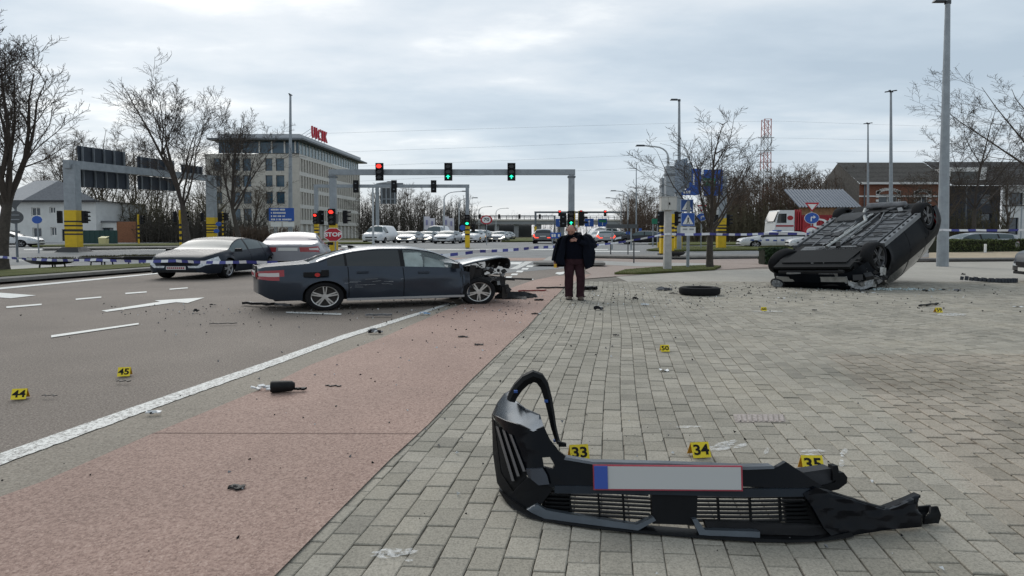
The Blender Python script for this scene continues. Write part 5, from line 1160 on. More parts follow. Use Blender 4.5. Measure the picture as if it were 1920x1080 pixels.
def smooth_at(pts, x):
    n = len(pts)
    if x <= pts[0][0]: return pts[0][1]
    if x >= pts[-1][0]: return pts[-1][1]
    for i in range(n - 1):
        if x <= pts[i + 1][0]:
            (x0, y0), (x1, y1) = pts[i], pts[i + 1]; h = x1 - x0; d = (y1 - y0) / h
            def slope(k):
                if k == 0 or k == n - 1: return (pts[min(k + 1, n - 1)][1] - pts[max(k - 1, 0)][1]) / (pts[min(k + 1, n - 1)][0] - pts[max(k - 1, 0)][0])
                a = (pts[k][1] - pts[k - 1][1]) / (pts[k][0] - pts[k - 1][0]); b = (pts[k + 1][1] - pts[k][1]) / (pts[k + 1][0] - pts[k][0])
                return 0 if a * b <= 0 else 2 * a * b / (a + b)
            m0, m1 = slope(i), slope(i + 1); t = (x - x0) / h
            return y0 * (2 * t ** 3 - 3 * t ** 2 + 1) + h * m0 * (t ** 3 - 2 * t ** 2 + t) + y1 * (-2 * t ** 3 + 3 * t ** 2) + h * m1 * (t ** 3 - t ** 2)
PROF = {
 'saloon': dict(top=[(-2.29, .955), (-2.275, .975), (-2.2, 1.01), (-1.9, 1.05), (-1.64, 1.085), (-1.2, 1.285), (-.85, 1.39), (-.4, 1.45), (.05, 1.452), (.45, 1.385), (1.1, 1.03), (1.3, .985), (1.9, .87), (2.15, .77), (2.25, .64), (2.29, .52)],
    belt=[(-2.29, .925), (-2.2, .95), (-1.5, 1.0), (-.8, .975), (0, .945), (1.0, .905), (1.5, .865), (2.0, .77), (2.2, .67), (2.29, .50)],
    hw=[(-2.29, .58), (-2.24, .70), (-2.1, .80), (-1.9, .85), (-1.4, .885), (0, .89), (1.4, .885), (1.9, .84), (2.12, .76), (2.24, .66), (2.29, .55)], zb=[(-2.29, .40), (-2.1, .27), (-1, .22), (1, .20), (2.1, .20), (2.29, .28)],
    ax=(-1.42, 1.34), r=.325, R=.37, ws=(.45, 1.1), rw=(-1.64, -.92), win=[(-1.36, -1.07), (-1.03, -.10), (-.02, .98)], door=[(-1.02, -.06), (-.06, 1.02)], ztail=(.70, .92), zhead=(.58, .74), lx=.55),
 'coupe': dict(top=[(-2.4, .78), (-2.37, .95), (-2.25, 1.01), (-1.9, 1.05), (-.85, 1.36), (-.3, 1.425), (.1, 1.42), (.5, 1.32), (1.2, 1.0), (1.5, .95), (2.05, .84), (2.28, .74), (2.36, .62), (2.4, .5)],
    belt=[(-2.4, .74), (-2.3, .94), (-1.6, 1.0), (-.8, .97), (0, .94), (1.1, .89), (1.6, .84), (2.1, .74), (2.32, .64), (2.4, .48)],
    hw=[(-2.4, .60), (-2.33, .74), (-2.15, .84), (-1.5, .91), (0, .91), (1.5, .905), (2.0, .86), (2.22, .78), (2.34, .68), (2.4, .58)], zb=[(-2.4, .42), (-2.2, .28), (-1, .2), (1, .2), (2.2, .2), (2.4, .27)],
    ax=(-1.4, 1.4), r=.335, R=.385, ws=(.5, 1.2), rw=(-1.9, -.85), win=[(-1.42, -1.05), (-1.0, -.05), (.05, 1.05)], door=[(-1.02, 0), (0, 1.08)], ztail=(.76, .92), zhead=(.58, .73), lx=.55),
 'estate': dict(top=[(-2.3, .7), (-2.29, 1.0), (-2.2, 1.2), (-2.0, 1.40), (-1.5, 1.46), (-.4, 1.49), (.15, 1.47), (.55, 1.38), (1.15, 1.05), (1.3, 1.01), (1.9, .90), (2.15, .80), (2.26, .66), (2.3, .52)],
    belt=[(-2.3, .68), (-2.25, .97), (-1.5, 1.0), (0, .965), (1.0, .93), (1.5, .89), (2.0, .80), (2.2, .70), (2.3, .50)], hw=[(-2.3, .66), (-2.22, .80), (-2.0, .86), (0, .90), (1.4, .89), (1.95, .83), (2.2, .70), (2.3, .56)],
    zb=[(-2.3, .38), (-2.1, .28), (0, .22), (2.1, .22), (2.3, .3)], ax=(-1.38, 1.36), r=.325, R=.375, ws=(.55, 1.15), rw=(-2.22, -2.0), win=[(-1.95, -1.1), (-1.0, -.08), (.02, 1.0)], door=[(-1.05, -.03), (-.03, 1.05)], ztail=(.75, 1.0), zhead=(.62, .80), lx=.5),
 'suv': dict(top=[(-2.25, .75), (-2.24, 1.05), (-2.1, 1.35), (-1.85, 1.56), (-1.2, 1.63), (-.3, 1.65), (.2, 1.62), (.6, 1.5), (1.1, 1.15), (1.25, 1.1), (1.9, 1.0), (2.15, .9), (2.22, .75), (2.25, .6)],
    belt=[(-2.25, .72), (-2.2, 1.05), (-1.5, 1.1), (0, 1.06), (1.0, 1.03), (1.5, 1.0), (2.0, .92), (2.18, .8), (2.25, .58)], hw=[(-2.25, .70), (-2.16, .83), (-1.9, .89), (0, .92), (1.4, .915), (1.95, .86), (2.16, .76), (2.25, .62)],
    zb=[(-2.25, .42), (-2.0, .32), (0, .27), (2.0, .28), (2.25, .36)], ax=(-1.32, 1.34), r=.355, R=.41, ws=(.6, 1.1), rw=(-2.2, -1.85), win=[(-1.75, -1.08), (-1.0, -.08), (.02, .95)], door=[(-1.05, -.03), (-.03, 1.03)], ztail=(.82, 1.05), zhead=(.72, .9), lx=.5),
 'van': dict(top=[(-2.5, 1.6), (-2.48, 1.95), (-2.3, 2.04), (.6, 2.04), (.95, 1.98), (1.62, 1.28), (1.8, 1.2), (2.3, 1.05), (2.46, .85), (2.5, .6)], belt=[(-2.5, 1.1), (-2.3, 1.22), (1.0, 1.18), (1.6, 1.08), (2.25, .95), (2.44, .78), (2.5, .55)],
    hw=[(-2.5, .86), (-2.4, .95), (1.4, .95), (2.1, .92), (2.36, .82), (2.5, .68)], zb=[(-2.5, .4), (0, .3), (2.5, .32)], ax=(-1.5, 1.55), r=.34, R=.39, ws=(.95, 1.62), rw=(-2.49, -2.47), win=[(.25, 1.25)], door=[(.2, 1.35)], ztail=(.8, 1.3), zhead=(.72, .95), lx=.4),
}
def dims(c, k=1.0): return (c[0] * k, c[1] * k)
def wheel(t, Q, x, y, r, wd, side_, style='five', near=True, rim=None, name='wheel', spin=0.0, flat=0.0):
    """tyre with rounded shoulders, rim with paired spokes, brake disc"""
    s = side_; n = 36 if near else 16; c = (x, y, r - flat); rr = r * (.72 if near else .66)
    prof = [(rr, -wd * .42), (r * .80, -wd * .5), (r * .95, -wd * .46), (r, -wd * .34), (r, wd * .34), (r * .95, wd * .46), (r * .80, wd * .5), (rr, wd * .42), (rr * .97, wd * .2), (rr * .97, -wd * .3)]
    mt = MB().lathe([(a, b * s) for a, b in prof], n, c, 'Y')
    if flat:
        for v in mt.v:
            if v.z < .0: v.z = .0 + v.z * .05
    w_ = mt.build(name, tyre_m, t, Q, 40)
    rm = rim or alloy; yo = y - s * 0 ; f = wd * .36 * s
    MB().lathe([(rr * .99, y + wd * .44 * s - y), (rr * .93, wd * .40 * s), (rr * .90, wd * .15 * s)], n, c, 'Y').build('rim', rm, w_, Q, 40)
    MB().disc((x, y - s * wd * .05, r - flat), rr * .95, .02 * -s, 20).build('brake_disc', under if not near else M('brake_disc', (.06, .055, .05), .6, metal=.6), w_, Q)
    mb = MB()
    if near:
        for k in range(5):
            a = 2 * pi * k / 5 + spin
            for da in (-.13, .13):
                p0 = Vector((x + rr * .16 * cos(a + da * 2.2), y + f, c[2] + rr * .16 * sin(a + da * 2.2))); p1 = Vector((x + rr * .93 * cos(a + da), y + f * 1.05, c[2] + rr * .93 * sin(a + da))); mb.bar(p0, p1, rr * .085, .03)
        mb.disc((x, y + f - .01 * s, c[2]), rr * .24, .03 * s, 14)
    else:
        for k in range(6):
            a = 2 * pi * k / 6; mb.bar((x, y + f, c[2]), (x + rr * .93 * cos(a), y + f, c[2] + rr * .93 * sin(a)), rr * .2, .02)
    mb.build('spokes' if False else 'spoke_star', rm, w_, Q, 30)
    return w_
PROF['long_saloon'] = {k_: ([((p[0] if p[0] > -1.42 else -1.42 + (p[0] + 1.42) * 1.20), p[1]) for p in v] if k_ in ('top', 'belt', 'hw', 'zb') else v) for k_, v in PROF['saloon'].items()}
def car(t, Q, kind_, paint, near=False, cut=None, wheels=True, lights=(lampg, tailr), glass=glass_car, plate='both', rim=None, dent=None, k=1.0, skip=(), mirrors=True, pillars=trim_m):
    c = PROF[kind_]; Q = Q @ Matrix.Scale(k, 4); x0, x1 = c['top'][0][0], c['top'][-1][0]; xe = cut or x1
    xs = set(); n = 60 if near else 26
    for i in range(n + 1): xs.add(x0 + (x1 - x0) * i / n)
    xs |= {p[0] for p in c['top']}
    for a in c['ax']:
        m_ = 12 if near else 6
        for i in range(m_ + 1): xs.add(a + c['R'] * cos(pi * i / m_))
        xs |= {a - c['R'] - .001, a + c['R'] + .001}
    for a, b in c['win']: xs |= {a, b}
    ds = [q for d in c['door'] for q in d]
    for d in ds: xs -= {q for q in xs if abs(q - d) < .012}; xs |= {d - .007, d + .007}
    xs |= set(c['ws']) | set(c['rw'])
    xs = sorted(q for q in xs if q <= xe); xs = [q for i, q in enumerate(xs) if i == 0 or q - xs[i - 1] > .0008 or any(abs(q - d) < .02 for d in ds)]
    if cut and xs[-1] < xe: xs.append(xe)
    def top(x): return smooth_at(c['top'], x)
    def belt(x): return min(smooth_at(c['belt'], x), top(x) - .012)
    def hw(x): return smooth_at(c['hw'], x)
    def zb(x):
        z = smooth_at(c['zb'], x)
        for a in c['ax']:
            if abs(x - a) < c['R']: z = max(z, c['r'] + sqrt(c['R'] ** 2 - (x - a) ** 2) * .97)
        return min(z, belt(x) - .03)
    srow = [0, .1, .22, .36, .5, .62, .74, .86, .94, 1.0] if near else [0, .2, .45, .65, .85, 1.0]
    BU = [(0, .92), (.08, .945), (.3, .985), (.55, 1.0), (.70, .996), (.765, .972), (.88, .94), (1, .90)]
    def yside(x, z):
        b = belt(x); q = max(0, min(1, (z - .2) / (b - .2))); y = hw(x) * smooth_at(BU, q)
        for a in c['ax']:      # flared lips over the wheels
            d = hypot(x - a, z - c['r']); 
            if d < c['R'] * 1.35: y += .022 * sst(1 - (d - c['R']) / (c['R'] * .35))
        return y
    upr = [0, .05, .35, .65, .90, 1.0] if near else [0, .08, .5, .90, 1.0]
    tpf = [.84, .62, .32, 0] if near else [.7, .35, 0]
    def section(x):
        zb_, bz, tz = zb(x), belt(x), top(x); pts = []
        for s_ in srow: z = zb_ + (bz - zb_) * s_; pts.append((yside(x, z), z))
        yb = pts[-1][0]; dz = tz - bz; yr = yb * (1 - .05 * min(1, dz / .2)) - .36 * dz; zr = bz + dz * (.88 if dz > .2 else .75)
        for u in upr[1:]: pts.append((yb + (yr - yb) * u + .02 * sin(pi * u) * min(1, dz * 2), bz + (zr - bz) * u))
        for f in tpf: pts.append((yr * f, zr + (tz - zr) * (1 - f ** 2.2)))
        return pts
    secs = [section(x) for x in xs]; ns, nu = len(srow) - 1, len(upr) - 1
    P_ = {}
    def mbp(nm): return P_.setdefault(nm, MB())
    def V(i, j, s): return Vector((xs[i], s * secs[i][j][0], secs[i][j][1]))
    for i in range(len(xs) - 1):
        xm = (xs[i] + xs[i + 1]) / 2; dz = top(xm) - belt(xm)
        for s in (1, -1):
            for j in range(len(secs[0]) - 1):
                q = [V(i, j, s), V(i + 1, j, s), V(i + 1, j + 1, s), V(i, j + 1, s)]; zm = sum(v.z for v in q) / 4; nm = 'body'
                if j < ns:
                    if near and abs(xs[i + 1] - xs[i] - .014) < .002 and any(abs(xm - d) < .002 for d in ds) and zm > .28: nm = 'panel_gap'; q = [Vector((v.x, v.y * .985, v.z)) for v in q]
                    elif near and any(a < xm < b for a, b in c['door']) and zm > .30:
                        k_ = [n_ for n_, (a, b) in enumerate(c['door']) if a < xm < b][0]; nm = 'door%d%d' % (k_, s)
                    sm = (srow[j] + srow[j + 1]) / 2; lim = x0 + c['lx'] * (.72 if kind_ == 'long_saloon' else .5) * (1 if sm > .72 else .75)
                    if .62 < sm < (.95 if kind_ in ('saloon', 'coupe', 'long_saloon') else 1) and xm < lim: nm = ('lamp_field%d' if near and .74 < sm < .86 and xm < lim - .06 else 'tail_lamp%d') % s
                    if .60 < sm < .95 and xm > x1 - c['lx']: nm = 'headlight%d' % s
                    if zm < .30 and not near: nm = 'sill'
                elif j < ns + nu:
                    if dz > .13 and upr[j - ns] >= .04 and upr[j - ns + 1] <= .91:
                        for n_, (a, b) in enumerate(c['win']):
                            if a < xm < b: nm = 'side_window%d%d' % (n_, s)
                        if nm == 'body' and c['win'][0][0] < xm < c['win'][-1][1] and pillars: nm = 'pillar'
                else:
                    if c['ws'][0] < xm < c['ws'][1]: nm = 'windscreen'
                    if c['rw'][0] < xm < c['rw'][1]: nm = 'rear_window'
                if nm in skip: continue
                mbp(nm).add(q if s > 0 else q[::-1], [(0, 1, 2, 3)])
    for i, s_end in ((0, -1), (len(xs) - 1, 1)):
        if s_end == 1 and cut: continue
        sec = secs[i]; cols = [-1, -.8, -.55, -.25, .25, .55, .8, 1]
        for j in range(len(sec) - 1):
            for q in range(len(cols) - 1):
                v = [Vector((xs[i] + s_end * .03 * (1 - cols[qq] ** 2), sec[jj][0] * cols[qq], sec[jj][1])) for jj, qq in ((j, q), (j, q + 1), (j + 1, q + 1), (j + 1, q))]
                zm = (sec[j][1] + sec[j + 1][1]) / 2; nm = 'body'; ym = abs(cols[q] + cols[q + 1]) / 2
                sm = (srow[j] + srow[j + 1]) / 2 if j < ns else 0
                if j < ns and ym > .5 and s_end < 0 and .62 < sm < .95: nm = 'tail_lamp%d' % (1 if cols[q] > 0 else -1)
                if j < ns and ym > .5 and s_end > 0 and .60 < sm < .95: nm = 'headlight%d' % (1 if cols[q] > 0 else -1)
                if j >= ns and kind_ in ('estate', 'suv', 'van') and s_end < 0 and zm > 1.05: nm = 'rear_window'
                mbp(nm).add(v, [(0, 1, 2, 3)])
    mats = {'body': paint, 'door': paint, 'sill': trim_m, 'pillar': pillars, 'panel_gap': seam_m, 'tail_lamp': lights[1], 'lamp_field': M('white_lamp', (.50, .46, .44), .25), 'headlight': lights[0], 'side_window': glass, 'windscreen': glass, 'rear_window': glass}
    out = {}
    for nm, mb in P_.items():
        base = nm.rstrip('-0123456789'); 
        if dent and base in ('body', 'door'):
            for v in mb.v: v += dent(v)
        me = mb.mesh(base, mats[base], None, None, False); b = bmesh.new(); b.from_mesh(me); bmesh.ops.remove_doubles(b, verts=b.verts, dist=.0004); bmesh.ops.recalc_face_normals(b, faces=b.faces); b.to_mesh(me); b.free()
        me.transform(Q); me.polygons.foreach_set('use_smooth', [True] * len(me.polygons)); me.set_sharp_from_angle(angle=R(38)); me.update()
        o = bpy.data.objects.new(base, me); C.objects.link(o); o.parent = t; out[nm] = o
    W_ = max(h for _, h in c['hw'])
    mb = MB().box((((x0 + .25) + min(xe, x1 - .3)) / 2, 0, .36), (min(xe, x1 - .3) - x0 - .25, W_ * 1.5, .26)); mb.build('underbody', under, t, Q)
    for a in c['ax']:
        if a > xe: continue
        for s in (1, -1): MB().lathe([(c['R'] * .99, s * (W_ - .05)), (c['R'] * .99, s * (W_ - .36)), (.02, s * (W_ - .36))], 14, (a, 0, c['r']), 'Y', ang=pi).build('wheel_arch', under, t, Q)
    ws_ = []
    if wheels:
        for n_, a in enumerate(c['ax']):
            for s in (1, -1):
                if wheels is not True and (n_, s) not in wheels: continue
                ws_.append(wheel(t, Q, a, s * (W_ - .125), c['r'], .22, s, near=near, rim=rim, spin=.3 + n_))
    if mirrors and 'mirror' not in skip:
        xm = c['win'][-1][1] - .12
        for s in (1, -1): MB().loft([[Vector((xm + dx, s * (hw(xm) * .95 + dy), belt(xm) + .05 + dz_)) for dx, dz_ in ((-.05, -.05), (.06, -.05), (.05, .06), (-.03, .07))] for dy in (0, .10, .17)]).build('mirror', trim_m, t, Q, 30)
    if plate in ('both', 'front') and not cut:
        z = .40 if kind_ != 'van' else .5; xf_ = x1 + .035
        MB().box((xf_, 0, z), (.015, .50, .11)).build('number_plate', plate_m, t, Q)
        MB().box((xf_ - .012, 0, z + .17), (.02, .78 if kind_ != 'van' else 1.0, .12)).build('grille', trim_m, t, Q); MB().box((xf_ - .014, 0, z - .11), (.02, 1.0, .08)).build('air_intake', trim_m, t, Q)
    if plate in ('both', 'rear'):
        MB().box((x0 - .035, 0, .82 if kind_ != 'van' else .6), (.015, .50, .11)).build('number_plate', plate_m, t, Q)
    return out, ws_
silver = paint_('silver_paint', (.36, .37, .38), .35, .3); grey_p = paint_('grey_paint', (.12, .125, .13), .25, .4); dkgrey = M('dark_grey_paint', (.016, .021, .031), .38, metal=.1, spec=.22); white_p = paint_('white_paint', (.62, .62, .62), .3, .0, .12); black_p = paint_('black_paint_car', (.012, .013, .016), .18, .2); blue_p = paint_('blue_grey_paint', (.07, .085, .11), .25, .4); lav = paint_('lilac_silver_paint', (.25, .25, .27), .4, .3)
def place_car(name, label, cat, u, y, heading, kind_, paint, group=None, **kw):
    """heading: true bearing of the nose, 0 = to the right, 90 = away from the camera"""
    g = at(u, y); t = thing(name, label, cat, g, group); Q = Matrix.Diagonal((S, 1, 1, 1)) @ rot(R(heading)); return t, car(t, Q, kind_, paint, **kw), Q
# --- dark saloon stopped behind the tape
t, (parts, _), Q = place_car('parked_car', 'dark grey four-door saloon stopped at the junction behind the tape, front to the camera', 'car', 413, 21.4, 266, 'coupe', dkgrey, near=True, glass=glass_sky, k=1.0, plate='front')
MB().text('1-XBX-001' if False else '1 XBC 001', .075, (0, 0, 0), .004).xf(rot(R(90))).xf(Matrix.Translation((2.4 + .046, 0, .40))).build('plate_lettering', plate_r, t, Q) if False else None
mb = MB()
for k in range(9): mb.box((2.446, -.20 + k * .05, .40), (.006, .028, .06))
mb.build('plate_lettering', plate_r, t, Q)
for s in (-1, 1): MB().box((2.43, s * .21, .63), (.02, .34, .05)).build('chrome_strip', chrome, t, Q); MB().box((2.44, s * .21, .57), (.02, .34, .05)).build('grille_slot', trim_m, t, Q)
# --- lilac car behind it
place_car('parked_car', 'silver lilac saloon seen between the dark saloon and the wreck roof', 'car', 557, 25.5, 100, 'saloon', lav, near=True, glass=M('lilac_glass', (.13, .115, .15), .06), plate='rear', k=1.12)
place_car('parked_car', 'white car showing its nose right of the left street tree', 'car', 12, 54, 8, 'saloon', white_p, plate='front')
# --- queue facing us
GQ = 'cars queuing at the far lights'
hd = 262
for lb, u, y, kd, pt, kw in (('white van at the head of the queue, left end', 713, 69, 'van', white_p, dict(k=1.03)), ('silver car with lit headlamps right of the white van', 771, 70, 'saloon', silver, dict(lights=(lamp_on, tailr))), ('dark car showing between the white van and the lit silver car', 748, 82, 'estate', grey_p, {}),
      ('silver car with one lit lamp in front of the tall white van', 801.5, 73, 'saloon', silver, dict(lights=(lamp_on, tailr))), ('tall white van in the middle of the queue', 820, 83, 'van', white_p, dict(k=1.12)), ('large silver estate right of the tall white van', 840, 66, 'estate', silver, {}), ('blue grey car behind the yellow column foot, left side', 861, 77, 'estate', blue_p, {}),
      ('white car showing right of the yellow column foot', 887, 72, 'suv', white_p, {}), ('dark suv with a lit amber lamp under the speed sign', 901, 76, 'suv', grey_p, dict(lights=(lamp_am, tailr))), ('silver car behind the speed sign pole', 918, 80, 'saloon', silver, dict(lights=(lamp_am, tailr))), ('pale car at the right end of the queue', 936, 79, 'estate', silver, dict(lights=(lamp_on, tailr))), ('dark car farther back between the queue right end and the grass', 950, 96, 'saloon', grey_p, {})):
    place_car('queuing_van' if kd == 'van' else 'queuing_car', lb, 'van' if kd == 'van' else 'car', u, y, hd, kd, pt, GQ, plate='front', glass=glass_sky, **kw)
# --- traffic going away
place_car('departing_car', 'grey car driving away with red tail lamps lit, left of the man', 'car', 1021, 66, 84, 'suv', grey_p, plate='rear', lights=(lampg, tail_on))
for lb, u, y, kd, pt, h_, kw in (('silver estate driving away right of the man', 1127, 68, 'estate', silver, 95, dict(lights=(lampg, tail_on))), ('white van far off behind the silver estate', 1118, 92, 'van', white_p, 95, {}), ('dark car beside the silver estate, right of the man', 1153, 76, 'saloon', black_p, 150, {}), ('dark saloon turning in front of the wood, right of the kerb posts', 1208, 62, 'saloon', black_p, 165, {}), ('white lorry box far away above the man shoulder', 1138, 120, 'van', white_p, 95, dict(k=1.3))):
    place_car('departing_car', lb, 'car' if kd != 'van' else 'van', u, y, h_, kd, pt, glass=glass_sky, **kw)
# --- white police cars and silver estate at the right
def police(label, u, y, h_, k=1.0):
    t, _, Q = place_car('police_car', label, 'police car', u, y, h_, 'estate', white_p, near=True, glass=glass_car, k=k)
    Q = Q @ Matrix.Scale(k, 4)
    for s in (1, -1):
        for i in range(8): MB().box((-1.9 + i * .5, s * .905, .66 + (.04 if i % 2 else 0)), (.24, .012, .14)).build('livery_block', M('police_blue', (.05, .09, .28), .4), t, Q)
    MB().box((-.3, 0, 1.54), (.28, 1.1, .10)).build('light_bar', M('beacon_blue', (.02, .07, .30), .3), t, Q)
police('white police estate facing left in front of the truck', 1448, 52, 178); police('second white police car behind the overturned car, half hidden', 1545, 49, 175)
place_car('parked_car', 'silver estate parked behind the hedge at the right', 'car', 1822, 44, 182, 'estate', silver, near=True, glass=glass_sky)
# --- red tipper truck
g = at(1470, 60); t = thing('truck', 'truck with a white cab and a red tipper body lettered DE, behind the police car', 'truck', g); w = TW(t); yt = 60
rd = M('truck_red', (.33, .018, .026), .45, var=.15); x0, x1 = Xu(1438, yt), Xu(1484, yt); za, zb2 = Zv(440, yt), Zv(394, yt)
def sx_box(u0, u1, v0, v1, y, d, m, nm, par=None, dy=0):
    a, b, c_, e_ = rect(u0, u1, v0, v1, y); return MB().box(((a + b) / 2, y + d / 2 + dy, (c_ + e_) / 2), (b - a, d, e_ - c_)).build(nm, m, par or t, w)
a, b, c_, e_ = rect(1451, 1489, 394, 446, yt)
cab = MB().prism([(a, yt, c_), (b, yt, c_), (b, yt, e_), (a + .55, yt, e_), (a + .12, yt, c_ + (e_ - c_) * .55)], (0, 2.4, 0)).build('cab', white_p, t, w)
q = lambda u, v: (Xu(u, yt), yt - .02, Zv(v, yt))
MB().prism([q(1456, 418), (q(1474, 418)), q(1474, 400.5), q(1459, 400.5)], (0, .02, 0)).build('side_window', glass_car, cab, w)
MB().disc((0, 0, 0), .24, .015, 14).build('badge', rd, cab, w @ Matrix.Translation(q(1481, 408.5)) @ SM); MB().box((Xu(1471, yt), yt - .02, Zv(423.5, yt)), (Xu(1487, yt) - Xu(1454, yt), .02, .16)).build('stripe', rd, cab, w)
MB().prism([(a + .03, yt + .15, c_ + (e_ - c_) * .60), (a + .48, yt + .15, e_ - .12), (a + .43, yt + .15, e_ - .12), (a - .02, yt + .15, c_ + (e_ - c_) * .6)], (0, 2.1, 0)).build('windscreen', glass_car, cab, w)
sx_box(1489, 1503, 397, 440, yt, 2.0, M('truck_dark_red', (.07, .012, .014), .6, var=.3), 'crane_base', dy=.2)
for k in range(3): sx_box(1490 + k * 4.5, 1492.5 + k * 4.5, 393, 432, yt, .2, rd, 'crane_post', dy=-.05)
tp = sx_box(1503, 1606, 406, 435, yt, 2.4, rd, 'tipper_body'); sx_box(1502, 1610, 403, 407.5, yt, 2.5, M('truck_red_edge', (.24, .014, .02), .5), 'top_rail', dy=-.06)
for k in range(7): sx_box(1504 + k * 16, 1507 + k * 16, 407.7, 434.5, yt, .12, rd, 'stake', tp, dy=-.08)
MB().text('DE', 1.25, (Xu(1546, yt), yt - .12, Zv(419, yt)), .03, wide=1.75, font_bold=.03).build('lettering', sign_w, tp, w); MB().text('M', 1.25, (Xu(1580, yt), yt - .12, Zv(420, yt)), .03, wide=1.6, font_bold=.03).build('lettering', sign_w, tp, w)
sx_box(1452, 1600, 440, 447, yt, 2.2, under, 'chassis', dy=.1)
for u in (1462, 1540, 1575): wheel(t, w @ Matrix.Translation((Xu(u, yt), yt + .35, gz(yt))) @ SM, 0, 0, .5, .3, -1, near=False)
# --- nose of a parked car cut by the right edge
t = thing('parked_car', 'grey and black car corner cut by the right edge of the photo', 'car', at(2127, 17.6)); Q = Matrix.Diagonal((S, 1, 1, 1)) @ rot(R(170)); car(t, Q, 'suv', paint_('black_pearl', (.016, .017, .02), .25, .3), near=True, k=1.02)
# ================================================================== the wrecked saloon
merc = paint_('anthracite_paint', (.028, .037, .052), .25, .35, .30)
pr_, pf_ = G(608, 582), G(905, 574.5)
dv = Vector(((pf_.x - pr_.x) / S, pf_.y - pr_.y, 0)); hdg = atan2(dv.y, dv.x) + R(7); kM = dv.length / 2.76
fwd = Vector((cos(hdg), sin(hdg), 0)); lft = Vector((-sin(hdg), cos(hdg), 0))
ctr = Vector((pr_.x / S, pr_.y, 0)) + fwd * 1.42 * kM + lft * .765 * kM
t = thing('wrecked_car', 'dark grey saloon with a torn-off front, seen from its side on the road', 'car', (ctr.x * S, ctr.y, 0))
Q0 = Matrix.Diagonal((S, 1, 1, 1)) @ rot(hdg); Q = Q0 @ Matrix.Scale(kM, 4)
def dent(v):
    if v.y > 0: return Vector((0, 0, 0))
    q = 0
    for cx, cz, r, d in ((-.55, .58, .42, .030), (.35, .50, .55, .034), (.85, .62, .35, .03), (-1.05, .62, .25, .016)):
        dd = hypot(v.x - cx, (v.z - cz) * 1.5) / r
        if dd < 1: q += d * (1 - dd * dd) ** 2
    q += .007 * noise.noise((v.x * 6, v.z * 7, 1.3)) * sst(1 - abs(v.z - .58) / .28) * sst((v.x + 1.2) / .4)
    return Vector((0, q, 0))
glass_clear = M('clear_car_glass', (.30, .36, .36), .03, spec=.9, alpha=.30, coat=.5)
parts, wh = car(t, Q0, 'long_saloon', merc, near=True, cut=1.06, wheels=[(0, 1), (0, -1)], k=kM, dent=dent, plate=None, glass=glass_car, pillars=trim_m, rim=M('wheel_silver', (.50, .49, .47), .32, metal=.75, var=.15, scale=10))
parts['side_window2-1'].data.materials[0] = glass_clear
# chrome line round the side glass
c = PROF['saloon']
mb = MB(); pts = []
for i in range(40):
    x = -1.50 + 2.52 * i / 39; b = smooth_at(c['belt'], x); tz = smooth_at(c['top'], x); dz = max(0, tz - b); yb = smooth_at(c['hw'], x) * .90; pts.append((x, -(yb - .05 * yb * min(1, dz / .2) - .36 * dz * .92 + .014), b + dz * .86))
mb.tube(pts, .011, 5); mb.build('chrome_strip', M('chrome_line', (.62, .62, .63), .25, metal=.8), t, Q, 40)
for x0_, z0_ in ((-.78, .86), (.30, .83)):
    MB().box((x0_, -.868, z0_), (.20, .03, .04)).build('door_handle', merc, t, Q)
MB().box((-.0, -.86, .245), (2.1, .04, .05)).build('sill_strip', M('sill_silver', (.33, .33, .33), .4, metal=.5), t, Q)
# the tail: plate, white field of the lamp, dangling filler flap
for s in (1, -1): MB().prism([(-2.475, s * .40, .77), (-2.475, s * .56, .77), (-2.475, s * .56, .86), (-2.475, s * .40, .86)], (-.025, 0, 0)).build('reversing_lamp', tailr, t, Q)
for s in (-1,):
    mb = MB()
    pts = [(-2.23, .71), (-2.0, .775), (-1.95, .80), (-2.0, .83), (-2.22, .83)]
    o = [Vector((x, -(smooth_at(c['hw'], x) * .985 + .012), z)) for x, z in [(-2.24, .765), (-2.12, .785), (-2.02, .80), (-2.0, .825), (-2.12, .845), (-2.24, .845)]]
MB().box((-2.50, 0, .82), (.016, .50, .12)).build('number_plate', plate_m, t, Q); MB().box((-2.478, 0, .86), (.02, .80, .30)).build('tail_panel', trim_m, t, Q)
mb = MB()
for k in range(8): mb.box((-2.512, -.19 + k * .052, .82), (.004, .03, .07))
mb.build('plate_lettering', plate_r, t, Q)
MB().box((-1.60, -.90, .83), (.34, .06, .10)).box((-1.42, -.92, .86), (.12, .05, .13)).build('torn_trim', trim_m, t, Q); MB().disc((-1.55, -.945, .82), .045, .02, 12).build('red_reflector', M('reflector_red', (.45, .02, .02), .3), t, Q)
MB().prism([(-.86, 0, 1.39), (-.72, 0, 1.42), (-.84, 0, 1.46), (-.88, 0, 1.455)], (0, .03, 0)).build('aerial', trim_m, t, Q)
rs = random.Random(12)
for k in range(15):
    x, z = rs.gauss(-.78, .28), rs.gauss(.60, .06); yy = -(smooth_at(c['hw'], x) + .004 - .012)
    MB().bar((x, yy, z), (x + rs.uniform(.04, .22), yy - .002, z + rs.gauss(0, .02)), .006, .004).build('scratch', M('bare_primer', (.34, .35, .36), .7), t, Q)
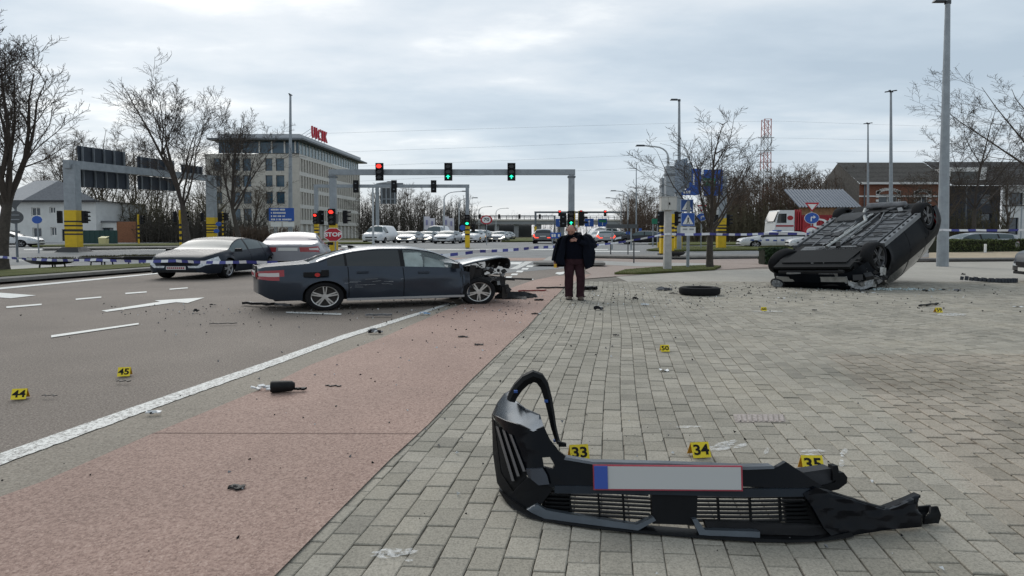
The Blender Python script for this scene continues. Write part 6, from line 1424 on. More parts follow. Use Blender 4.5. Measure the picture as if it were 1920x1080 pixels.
# inside: seats, spent side airbag, wheel
for x in (-.75, .30):
    for s in (-1, 1):
        MB().loft([[Vector((x + a, s * .38 + b * .24, z)) for a, b in ((-.08, -1), (.08, -1), (.08, 1), (-.08, 1))] for a0, z in ((0, .6), (0, 1.0), (-.08, 1.08), (-.1, 1.22))]).build('seat', M('seat_cloth', (.03, .03, .032), .9), t, Q, 40)
ab = M('airbag', (.50, .58, .56), .8, var=.2, scale=4)
rows = [[Vector((-.0 + .80 * i / 12, -(.70 - .09 * j / 6 + .03 * sin(i * 1.1 + j)), .93 + (.36 - .26 * max(0, i / 12 - .35)) * j / 6)) for i in range(13)] for j in range(7)]
rows = [[v if v.z < smooth_at(c['top'], v.x) - .08 else Vector((v.x, v.y, smooth_at(c['top'], v.x) - .08)) for v in r] for r in rows]
mb = MB().grid([r[:6] for r in rows]); mb.grid([[v + Vector((.0, .16, -.06)) for v in r[6:]] for r in rows]); mb.build('side_airbag', ab, t, Q, 60)
MB().lathe([(.19, -.02), (.21, 0), (.19, .02), (.17, 0)], 20, (.62, .38, .88), 'X').build('steering_wheel', trim_m, t, Q)
# front wheels: near one leans on its broken hub
rimM = MATS['wheel_silver']
for s, dx in ((-1, 0), (1, .04)): wheel(t, Q, 1.34 + dx, s * .765, .325, .22, s, near=True, rim=rimM, spin=.9)
# bonnet: sprung open and buckled
rows = []
for i in range(17):
    q = i / 16; x = .98 + 1.0 * q; z = .99 + .17 * sin(q * 1.75) - .03 * q; r = []
    for j in range(15):
        y = -.74 + 1.48 * j / 14; y *= 1 - .12 * q
        zz = z - .05 * (y / .74) ** 2 + .03 * noise.noise((x * 3, y * 3, 4)) * q + (.05 * q if y < 0 else -.02 * q) ; r.append(Vector((x, y, zz)))
    rows.append(r)
for k, (dx, dz) in enumerate(((.05, -.05), (.07, -.14), (.05, -.24))):
    rows.append([v + Vector((dx + .03 * noise.noise((v.y * 9, k, 2)), 0, dz + .05 * noise.noise((v.y * 12, k, 7)))) for v in rows[16]])
top = MB().grid(rows); bonnet = top.build('bonnet', paint_('bonnet_sky_sheen', (.10, .115, .13), .22, .55, .15), t, Q, 45)  # same car paint, lightened to carry the sky's reflection on the bonnet
md = bonnet.modifiers.new('Solidify', 'SOLIDIFY'); md.thickness = .014
MB().grid([[v + Vector((-.02, 0, -.035)) for v in r] for r in rows]).build('bonnet_lining', under, bonnet, Q, 45)
# engine bay laid open: block, struts, rails, torn pipes
rnd = random.Random(17); eng = M('engine_black', (.014, .014, .015), .6, var=.4, scale=20); engs = M('engine_alloy', (.20, .20, .20), .45, metal=.7, var=.4, scale=25)
for c_, d_, m_ in (((1.12, 0, .62), (.12, 1.4, .6), eng), ((1.42, -.02, .60), (.42, .72, .40), eng), ((1.40, -.05, .82), (.36, .46, .10), eng), ((1.62, .30, .58), (.16, .30, .36), engs), ((1.34, -.60, .74), (.22, .20, .28), eng), ((1.34, .60, .74), (.22, .20, .28), eng), ((1.78, -.05, .50), (.10, 1.10, .34), eng), ((1.86, .0, .42), (.06, 1.25, .10), engs), ((1.60, -.56, .60), (.70, .09, .11), eng), ((1.6, .56, .6), (.7, .09, .11), eng), ((1.58, -.70, .86), (.16, .10, .07), engs), ((1.22, -.78, .80), (.10, .06, .36), eng), ((1.95, -.45, .36), (.16, .30, .22), eng), ((1.98, .25, .34), (.14, .5, .24), eng)):
    MB().box(c_, d_, rz=rnd.gauss(0, .15), ry=rnd.gauss(0, .15), rx=rnd.gauss(0, .12)).build('engine_part', m_, t, Q)
for k in range(26):
    p = Vector((rnd.uniform(1.1, 1.95), rnd.uniform(-.8, .3), rnd.uniform(.45, .95))); pts = [p]
    for q in range(4): p = p + Vector((rnd.gauss(0, .09), rnd.gauss(0, .07), rnd.gauss(-.02, .09))); pts.append(p)
    MB().tube(pts, rnd.choice((.008, .012, .02)), 5).build('torn_hose', rnd.choice((eng, eng, engs)), t, Q)
for k in range(16):
    p = Vector((rnd.uniform(1.15, 2.0), rnd.uniform(-.85, -.35), rnd.uniform(.35, .98)))
    MB().box(p, (rnd.uniform(.04, .16), rnd.uniform(.02, .06), rnd.uniform(.03, .14)), rz=rnd.uniform(-1, 1), ry=rnd.uniform(-1, 1)).build('torn_bracket', rnd.choice((eng, eng, eng, engs)), t, Q)
rows = [[Vector((.98 + .18 * i / 5 + .04 * j / 6 * noise.noise((i, j, 3)), -.86 + .03 * noise.noise((i * .9, j * .8, 1)), .30 + .56 * j / 6 - .05 * i / 5)) for i in range(6)] for j in range(7)]
MB().grid(rows).build('torn_wing', merc, t, Q, 40)
rows = [[Vector((1.80 + .30 * i / 9, -.84 + .45 * i / 9 + .05 * noise.noise((i, j, 5)), .12 + .30 * j / 4 + .04 * noise.noise((i, j, 9)))) for i in range(10)] for j in range(5)]
MB().grid(rows).build('bumper_remnant', trim_m, t, Q, 40)
MB().bar((1.85, -.55, .62), (2.42, -.80, .60), .04).bar((1.9, -.3, .58), (2.25, -.35, .55), .03).build('bent_strut', eng, t, Q)

# ================================================================== the overturned car
kO = 1.14; aY, aP, rollO = R(46), R(23), R(3)
f = Vector((-sin(aY) * cos(aP), -cos(aY) * cos(aP), -sin(aP))); u_ = Vector((0, 0, -1)); u_ = (u_ - f * u_.dot(f)).normalized(); u_.rotate(Matrix.Rotation(rollO, 3, f)); l_ = u_.cross(f)
base3 = Matrix((f, l_, u_)).transposed().to_4x4()
fa = P(1556, 483, 16.3)                                      # middle of the front axle
gO = Vector((P(1610, 520, 17.5).x, 17.5, 0))
t = thing('overturned_car', 'black car lying on its roof with its grey underside up and tail raised', 'car', gO)
Q = Matrix.Translation(fa - gO) @ Matrix.Diagonal((S, 1, 1, 1)) @ base3 @ Matrix.Translation(Vector((-1.34, 0, -.355)) * kO)
ov = M('black_wreck_paint', (.0055, .0068, .009), .48, var=.3, scale=2, spec=.05)
def crush(v):
    q = Vector((0, 0, 0))
    if v.z > 1.1: q.z = -(v.z - 1.1) * .35 * sst((v.x + .9) / 1.4)
    q += Vector((noise.noise((v.x * 4, v.y * 4, 2)), noise.noise((v.x * 4, v.z * 4, 5)), noise.noise((v.y * 3, v.z * 4, 8)))) * (.03 * sst((v.x - .6) / .8))
    return q
pO, wO = car(t, Q, 'suv', ov, near=True, k=kO, plate=None, dent=crush, rim=M('wheel_black', (.05, .05, .052), .4, metal=.4), wheels=[(0, 1), (0, -1), (1, -1)], skip=('mirror',))
Qk = Q @ Matrix.Scale(kO, 4)
rows = None
wheel(t, Qk @ Matrix.Translation((1.42, .80, .10)) @ rot(R(24)) @ Matrix.Rotation(R(-14), 4, 'X'), 0, 0, .355, .23, 1, near=True, rim=alloy_dk)
fl = M('floor_pan_grey', (.085, .089, .095), .6, metal=.15, var=.4, scale=5); fl2 = M('floor_shield', (.040, .042, .045), .75, var=.35, scale=6); al = M('heat_shield', (.36, .36, .34), .4, metal=.7, var=.35, scale=14); mud = M('undertray_black', (.010, .0105, .011), .7, var=.35, scale=7, spec=.2)
def ub(c_, d_, m_, nm, rz=0, ry=0): return MB().box(c_, d_, rz=rz, ry=ry).build(nm, m_, t, Qk)
ub((0, 0, .235), (3.6, 1.50, .06), mud, 'floor')
for s in (1, -1):
    for k in range(5): ub((-.95 + .40 * k, s * .46, .192 + .004 * (k % 2)), (.37, .52, .03), fl, 'floor_panel')
    for k in range(7): ub((-.9 + .28 * k, s * .46, .172), (.03, .46, .02), fl2, 'floor_rib')
    ub((-.1, s * .83, .215), (2.1, .10, .10), M('sill_seam', (.16, .165, .17), .5, metal=.4, var=.25), 'sill_seam')
MB().tube([(1.1, .12, .17), (.5, .08, .15), (-.6, .02, .15), (-1.1, .25, .16), (-1.6, .4, .17)], .035, 10).build('exhaust_pipe', al, t, Qk, 40)
for x, sy in ((.55, .34), (.1, .30), (-.35, .28)): ub((x, .06, .188), (.42, sy, .02), al, 'heat_shield_panel', rz=.06)
MB().lathe([(.02, -.5), (.11, -.46), (.12, .3), (.02, .35)], 14, (-1.75, .1, .18), 'Y').build('silencer', M('silencer_steel', (.14, .14, .145), .5, metal=.6, var=.3), t, Qk, 40)
MB().bar((-1.32, -.75, .24), (-1.32, .75, .24), .12).build('rear_axle', eng, t, Qk)
for s in (1, -1): MB().bar((-1.32, s * .62, .24), (-.85, s * .55, .20), .10).build('trailing_arm', eng, t, Qk); MB().bar((1.34, s * .70, .30), (1.15, s * .32, .22), .08).build('wishbone', engs, t, Qk); MB().tube([(1.34, s * .62, .34), (1.34, s * .86, .36)], .05, 8).build('drive_shaft', eng, t, Qk)
ub((1.55, 0, .20), (.9, 1.20, .05), mud, 'undertray'); ub((1.98, 0, .235), (.36, 1.42, .06), mud, 'undertray', ry=-.12); ub((1.15, 0, .22), (.22, 1.15, .09), engs, 'subframe')
for k, (y, w_, dz) in enumerate(((.22, .10, 0), (.10, .03, 0), (.02, .05, .01), (-.07, .03, 0), (-.13, .04, 0), (-.19, .02, .0))): ub((1.96 + .012 * (k % 3), y, .196), (.045 - .01 * (k % 2), w_, .012), M('stencil_white', (.45, .45, .45), .6), 'stencil_mark')
ub((2.24, 0, .50), (.07, 1.30, .13), M('bumper_beam', (.30, .30, .29), .5, metal=.5, var=.3), 'bumper_beam'); ub((2.22, .30, .40), (.08, .26, .12), M('bumper_beam', (.3, .3, .29), .5), 'crash_can'); ub((2.2, -.34, .42), (.12, .34, .12), engs, 'crash_can')
ub((2.20, 0, .36), (.06, 1.20, .10), eng, 'radiator_panel'); ub((2.18, 0, .62), (.10, 1.25, .14), eng, 'radiator_panel')
MB().disc((2.255, .66, .62), .105, .05, 18, axis='X').build('headlamp', M('lamp_dull', (.20, .21, .22), .2, var=.6, scale=16), t, Qk); MB().lathe([(.115, 0), (.145, .03), (.115, .06)], 18, (2.235, .66, .62), 'X').build('headlamp_bezel', trim_m, t, Qk); MB().box((2.30, .66, .78), (.03, .08, .05)).build('indicator', M('amber', (.6, .25, .03), .3), t, Qk)
rnd = random.Random(31)
for k in range(34):
    x, y = rnd.uniform(-1.9, 1.0), rnd.uniform(-.72, .72); ub((x, y, .185 + rnd.uniform(-.02, .01)), (rnd.uniform(.06, .34), rnd.uniform(.03, .16), rnd.uniform(.02, .07)), rnd.choice((fl, fl2, eng, engs, mud, al)), 'bracket', rz=rnd.choice((0, 0, .3, -.4)))
for k in range(7):
    y = rnd.uniform(-.6, .6); MB().tube([(1.0, y, .17), (.3, y + rnd.gauss(0, .05), .165), (-.5, y + rnd.gauss(0, .08), .165), (-1.2, y + rnd.gauss(0, .1), .17)], .012, 6).build('brake_line', rnd.choice((eng, engs)), t, Qk)
MB().loft([[Vector((x, .45 + a * .30 * q, .20 - b * .09 * q)) for a, b in ((-1, 0), (-.8, 1), (.8, 1), (1, 0))] for x, q in ((-1.25, .7), (-1.15, 1), (-.75, 1), (-.65, .7))]).build('fuel_tank', fl2, t, Qk, 40)
for s in (1, -1):
    MB().lathe([(.055, -.12), (.055, .12)], 12, (-1.15, s * .60, .25), 'X').build('spring', engs, t, Qk, 40); MB().disc((-1.32, s * .70, .355), .15, .02, 16).build('brake_disc', engs, t, Qk)
    for k in range(9): MB().box((-.9 + .24 * k, s * .835, .155), (.05, .03, .03)).build('jack_tab', fl2, t, Qk)
rnd = random.Random(23)
for k in range(40):
    p = Vector((rnd.uniform(1.2, 2.2), rnd.uniform(-.95, -.45), rnd.uniform(.25, .95))); MB().box(p, (rnd.uniform(.05, .22), rnd.uniform(.03, .16), rnd.uniform(.03, .16)), rz=rnd.uniform(-1, 1), ry=rnd.uniform(-1, 1)).build('torn_bracket', rnd.choice((eng, engs, eng, al)), t, Qk)
for k in range(14):
    p = Vector((rnd.uniform(1.3, 2.2), rnd.uniform(-.9, .6), rnd.uniform(.3, .8))); pts = [p]
    for q in range(4): p = p + Vector((rnd.gauss(.02, .1), rnd.gauss(0, .12), rnd.gauss(.06, .1))); pts.append(p)
    MB().tube(pts, .012, 5).build('torn_hose', rnd.choice((eng, engs)), t, Qk)
# whatever would sink below the pavement is crushed flat on it
for ch in [c_ for c_ in t.children_recursive if c_.type == 'MESH']:
    for v in ch.data.vertices:
        if v.co.z < .03: v.co.z = .03 + .01 * noise.noise((v.co.x * 5, v.co.y * 5, 0)) + v.co.z * .02
    ch.data.update()
# ================================================================== torn-off bumper in the foreground
gloss = M('bumper_gloss', (.0022, .0030, .005), .18, spec=.16); satin = M('bumper_satin', (.0055, .006, .007), .5, var=.25, scale=14, spec=.15); greyt = M('bumper_grey_trim', (.070, .082, .095), .3, metal=.35, var=.15, scale=9); matte = M('bumper_matte', (.006, .0065, .0072), .6, var=.3, scale=20, spec=.15)
VB = [(915, 905), (930, 925), (960, 952), (1000, 972), (1230, 1002), (1480, 1017), (1600, 1008), (1775, 990)]
def DB(u, v, off=0.0):
    r_ = ray(u, smooth_at(VB, u)); d0 = r_.y * (.026 - EYE) / r_.z + .03; return d0 + (smooth_at(VB, u) - v) / FPX * d0 * .30 + off
bt = thing('bumper', 'torn-off black front bumper lying on the pavers in the foreground', 'car bumper', (G(1250, 1005).x, G(1250, 1005).y, .01)); bw = TW(bt)
def panel(name, outline, mat, off=0.0, th=.03, hole=None, step=11, crumple=0.0, parent=None, lean=0.0, seed=0, smooth=70):
    """a moulded skin piece: outline in picture measure, wrapped on the bumper's curved face and given thickness"""
    loops = [[Vector((a, b, 0)) for a, b in outline]] + ([[Vector((a, b, 0)) for a, b in hole]] if hole else [])
    allv = [v for l in loops for v in l]; tr = tessellate_polygon(loops); b = bmesh.new(); vs_ = [b.verts.new(v) for v in allv]
    for q in tr:
        try: b.faces.new([vs_[i] for i in q])
        except ValueError: pass
    us = [v.x for v in allv]; vv = [v.y for v in allv]
    for ax_, lo, hi in (((1, 0, 0), min(us), max(us)), ((0, 1, 0), min(vv), max(vv))):
        k = lo + step
        while k < hi - 2:
            bmesh.ops.bisect_plane(b, geom=b.verts[:] + b.edges[:] + b.faces[:], plane_co=(k, k, 0), plane_no=ax_); k += step
    bmesh.ops.recalc_face_normals(b, faces=b.faces)
    for v in b.verts:
        u_p, v_p = v.co.x, v.co.y; d = DB(u_p, v_p, off) + lean * (max(vv) - v_p) / 100
        if crumple: d += crumple * (noise.noise((u_p * .045, v_p * .06, seed)) + .5 * noise.noise((u_p * .11, v_p * .13, seed + 3)))
        p = P(u_p, v_p, d); p.z = max(p.z, .027); v.co = p - bt.location
    r = bmesh.ops.extrude_face_region(b, geom=b.faces[:]); 
    for g in r['geom']:
        if isinstance(g, bmesh.types.BMVert): g.co.y += th; g.co.z = max(g.co.z - .15 * th, .024 - bt.location.z)
    bmesh.ops.recalc_face_normals(b, faces=b.faces); me = bpy.data.meshes.new(name); b.to_mesh(me); b.free(); me.materials.append(mat)
    me.polygons.foreach_set('use_smooth', [True] * len(me.polygons)); me.set_sharp_from_angle(angle=R(smooth)); o = bpy.data.objects.new(name, me); C.objects.link(o); o.parent = parent or bt; return o
panel('cheek', [(923, 777), (948, 789), (975, 797), (1000, 807), (1020, 800), (1032, 826), (1048, 846), (1068, 861), (1112, 869), (1114, 910), (1034, 914), (986, 890), (955, 826), (926, 784)], gloss, 0, .03, hole=[(1017, 858), (1031, 857), (1040, 872), (1036, 880), (1020, 876)], crumple=.003)
panel('cheek_top', [(922, 778), (932, 756), (945, 739), (956, 733), (962, 748), (986, 767), (1013, 779), (1020, 801), (1000, 809), (975, 799), (948, 791)], M('cheek_sky_sheen', (.040, .050, .062), .26, metal=.7, var=.2, scale=9), -.012, .03, lean=.36, crumple=.004)  # sky sheen on the upturned skin painted in as a lighter metallic tone
panel('corner_grille', [(924, 786), (954, 812), (988, 894), (962, 920), (938, 884)], matte, .012, .03)
for a, b in (((932, 800), (962, 902)), ((944, 806), (972, 893)), ((957, 814), (983, 884))):
    panel('corner_slat', [(a[0] - 2.6, a[1]), (a[0] + 2.6, a[1] + 2), (b[0] + 2.6, b[1]), (b[0] - 2.6, b[1])], M('slat_grey', (.11, .11, .115), .35, metal=.2), -.012, .03)
panel('lower_cheek', [(922, 777), (926, 790), (939, 886), (962, 922), (988, 896), (1012, 904), (1038, 916), (1002, 962), (984, 954), (950, 932), (932, 906), (924, 850)], satin, .006, .03, crumple=.004)
panel('fog_cover', [(986, 880), (1018, 878), (1026, 892), (1030, 908), (1010, 910), (990, 894)], M('cover_navy', (.030, .036, .048), .35, var=.2), -.02, .02)
panel('upper_panel', [(1108, 868), (1250, 872), (1400, 879), (1455, 877), (1474, 866), (1492, 878), (1542, 912), (1526, 919), (1400, 913), (1108, 908)], gloss, .004, .03, crumple=.003, seed=4)
panel('upper_edge', [(1060, 857), (1112, 866), (1250, 869), (1400, 875), (1450, 874), (1452, 879), (1400, 881), (1250, 874), (1112, 871), (1058, 862)], M('edge_grey', (.10, .11, .125), .3, metal=.2, var=.2), -.012, .06)
panel('cross_bar', [(1040, 911), (1250, 914), (1400, 917), (1530, 917), (1512, 931), (1400, 932), (1250, 928), (1040, 925)], M('bar_slate', (.016, .021, .028), .4, var=.2, spec=.2), -.014, .03)
for k in range(7):
    v = 924 + k * 7.4; vl = 1000 + k * 5
    panel('grille_slat', [(1024 - k * 0.5, v - 6), (1120, v - 1.6), (1216 + (3 - abs(k - 3)) * 4, v + 4), (1216 + (3 - abs(k - 3)) * 4, v + 6.2), (1120, v + .8), (1024 - k * .5, v - 3.8)], matte, .01 + .004 * k, .03, step=30)
    panel('grille_slat', [(1306 - k, v + 8), (1400, v + 9), (1508 + k * 2.2, v + 7), (1508 + k * 2.2, v + 9.2), (1400, v + 11.2), (1306 - k, v + 10.2)], matte, .01 + .004 * k, .03, step=30)
for u in (1066, 1120, 1166, 1344, 1404, 1460): panel('grille_upright', [(u, 918), (u + 3, 918), (u + 7, 978), (u + 4, 978)], matte, .03, .02, step=30)
panel('grille_backing', [(1022, 914), (1066, 916), (1074, 962), (1016, 950)], under, .05, .02); panel('grille_backing', [(1468, 930), (1512, 928), (1540, 985), (1476, 988)], under, .05, .02)
panel('centre_panel', [(1222, 926), (1308, 928), (1306, 985), (1224, 982)], satin, .0, .04)
panel('grille_backing', [(1040, 962), (1130, 972), (1196, 984), (1226, 968), (1228, 975), (1196, 992), (1020, 970)], under, .02, .03)
panel('chrome_lip', [(988, 956), (1008, 946), (1024, 957), (1100, 970), (1194, 984), (1226, 970), (1230, 976), (1196, 995), (1100, 983), (1014, 972)], greyt, -.02, .04)
panel('chrome_lip', [(1298, 974), (1306, 972), (1322, 994), (1425, 997), (1425, 1009), (1312, 1004)], greyt, -.02, .04)
panel('under_grille', [(1322, 978), (1470, 984), (1540, 988), (1600, 985), (1560, 1006), (1430, 1002), (1326, 993)], under, .01, .04, crumple=.01)
panel('splitter', [(936, 922), (960, 940), (990, 960), (1020, 974), (1110, 986), (1200, 997), (1330, 1006), (1430, 1010), (1480, 1012), (1530, 1012), (1596, 998), (1602, 1006), (1540, 1020), (1480, 1021), (1330, 1014), (1200, 1007), (1060, 994), (1000, 982), (960, 958)], satin, -.03, .09, crumple=.003)
panel('torn_corner', [(1506, 926), (1530, 914), (1560, 926), (1600, 938), (1640, 951), (1662, 957), (1684, 950), (1704, 941), (1724, 931), (1721, 944), (1722, 958), (1730, 966), (1728, 988), (1660, 994), (1600, 1004), (1564, 1010), (1545, 990), (1524, 952)], gloss, -.02, .03, crumple=.009, seed=9, smooth=80)
panel('torn_edge', [(1524, 916), (1560, 923), (1640, 948), (1662, 954), (1704, 938), (1726, 928), (1726, 933), (1664, 961), (1640, 956), (1560, 931)], satin, .0, .05, crumple=.012, seed=2)
panel('torn_flap', [(1700, 952), (1746, 948), (1740, 962), (1730, 975), (1716, 986)], satin, .05, .012, crumple=.02); panel('torn_flap', [(1746, 951), (1759, 950), (1765, 966), (1760, 984), (1750, 990), (1732, 989), (1734, 974), (1744, 964)], matte, .02, .012, crumple=.015)
panel('inner_liner', [(1580, 1004), (1620, 985), (1730, 982), (1738, 990), (1640, 1000), (1585, 1014)], under, .05, .05)
panel('side_bracket', [(1506, 886), (1560, 878), (1564, 886), (1566, 904), (1545, 915), (1520, 912)], M('bracket_grey', (.030, .031, .034), .6, var=.3, spec=.2), .18, .09, crumple=.01)
panel('side_bracket', [(1562, 874), (1571, 873), (1573, 882), (1570, 900), (1562, 902)], matte, .16, .05); panel('side_bracket', [(1572, 887), (1582, 886), (1589, 895), (1588, 906), (1572, 918), (1545, 923), (1530, 915), (1566, 904)], matte, .17, .07)
panel('wing_bracket', [(1046, 828), (1062, 832), (1062, 838), (1048, 838)], matte, .1, .03)
# headlamp surround: a bowed strap rising behind the cheek
mb = MB(); arc = [(958, 752), (962, 742), (972, 727), (985, 714), (1000, 707), (1012, 711), (1021, 724), (1028, 748), (1033, 772), (1038, 800), (1044, 822), (1048, 832)]; wd_ = [16, 17, 18, 19, 20, 19, 17, 15, 13, 11, 9, 7]
rings = []
for i, (u, v) in enumerate(arc):
    a, b = arc[max(0, i - 1)], arc[min(len(arc) - 1, i + 1)]; tx, ty = b[0] - a[0], b[1] - a[1]; q = hypot(tx, ty); nx, ny = -ty / q, tx / q
    d = 3.36 + .10 * sin(pi * i / 11) - .1 * i / 11; w_ = wd_[i] / 2; c_ = P(u, v, d); o_ = P(u + nx * w_, v + ny * w_, d) - c_
    rings.append([c_ - o_, c_ - o_ * .3 + Vector((0, -.02, 0)), c_ + o_ + Vector((0, .0, 0)), c_ + o_ + Vector((0, .05, 0)), c_ - o_ + Vector((0, .05, 0))])
mb.loft(rings).build('headlamp_surround', matte, bt, bw, 40)
for u, v in ((967, 734), (1024, 752), (1041, 826)): MB().box(P(u, v, 3.36), (.022, .02, .012)).build('blue_clip', M('clip_blue', (.02, .07, .25), .5), bt, bw)
pl = panel('number_plate', [(1112, 872), (1392, 874), (1393, 921), (1113, 919)], plate_r, -.03, .012, step=40); panel('plate_field', [(1115, 874.5), (1389, 876.5), (1390, 918.5), (1116, 916.5)], M('plate_white', (.42, .42, .41), .45), -.034, .006, step=40, parent=pl); panel('plate_band', [(1114, 874), (1139, 874.2), (1140, 917), (1115, 916.8)], M('plate_blue', (.02, .06, .30), .45), -.040, .006, step=40, parent=pl)
# ================================================================== evidence markers
mk_y = M('marker_yellow', (.78, .60, .018), .45, var=.05); mk_o = M('marker_orange', (.60, .30, .015), .5)
GE = 'numbered yellow evidence markers'
def marker(num, u, v, turn, label, k=1.0):
    g = G(u, v); z = .026 if g.x > -1.6 - .0 * g.y and u > 900 else .012; t = thing('evidence_marker', label, 'evidence marker', (g.x, g.y, z), GE); Q = Matrix.Diagonal((S, 1, 1, 1)) @ rot(R(turn)) @ Matrix.Scale(k, 4); W_, H, D = .092, .088, .040
    MB().prism([(-W_ / 2, -D, 0), (W_ / 2, -D, 0), (W_ / 2, 0, H), (-W_ / 2, 0, H)], (0, .004, 0)).build('front_board', mk_y, t, Q); MB().prism([(-W_ / 2, D + .004, 0), (W_ / 2, D + .004, 0), (W_ / 2, .004, H), (-W_ / 2, .004, H)], (0, -.003, 0)).build('rear_board', mk_o, t, Q)
    MB().text(num, .088, (0, 0, 0), .002, wide=.92, font_bold=.0022).xf(Matrix.Translation((0, -D / 2 - .0022, H * .49)) @ Matrix.Rotation(-atan2(D, H), 4, 'X')).build('number', blk_plastic, t, Q)
marker('44', 38, 749, 14, 'yellow evidence marker numbered 44, leftmost on the asphalt'); marker('45', 234, 706, 12, 'yellow evidence marker numbered 45 on the asphalt'); marker('33', 1085, 866, 8, 'yellow evidence marker numbered 33 behind the bumper, left one', 1.02); marker('34', 1311, 861, 10, 'yellow evidence marker numbered 34 behind the number plate', 1.02); marker('35', 1521, 889, -2, 'yellow evidence marker numbered 35 by the bumper bracket', 1.06)
marker('50', 1246, 662, 2, 'yellow evidence marker numbered 50 alone on the pavers', .90); marker('60', 1432, 585, 0, 'yellow evidence marker numbered 60 in front of the overturned car', .80); marker('59', 1759, 588, 4, 'yellow evidence marker numbered 59 beside a dark strip', 1.0)
# ================================================================== loose wheel and wreckage
g = G(1319, 556.5); t = thing('loose_wheel', 'black car wheel lying flat on the pavers between the man and the overturned car', 'wheel', (g.x, g.y + .3, .025)); h = .19; r = .375
MB().lathe([(r * .62, .01), (r * .85, 0), (r * .97, .02), (r, .06), (r, h - .06), (r * .97, h - .02), (r * .85, h), (r * .64, h - .01), (r * .60, h - .06)], 40).build('tyre', tyre_m, t, SM, 40); MB().lathe([(r * .62, .02), (r * .60, h - .05), (.02, h - .10)], 30).build('rim', alloy_dk, t, SM, 40)
scr_b = M('scrap_black', (.009, .009, .010), .5, spec=.2, var=.4, scale=20); scr_g = M('scrap_grey', (.13, .13, .135), .5, var=.4, scale=20); scr_w = M('scrap_white', (.55, .56, .56), .4, var=.2, scale=15); scr_r = M('scrap_red', (.22, .03, .025), .5, var=.3); scr_bl = M('scrap_blue', (.20, .30, .42), .4, var=.4, scale=14)
def gtop(u): return .026 if u > 0 else 0
def shard(rnd, L_, W_, H_):
    """a buckled, broken-off piece of skin with ragged ends"""
    n = 6; rows = []
    for i in range(n + 1):
        f = i / n; w_ = W_ * rnd.uniform(.6, 1.1) / 2; z = H_ * (.35 + .65 * abs(sin(f * 3 + rnd.random()))); sh = rnd.gauss(0, W_ * .12); rows.append([Vector((L_ * (f - .5), -w_ + sh, .004 + z * .15)), Vector((L_ * (f - .5), sh * .5, z)), Vector((L_ * (f - .5) + rnd.gauss(0, L_ * .03), w_ + sh, .004 + z * .3))])
    mb = MB().grid(rows); lo = [[v - Vector((0, 0, min(.012, H_ * .35))) if v.z > .02 else v + Vector((0, .004, 0.006)) for v in r] for r in rows]; mb.grid([r[::-1] for r in lo]); return mb
GD = 'pieces of wreckage on the ground'
def scrap(label, u, v, wpx, hpx, mat, seed, dpx=None, turn=0, name='car_fragment', extra=0):
    g = G(u, v); rnd = random.Random(seed); L_ = wpx / FPX * g.y / S; H_ = max(.02, hpx / FPX * g.y * .8); t = thing(name, label, 'wreckage', (g.x, g.y, .027), GD); Q = Matrix.Diagonal((S, 1, 1, 1)) @ rot(R(turn))
    shard(rnd, L_, max(.05, L_ * .35), H_).build('shell', mat, t, Q, 40)
    for k in range(extra):
        q = Vector((rnd.uniform(-.4, .4) * L_, rnd.uniform(-.2, .2) * L_, H_ * .3)); MB().box(q, (L_ * rnd.uniform(.1, .3), L_ * .12, H_ * rnd.uniform(.4, .9)), rz=rnd.uniform(-1, 1), rx=rnd.uniform(-.6, .6)).build('bracket', rnd.choice((scr_b, scr_g, scr_w)), t, Q)
    return t
def strip(label, u0, v0, u1, v1, th, mat, name='trim_strip'):
    a, b = G(u0, v0), G(u1, v1); m_ = (a + b) / 2; t = thing(name, label, 'wreckage', (m_.x, m_.y, .027), GD); n = 6; pts = [(a.lerp(b, i / n) - m_) + Vector((0, .02 * sin(i * 2.1), th * .55 + th * .3 * sin(i * 1.3) ** 2)) for i in range(n + 1)]
    mb = MB()
    for p, q in zip(pts[:-1], pts[1:]): mb.bar(p, q, th * 1.5, th)
    mb.build('strip', mat, t); return t
g = G(528, 741); t = thing('lamp_housing', 'black tubular lamp housing lying on the cycle path edge', 'wreckage', (g.x, g.y, .024), GD)
MB().lathe([(.050, -.07), (.056, -.06), (.054, .0), (.048, .07), (.030, .09)], 20, (0, 0, .06), 'X').build('tube', scr_b, t, Matrix.Diagonal((S, 1, 1, 1)) @ rot(R(12)), 40); MB().lathe([(.050, -.072), (.044, -.02), (.002, -.01)], 20, (0, 0, .06), 'X').build('socket', under, t, Matrix.Diagonal((S, 1, 1, 1)) @ rot(R(12)))
for k in range(5): MB().box((-.10 - .03 * k, .06 + .02 * (k % 2), .02 + .015 * (k % 3)), (.05, .03, .012), rz=.5 * k, rx=.4).build('reflector_shard', scr_w, t, SM)
for k in range(3): MB().box((.10 + .025 * k, .03, .03), (.05, .02, .02), rz=.7 * k).build('clip', scr_b, t, SM)
t = scrap('small black plastic clip alone on the cycle path in the foreground', 444, 925, 30, 9, scr_b, 3, turn=3, extra=3)
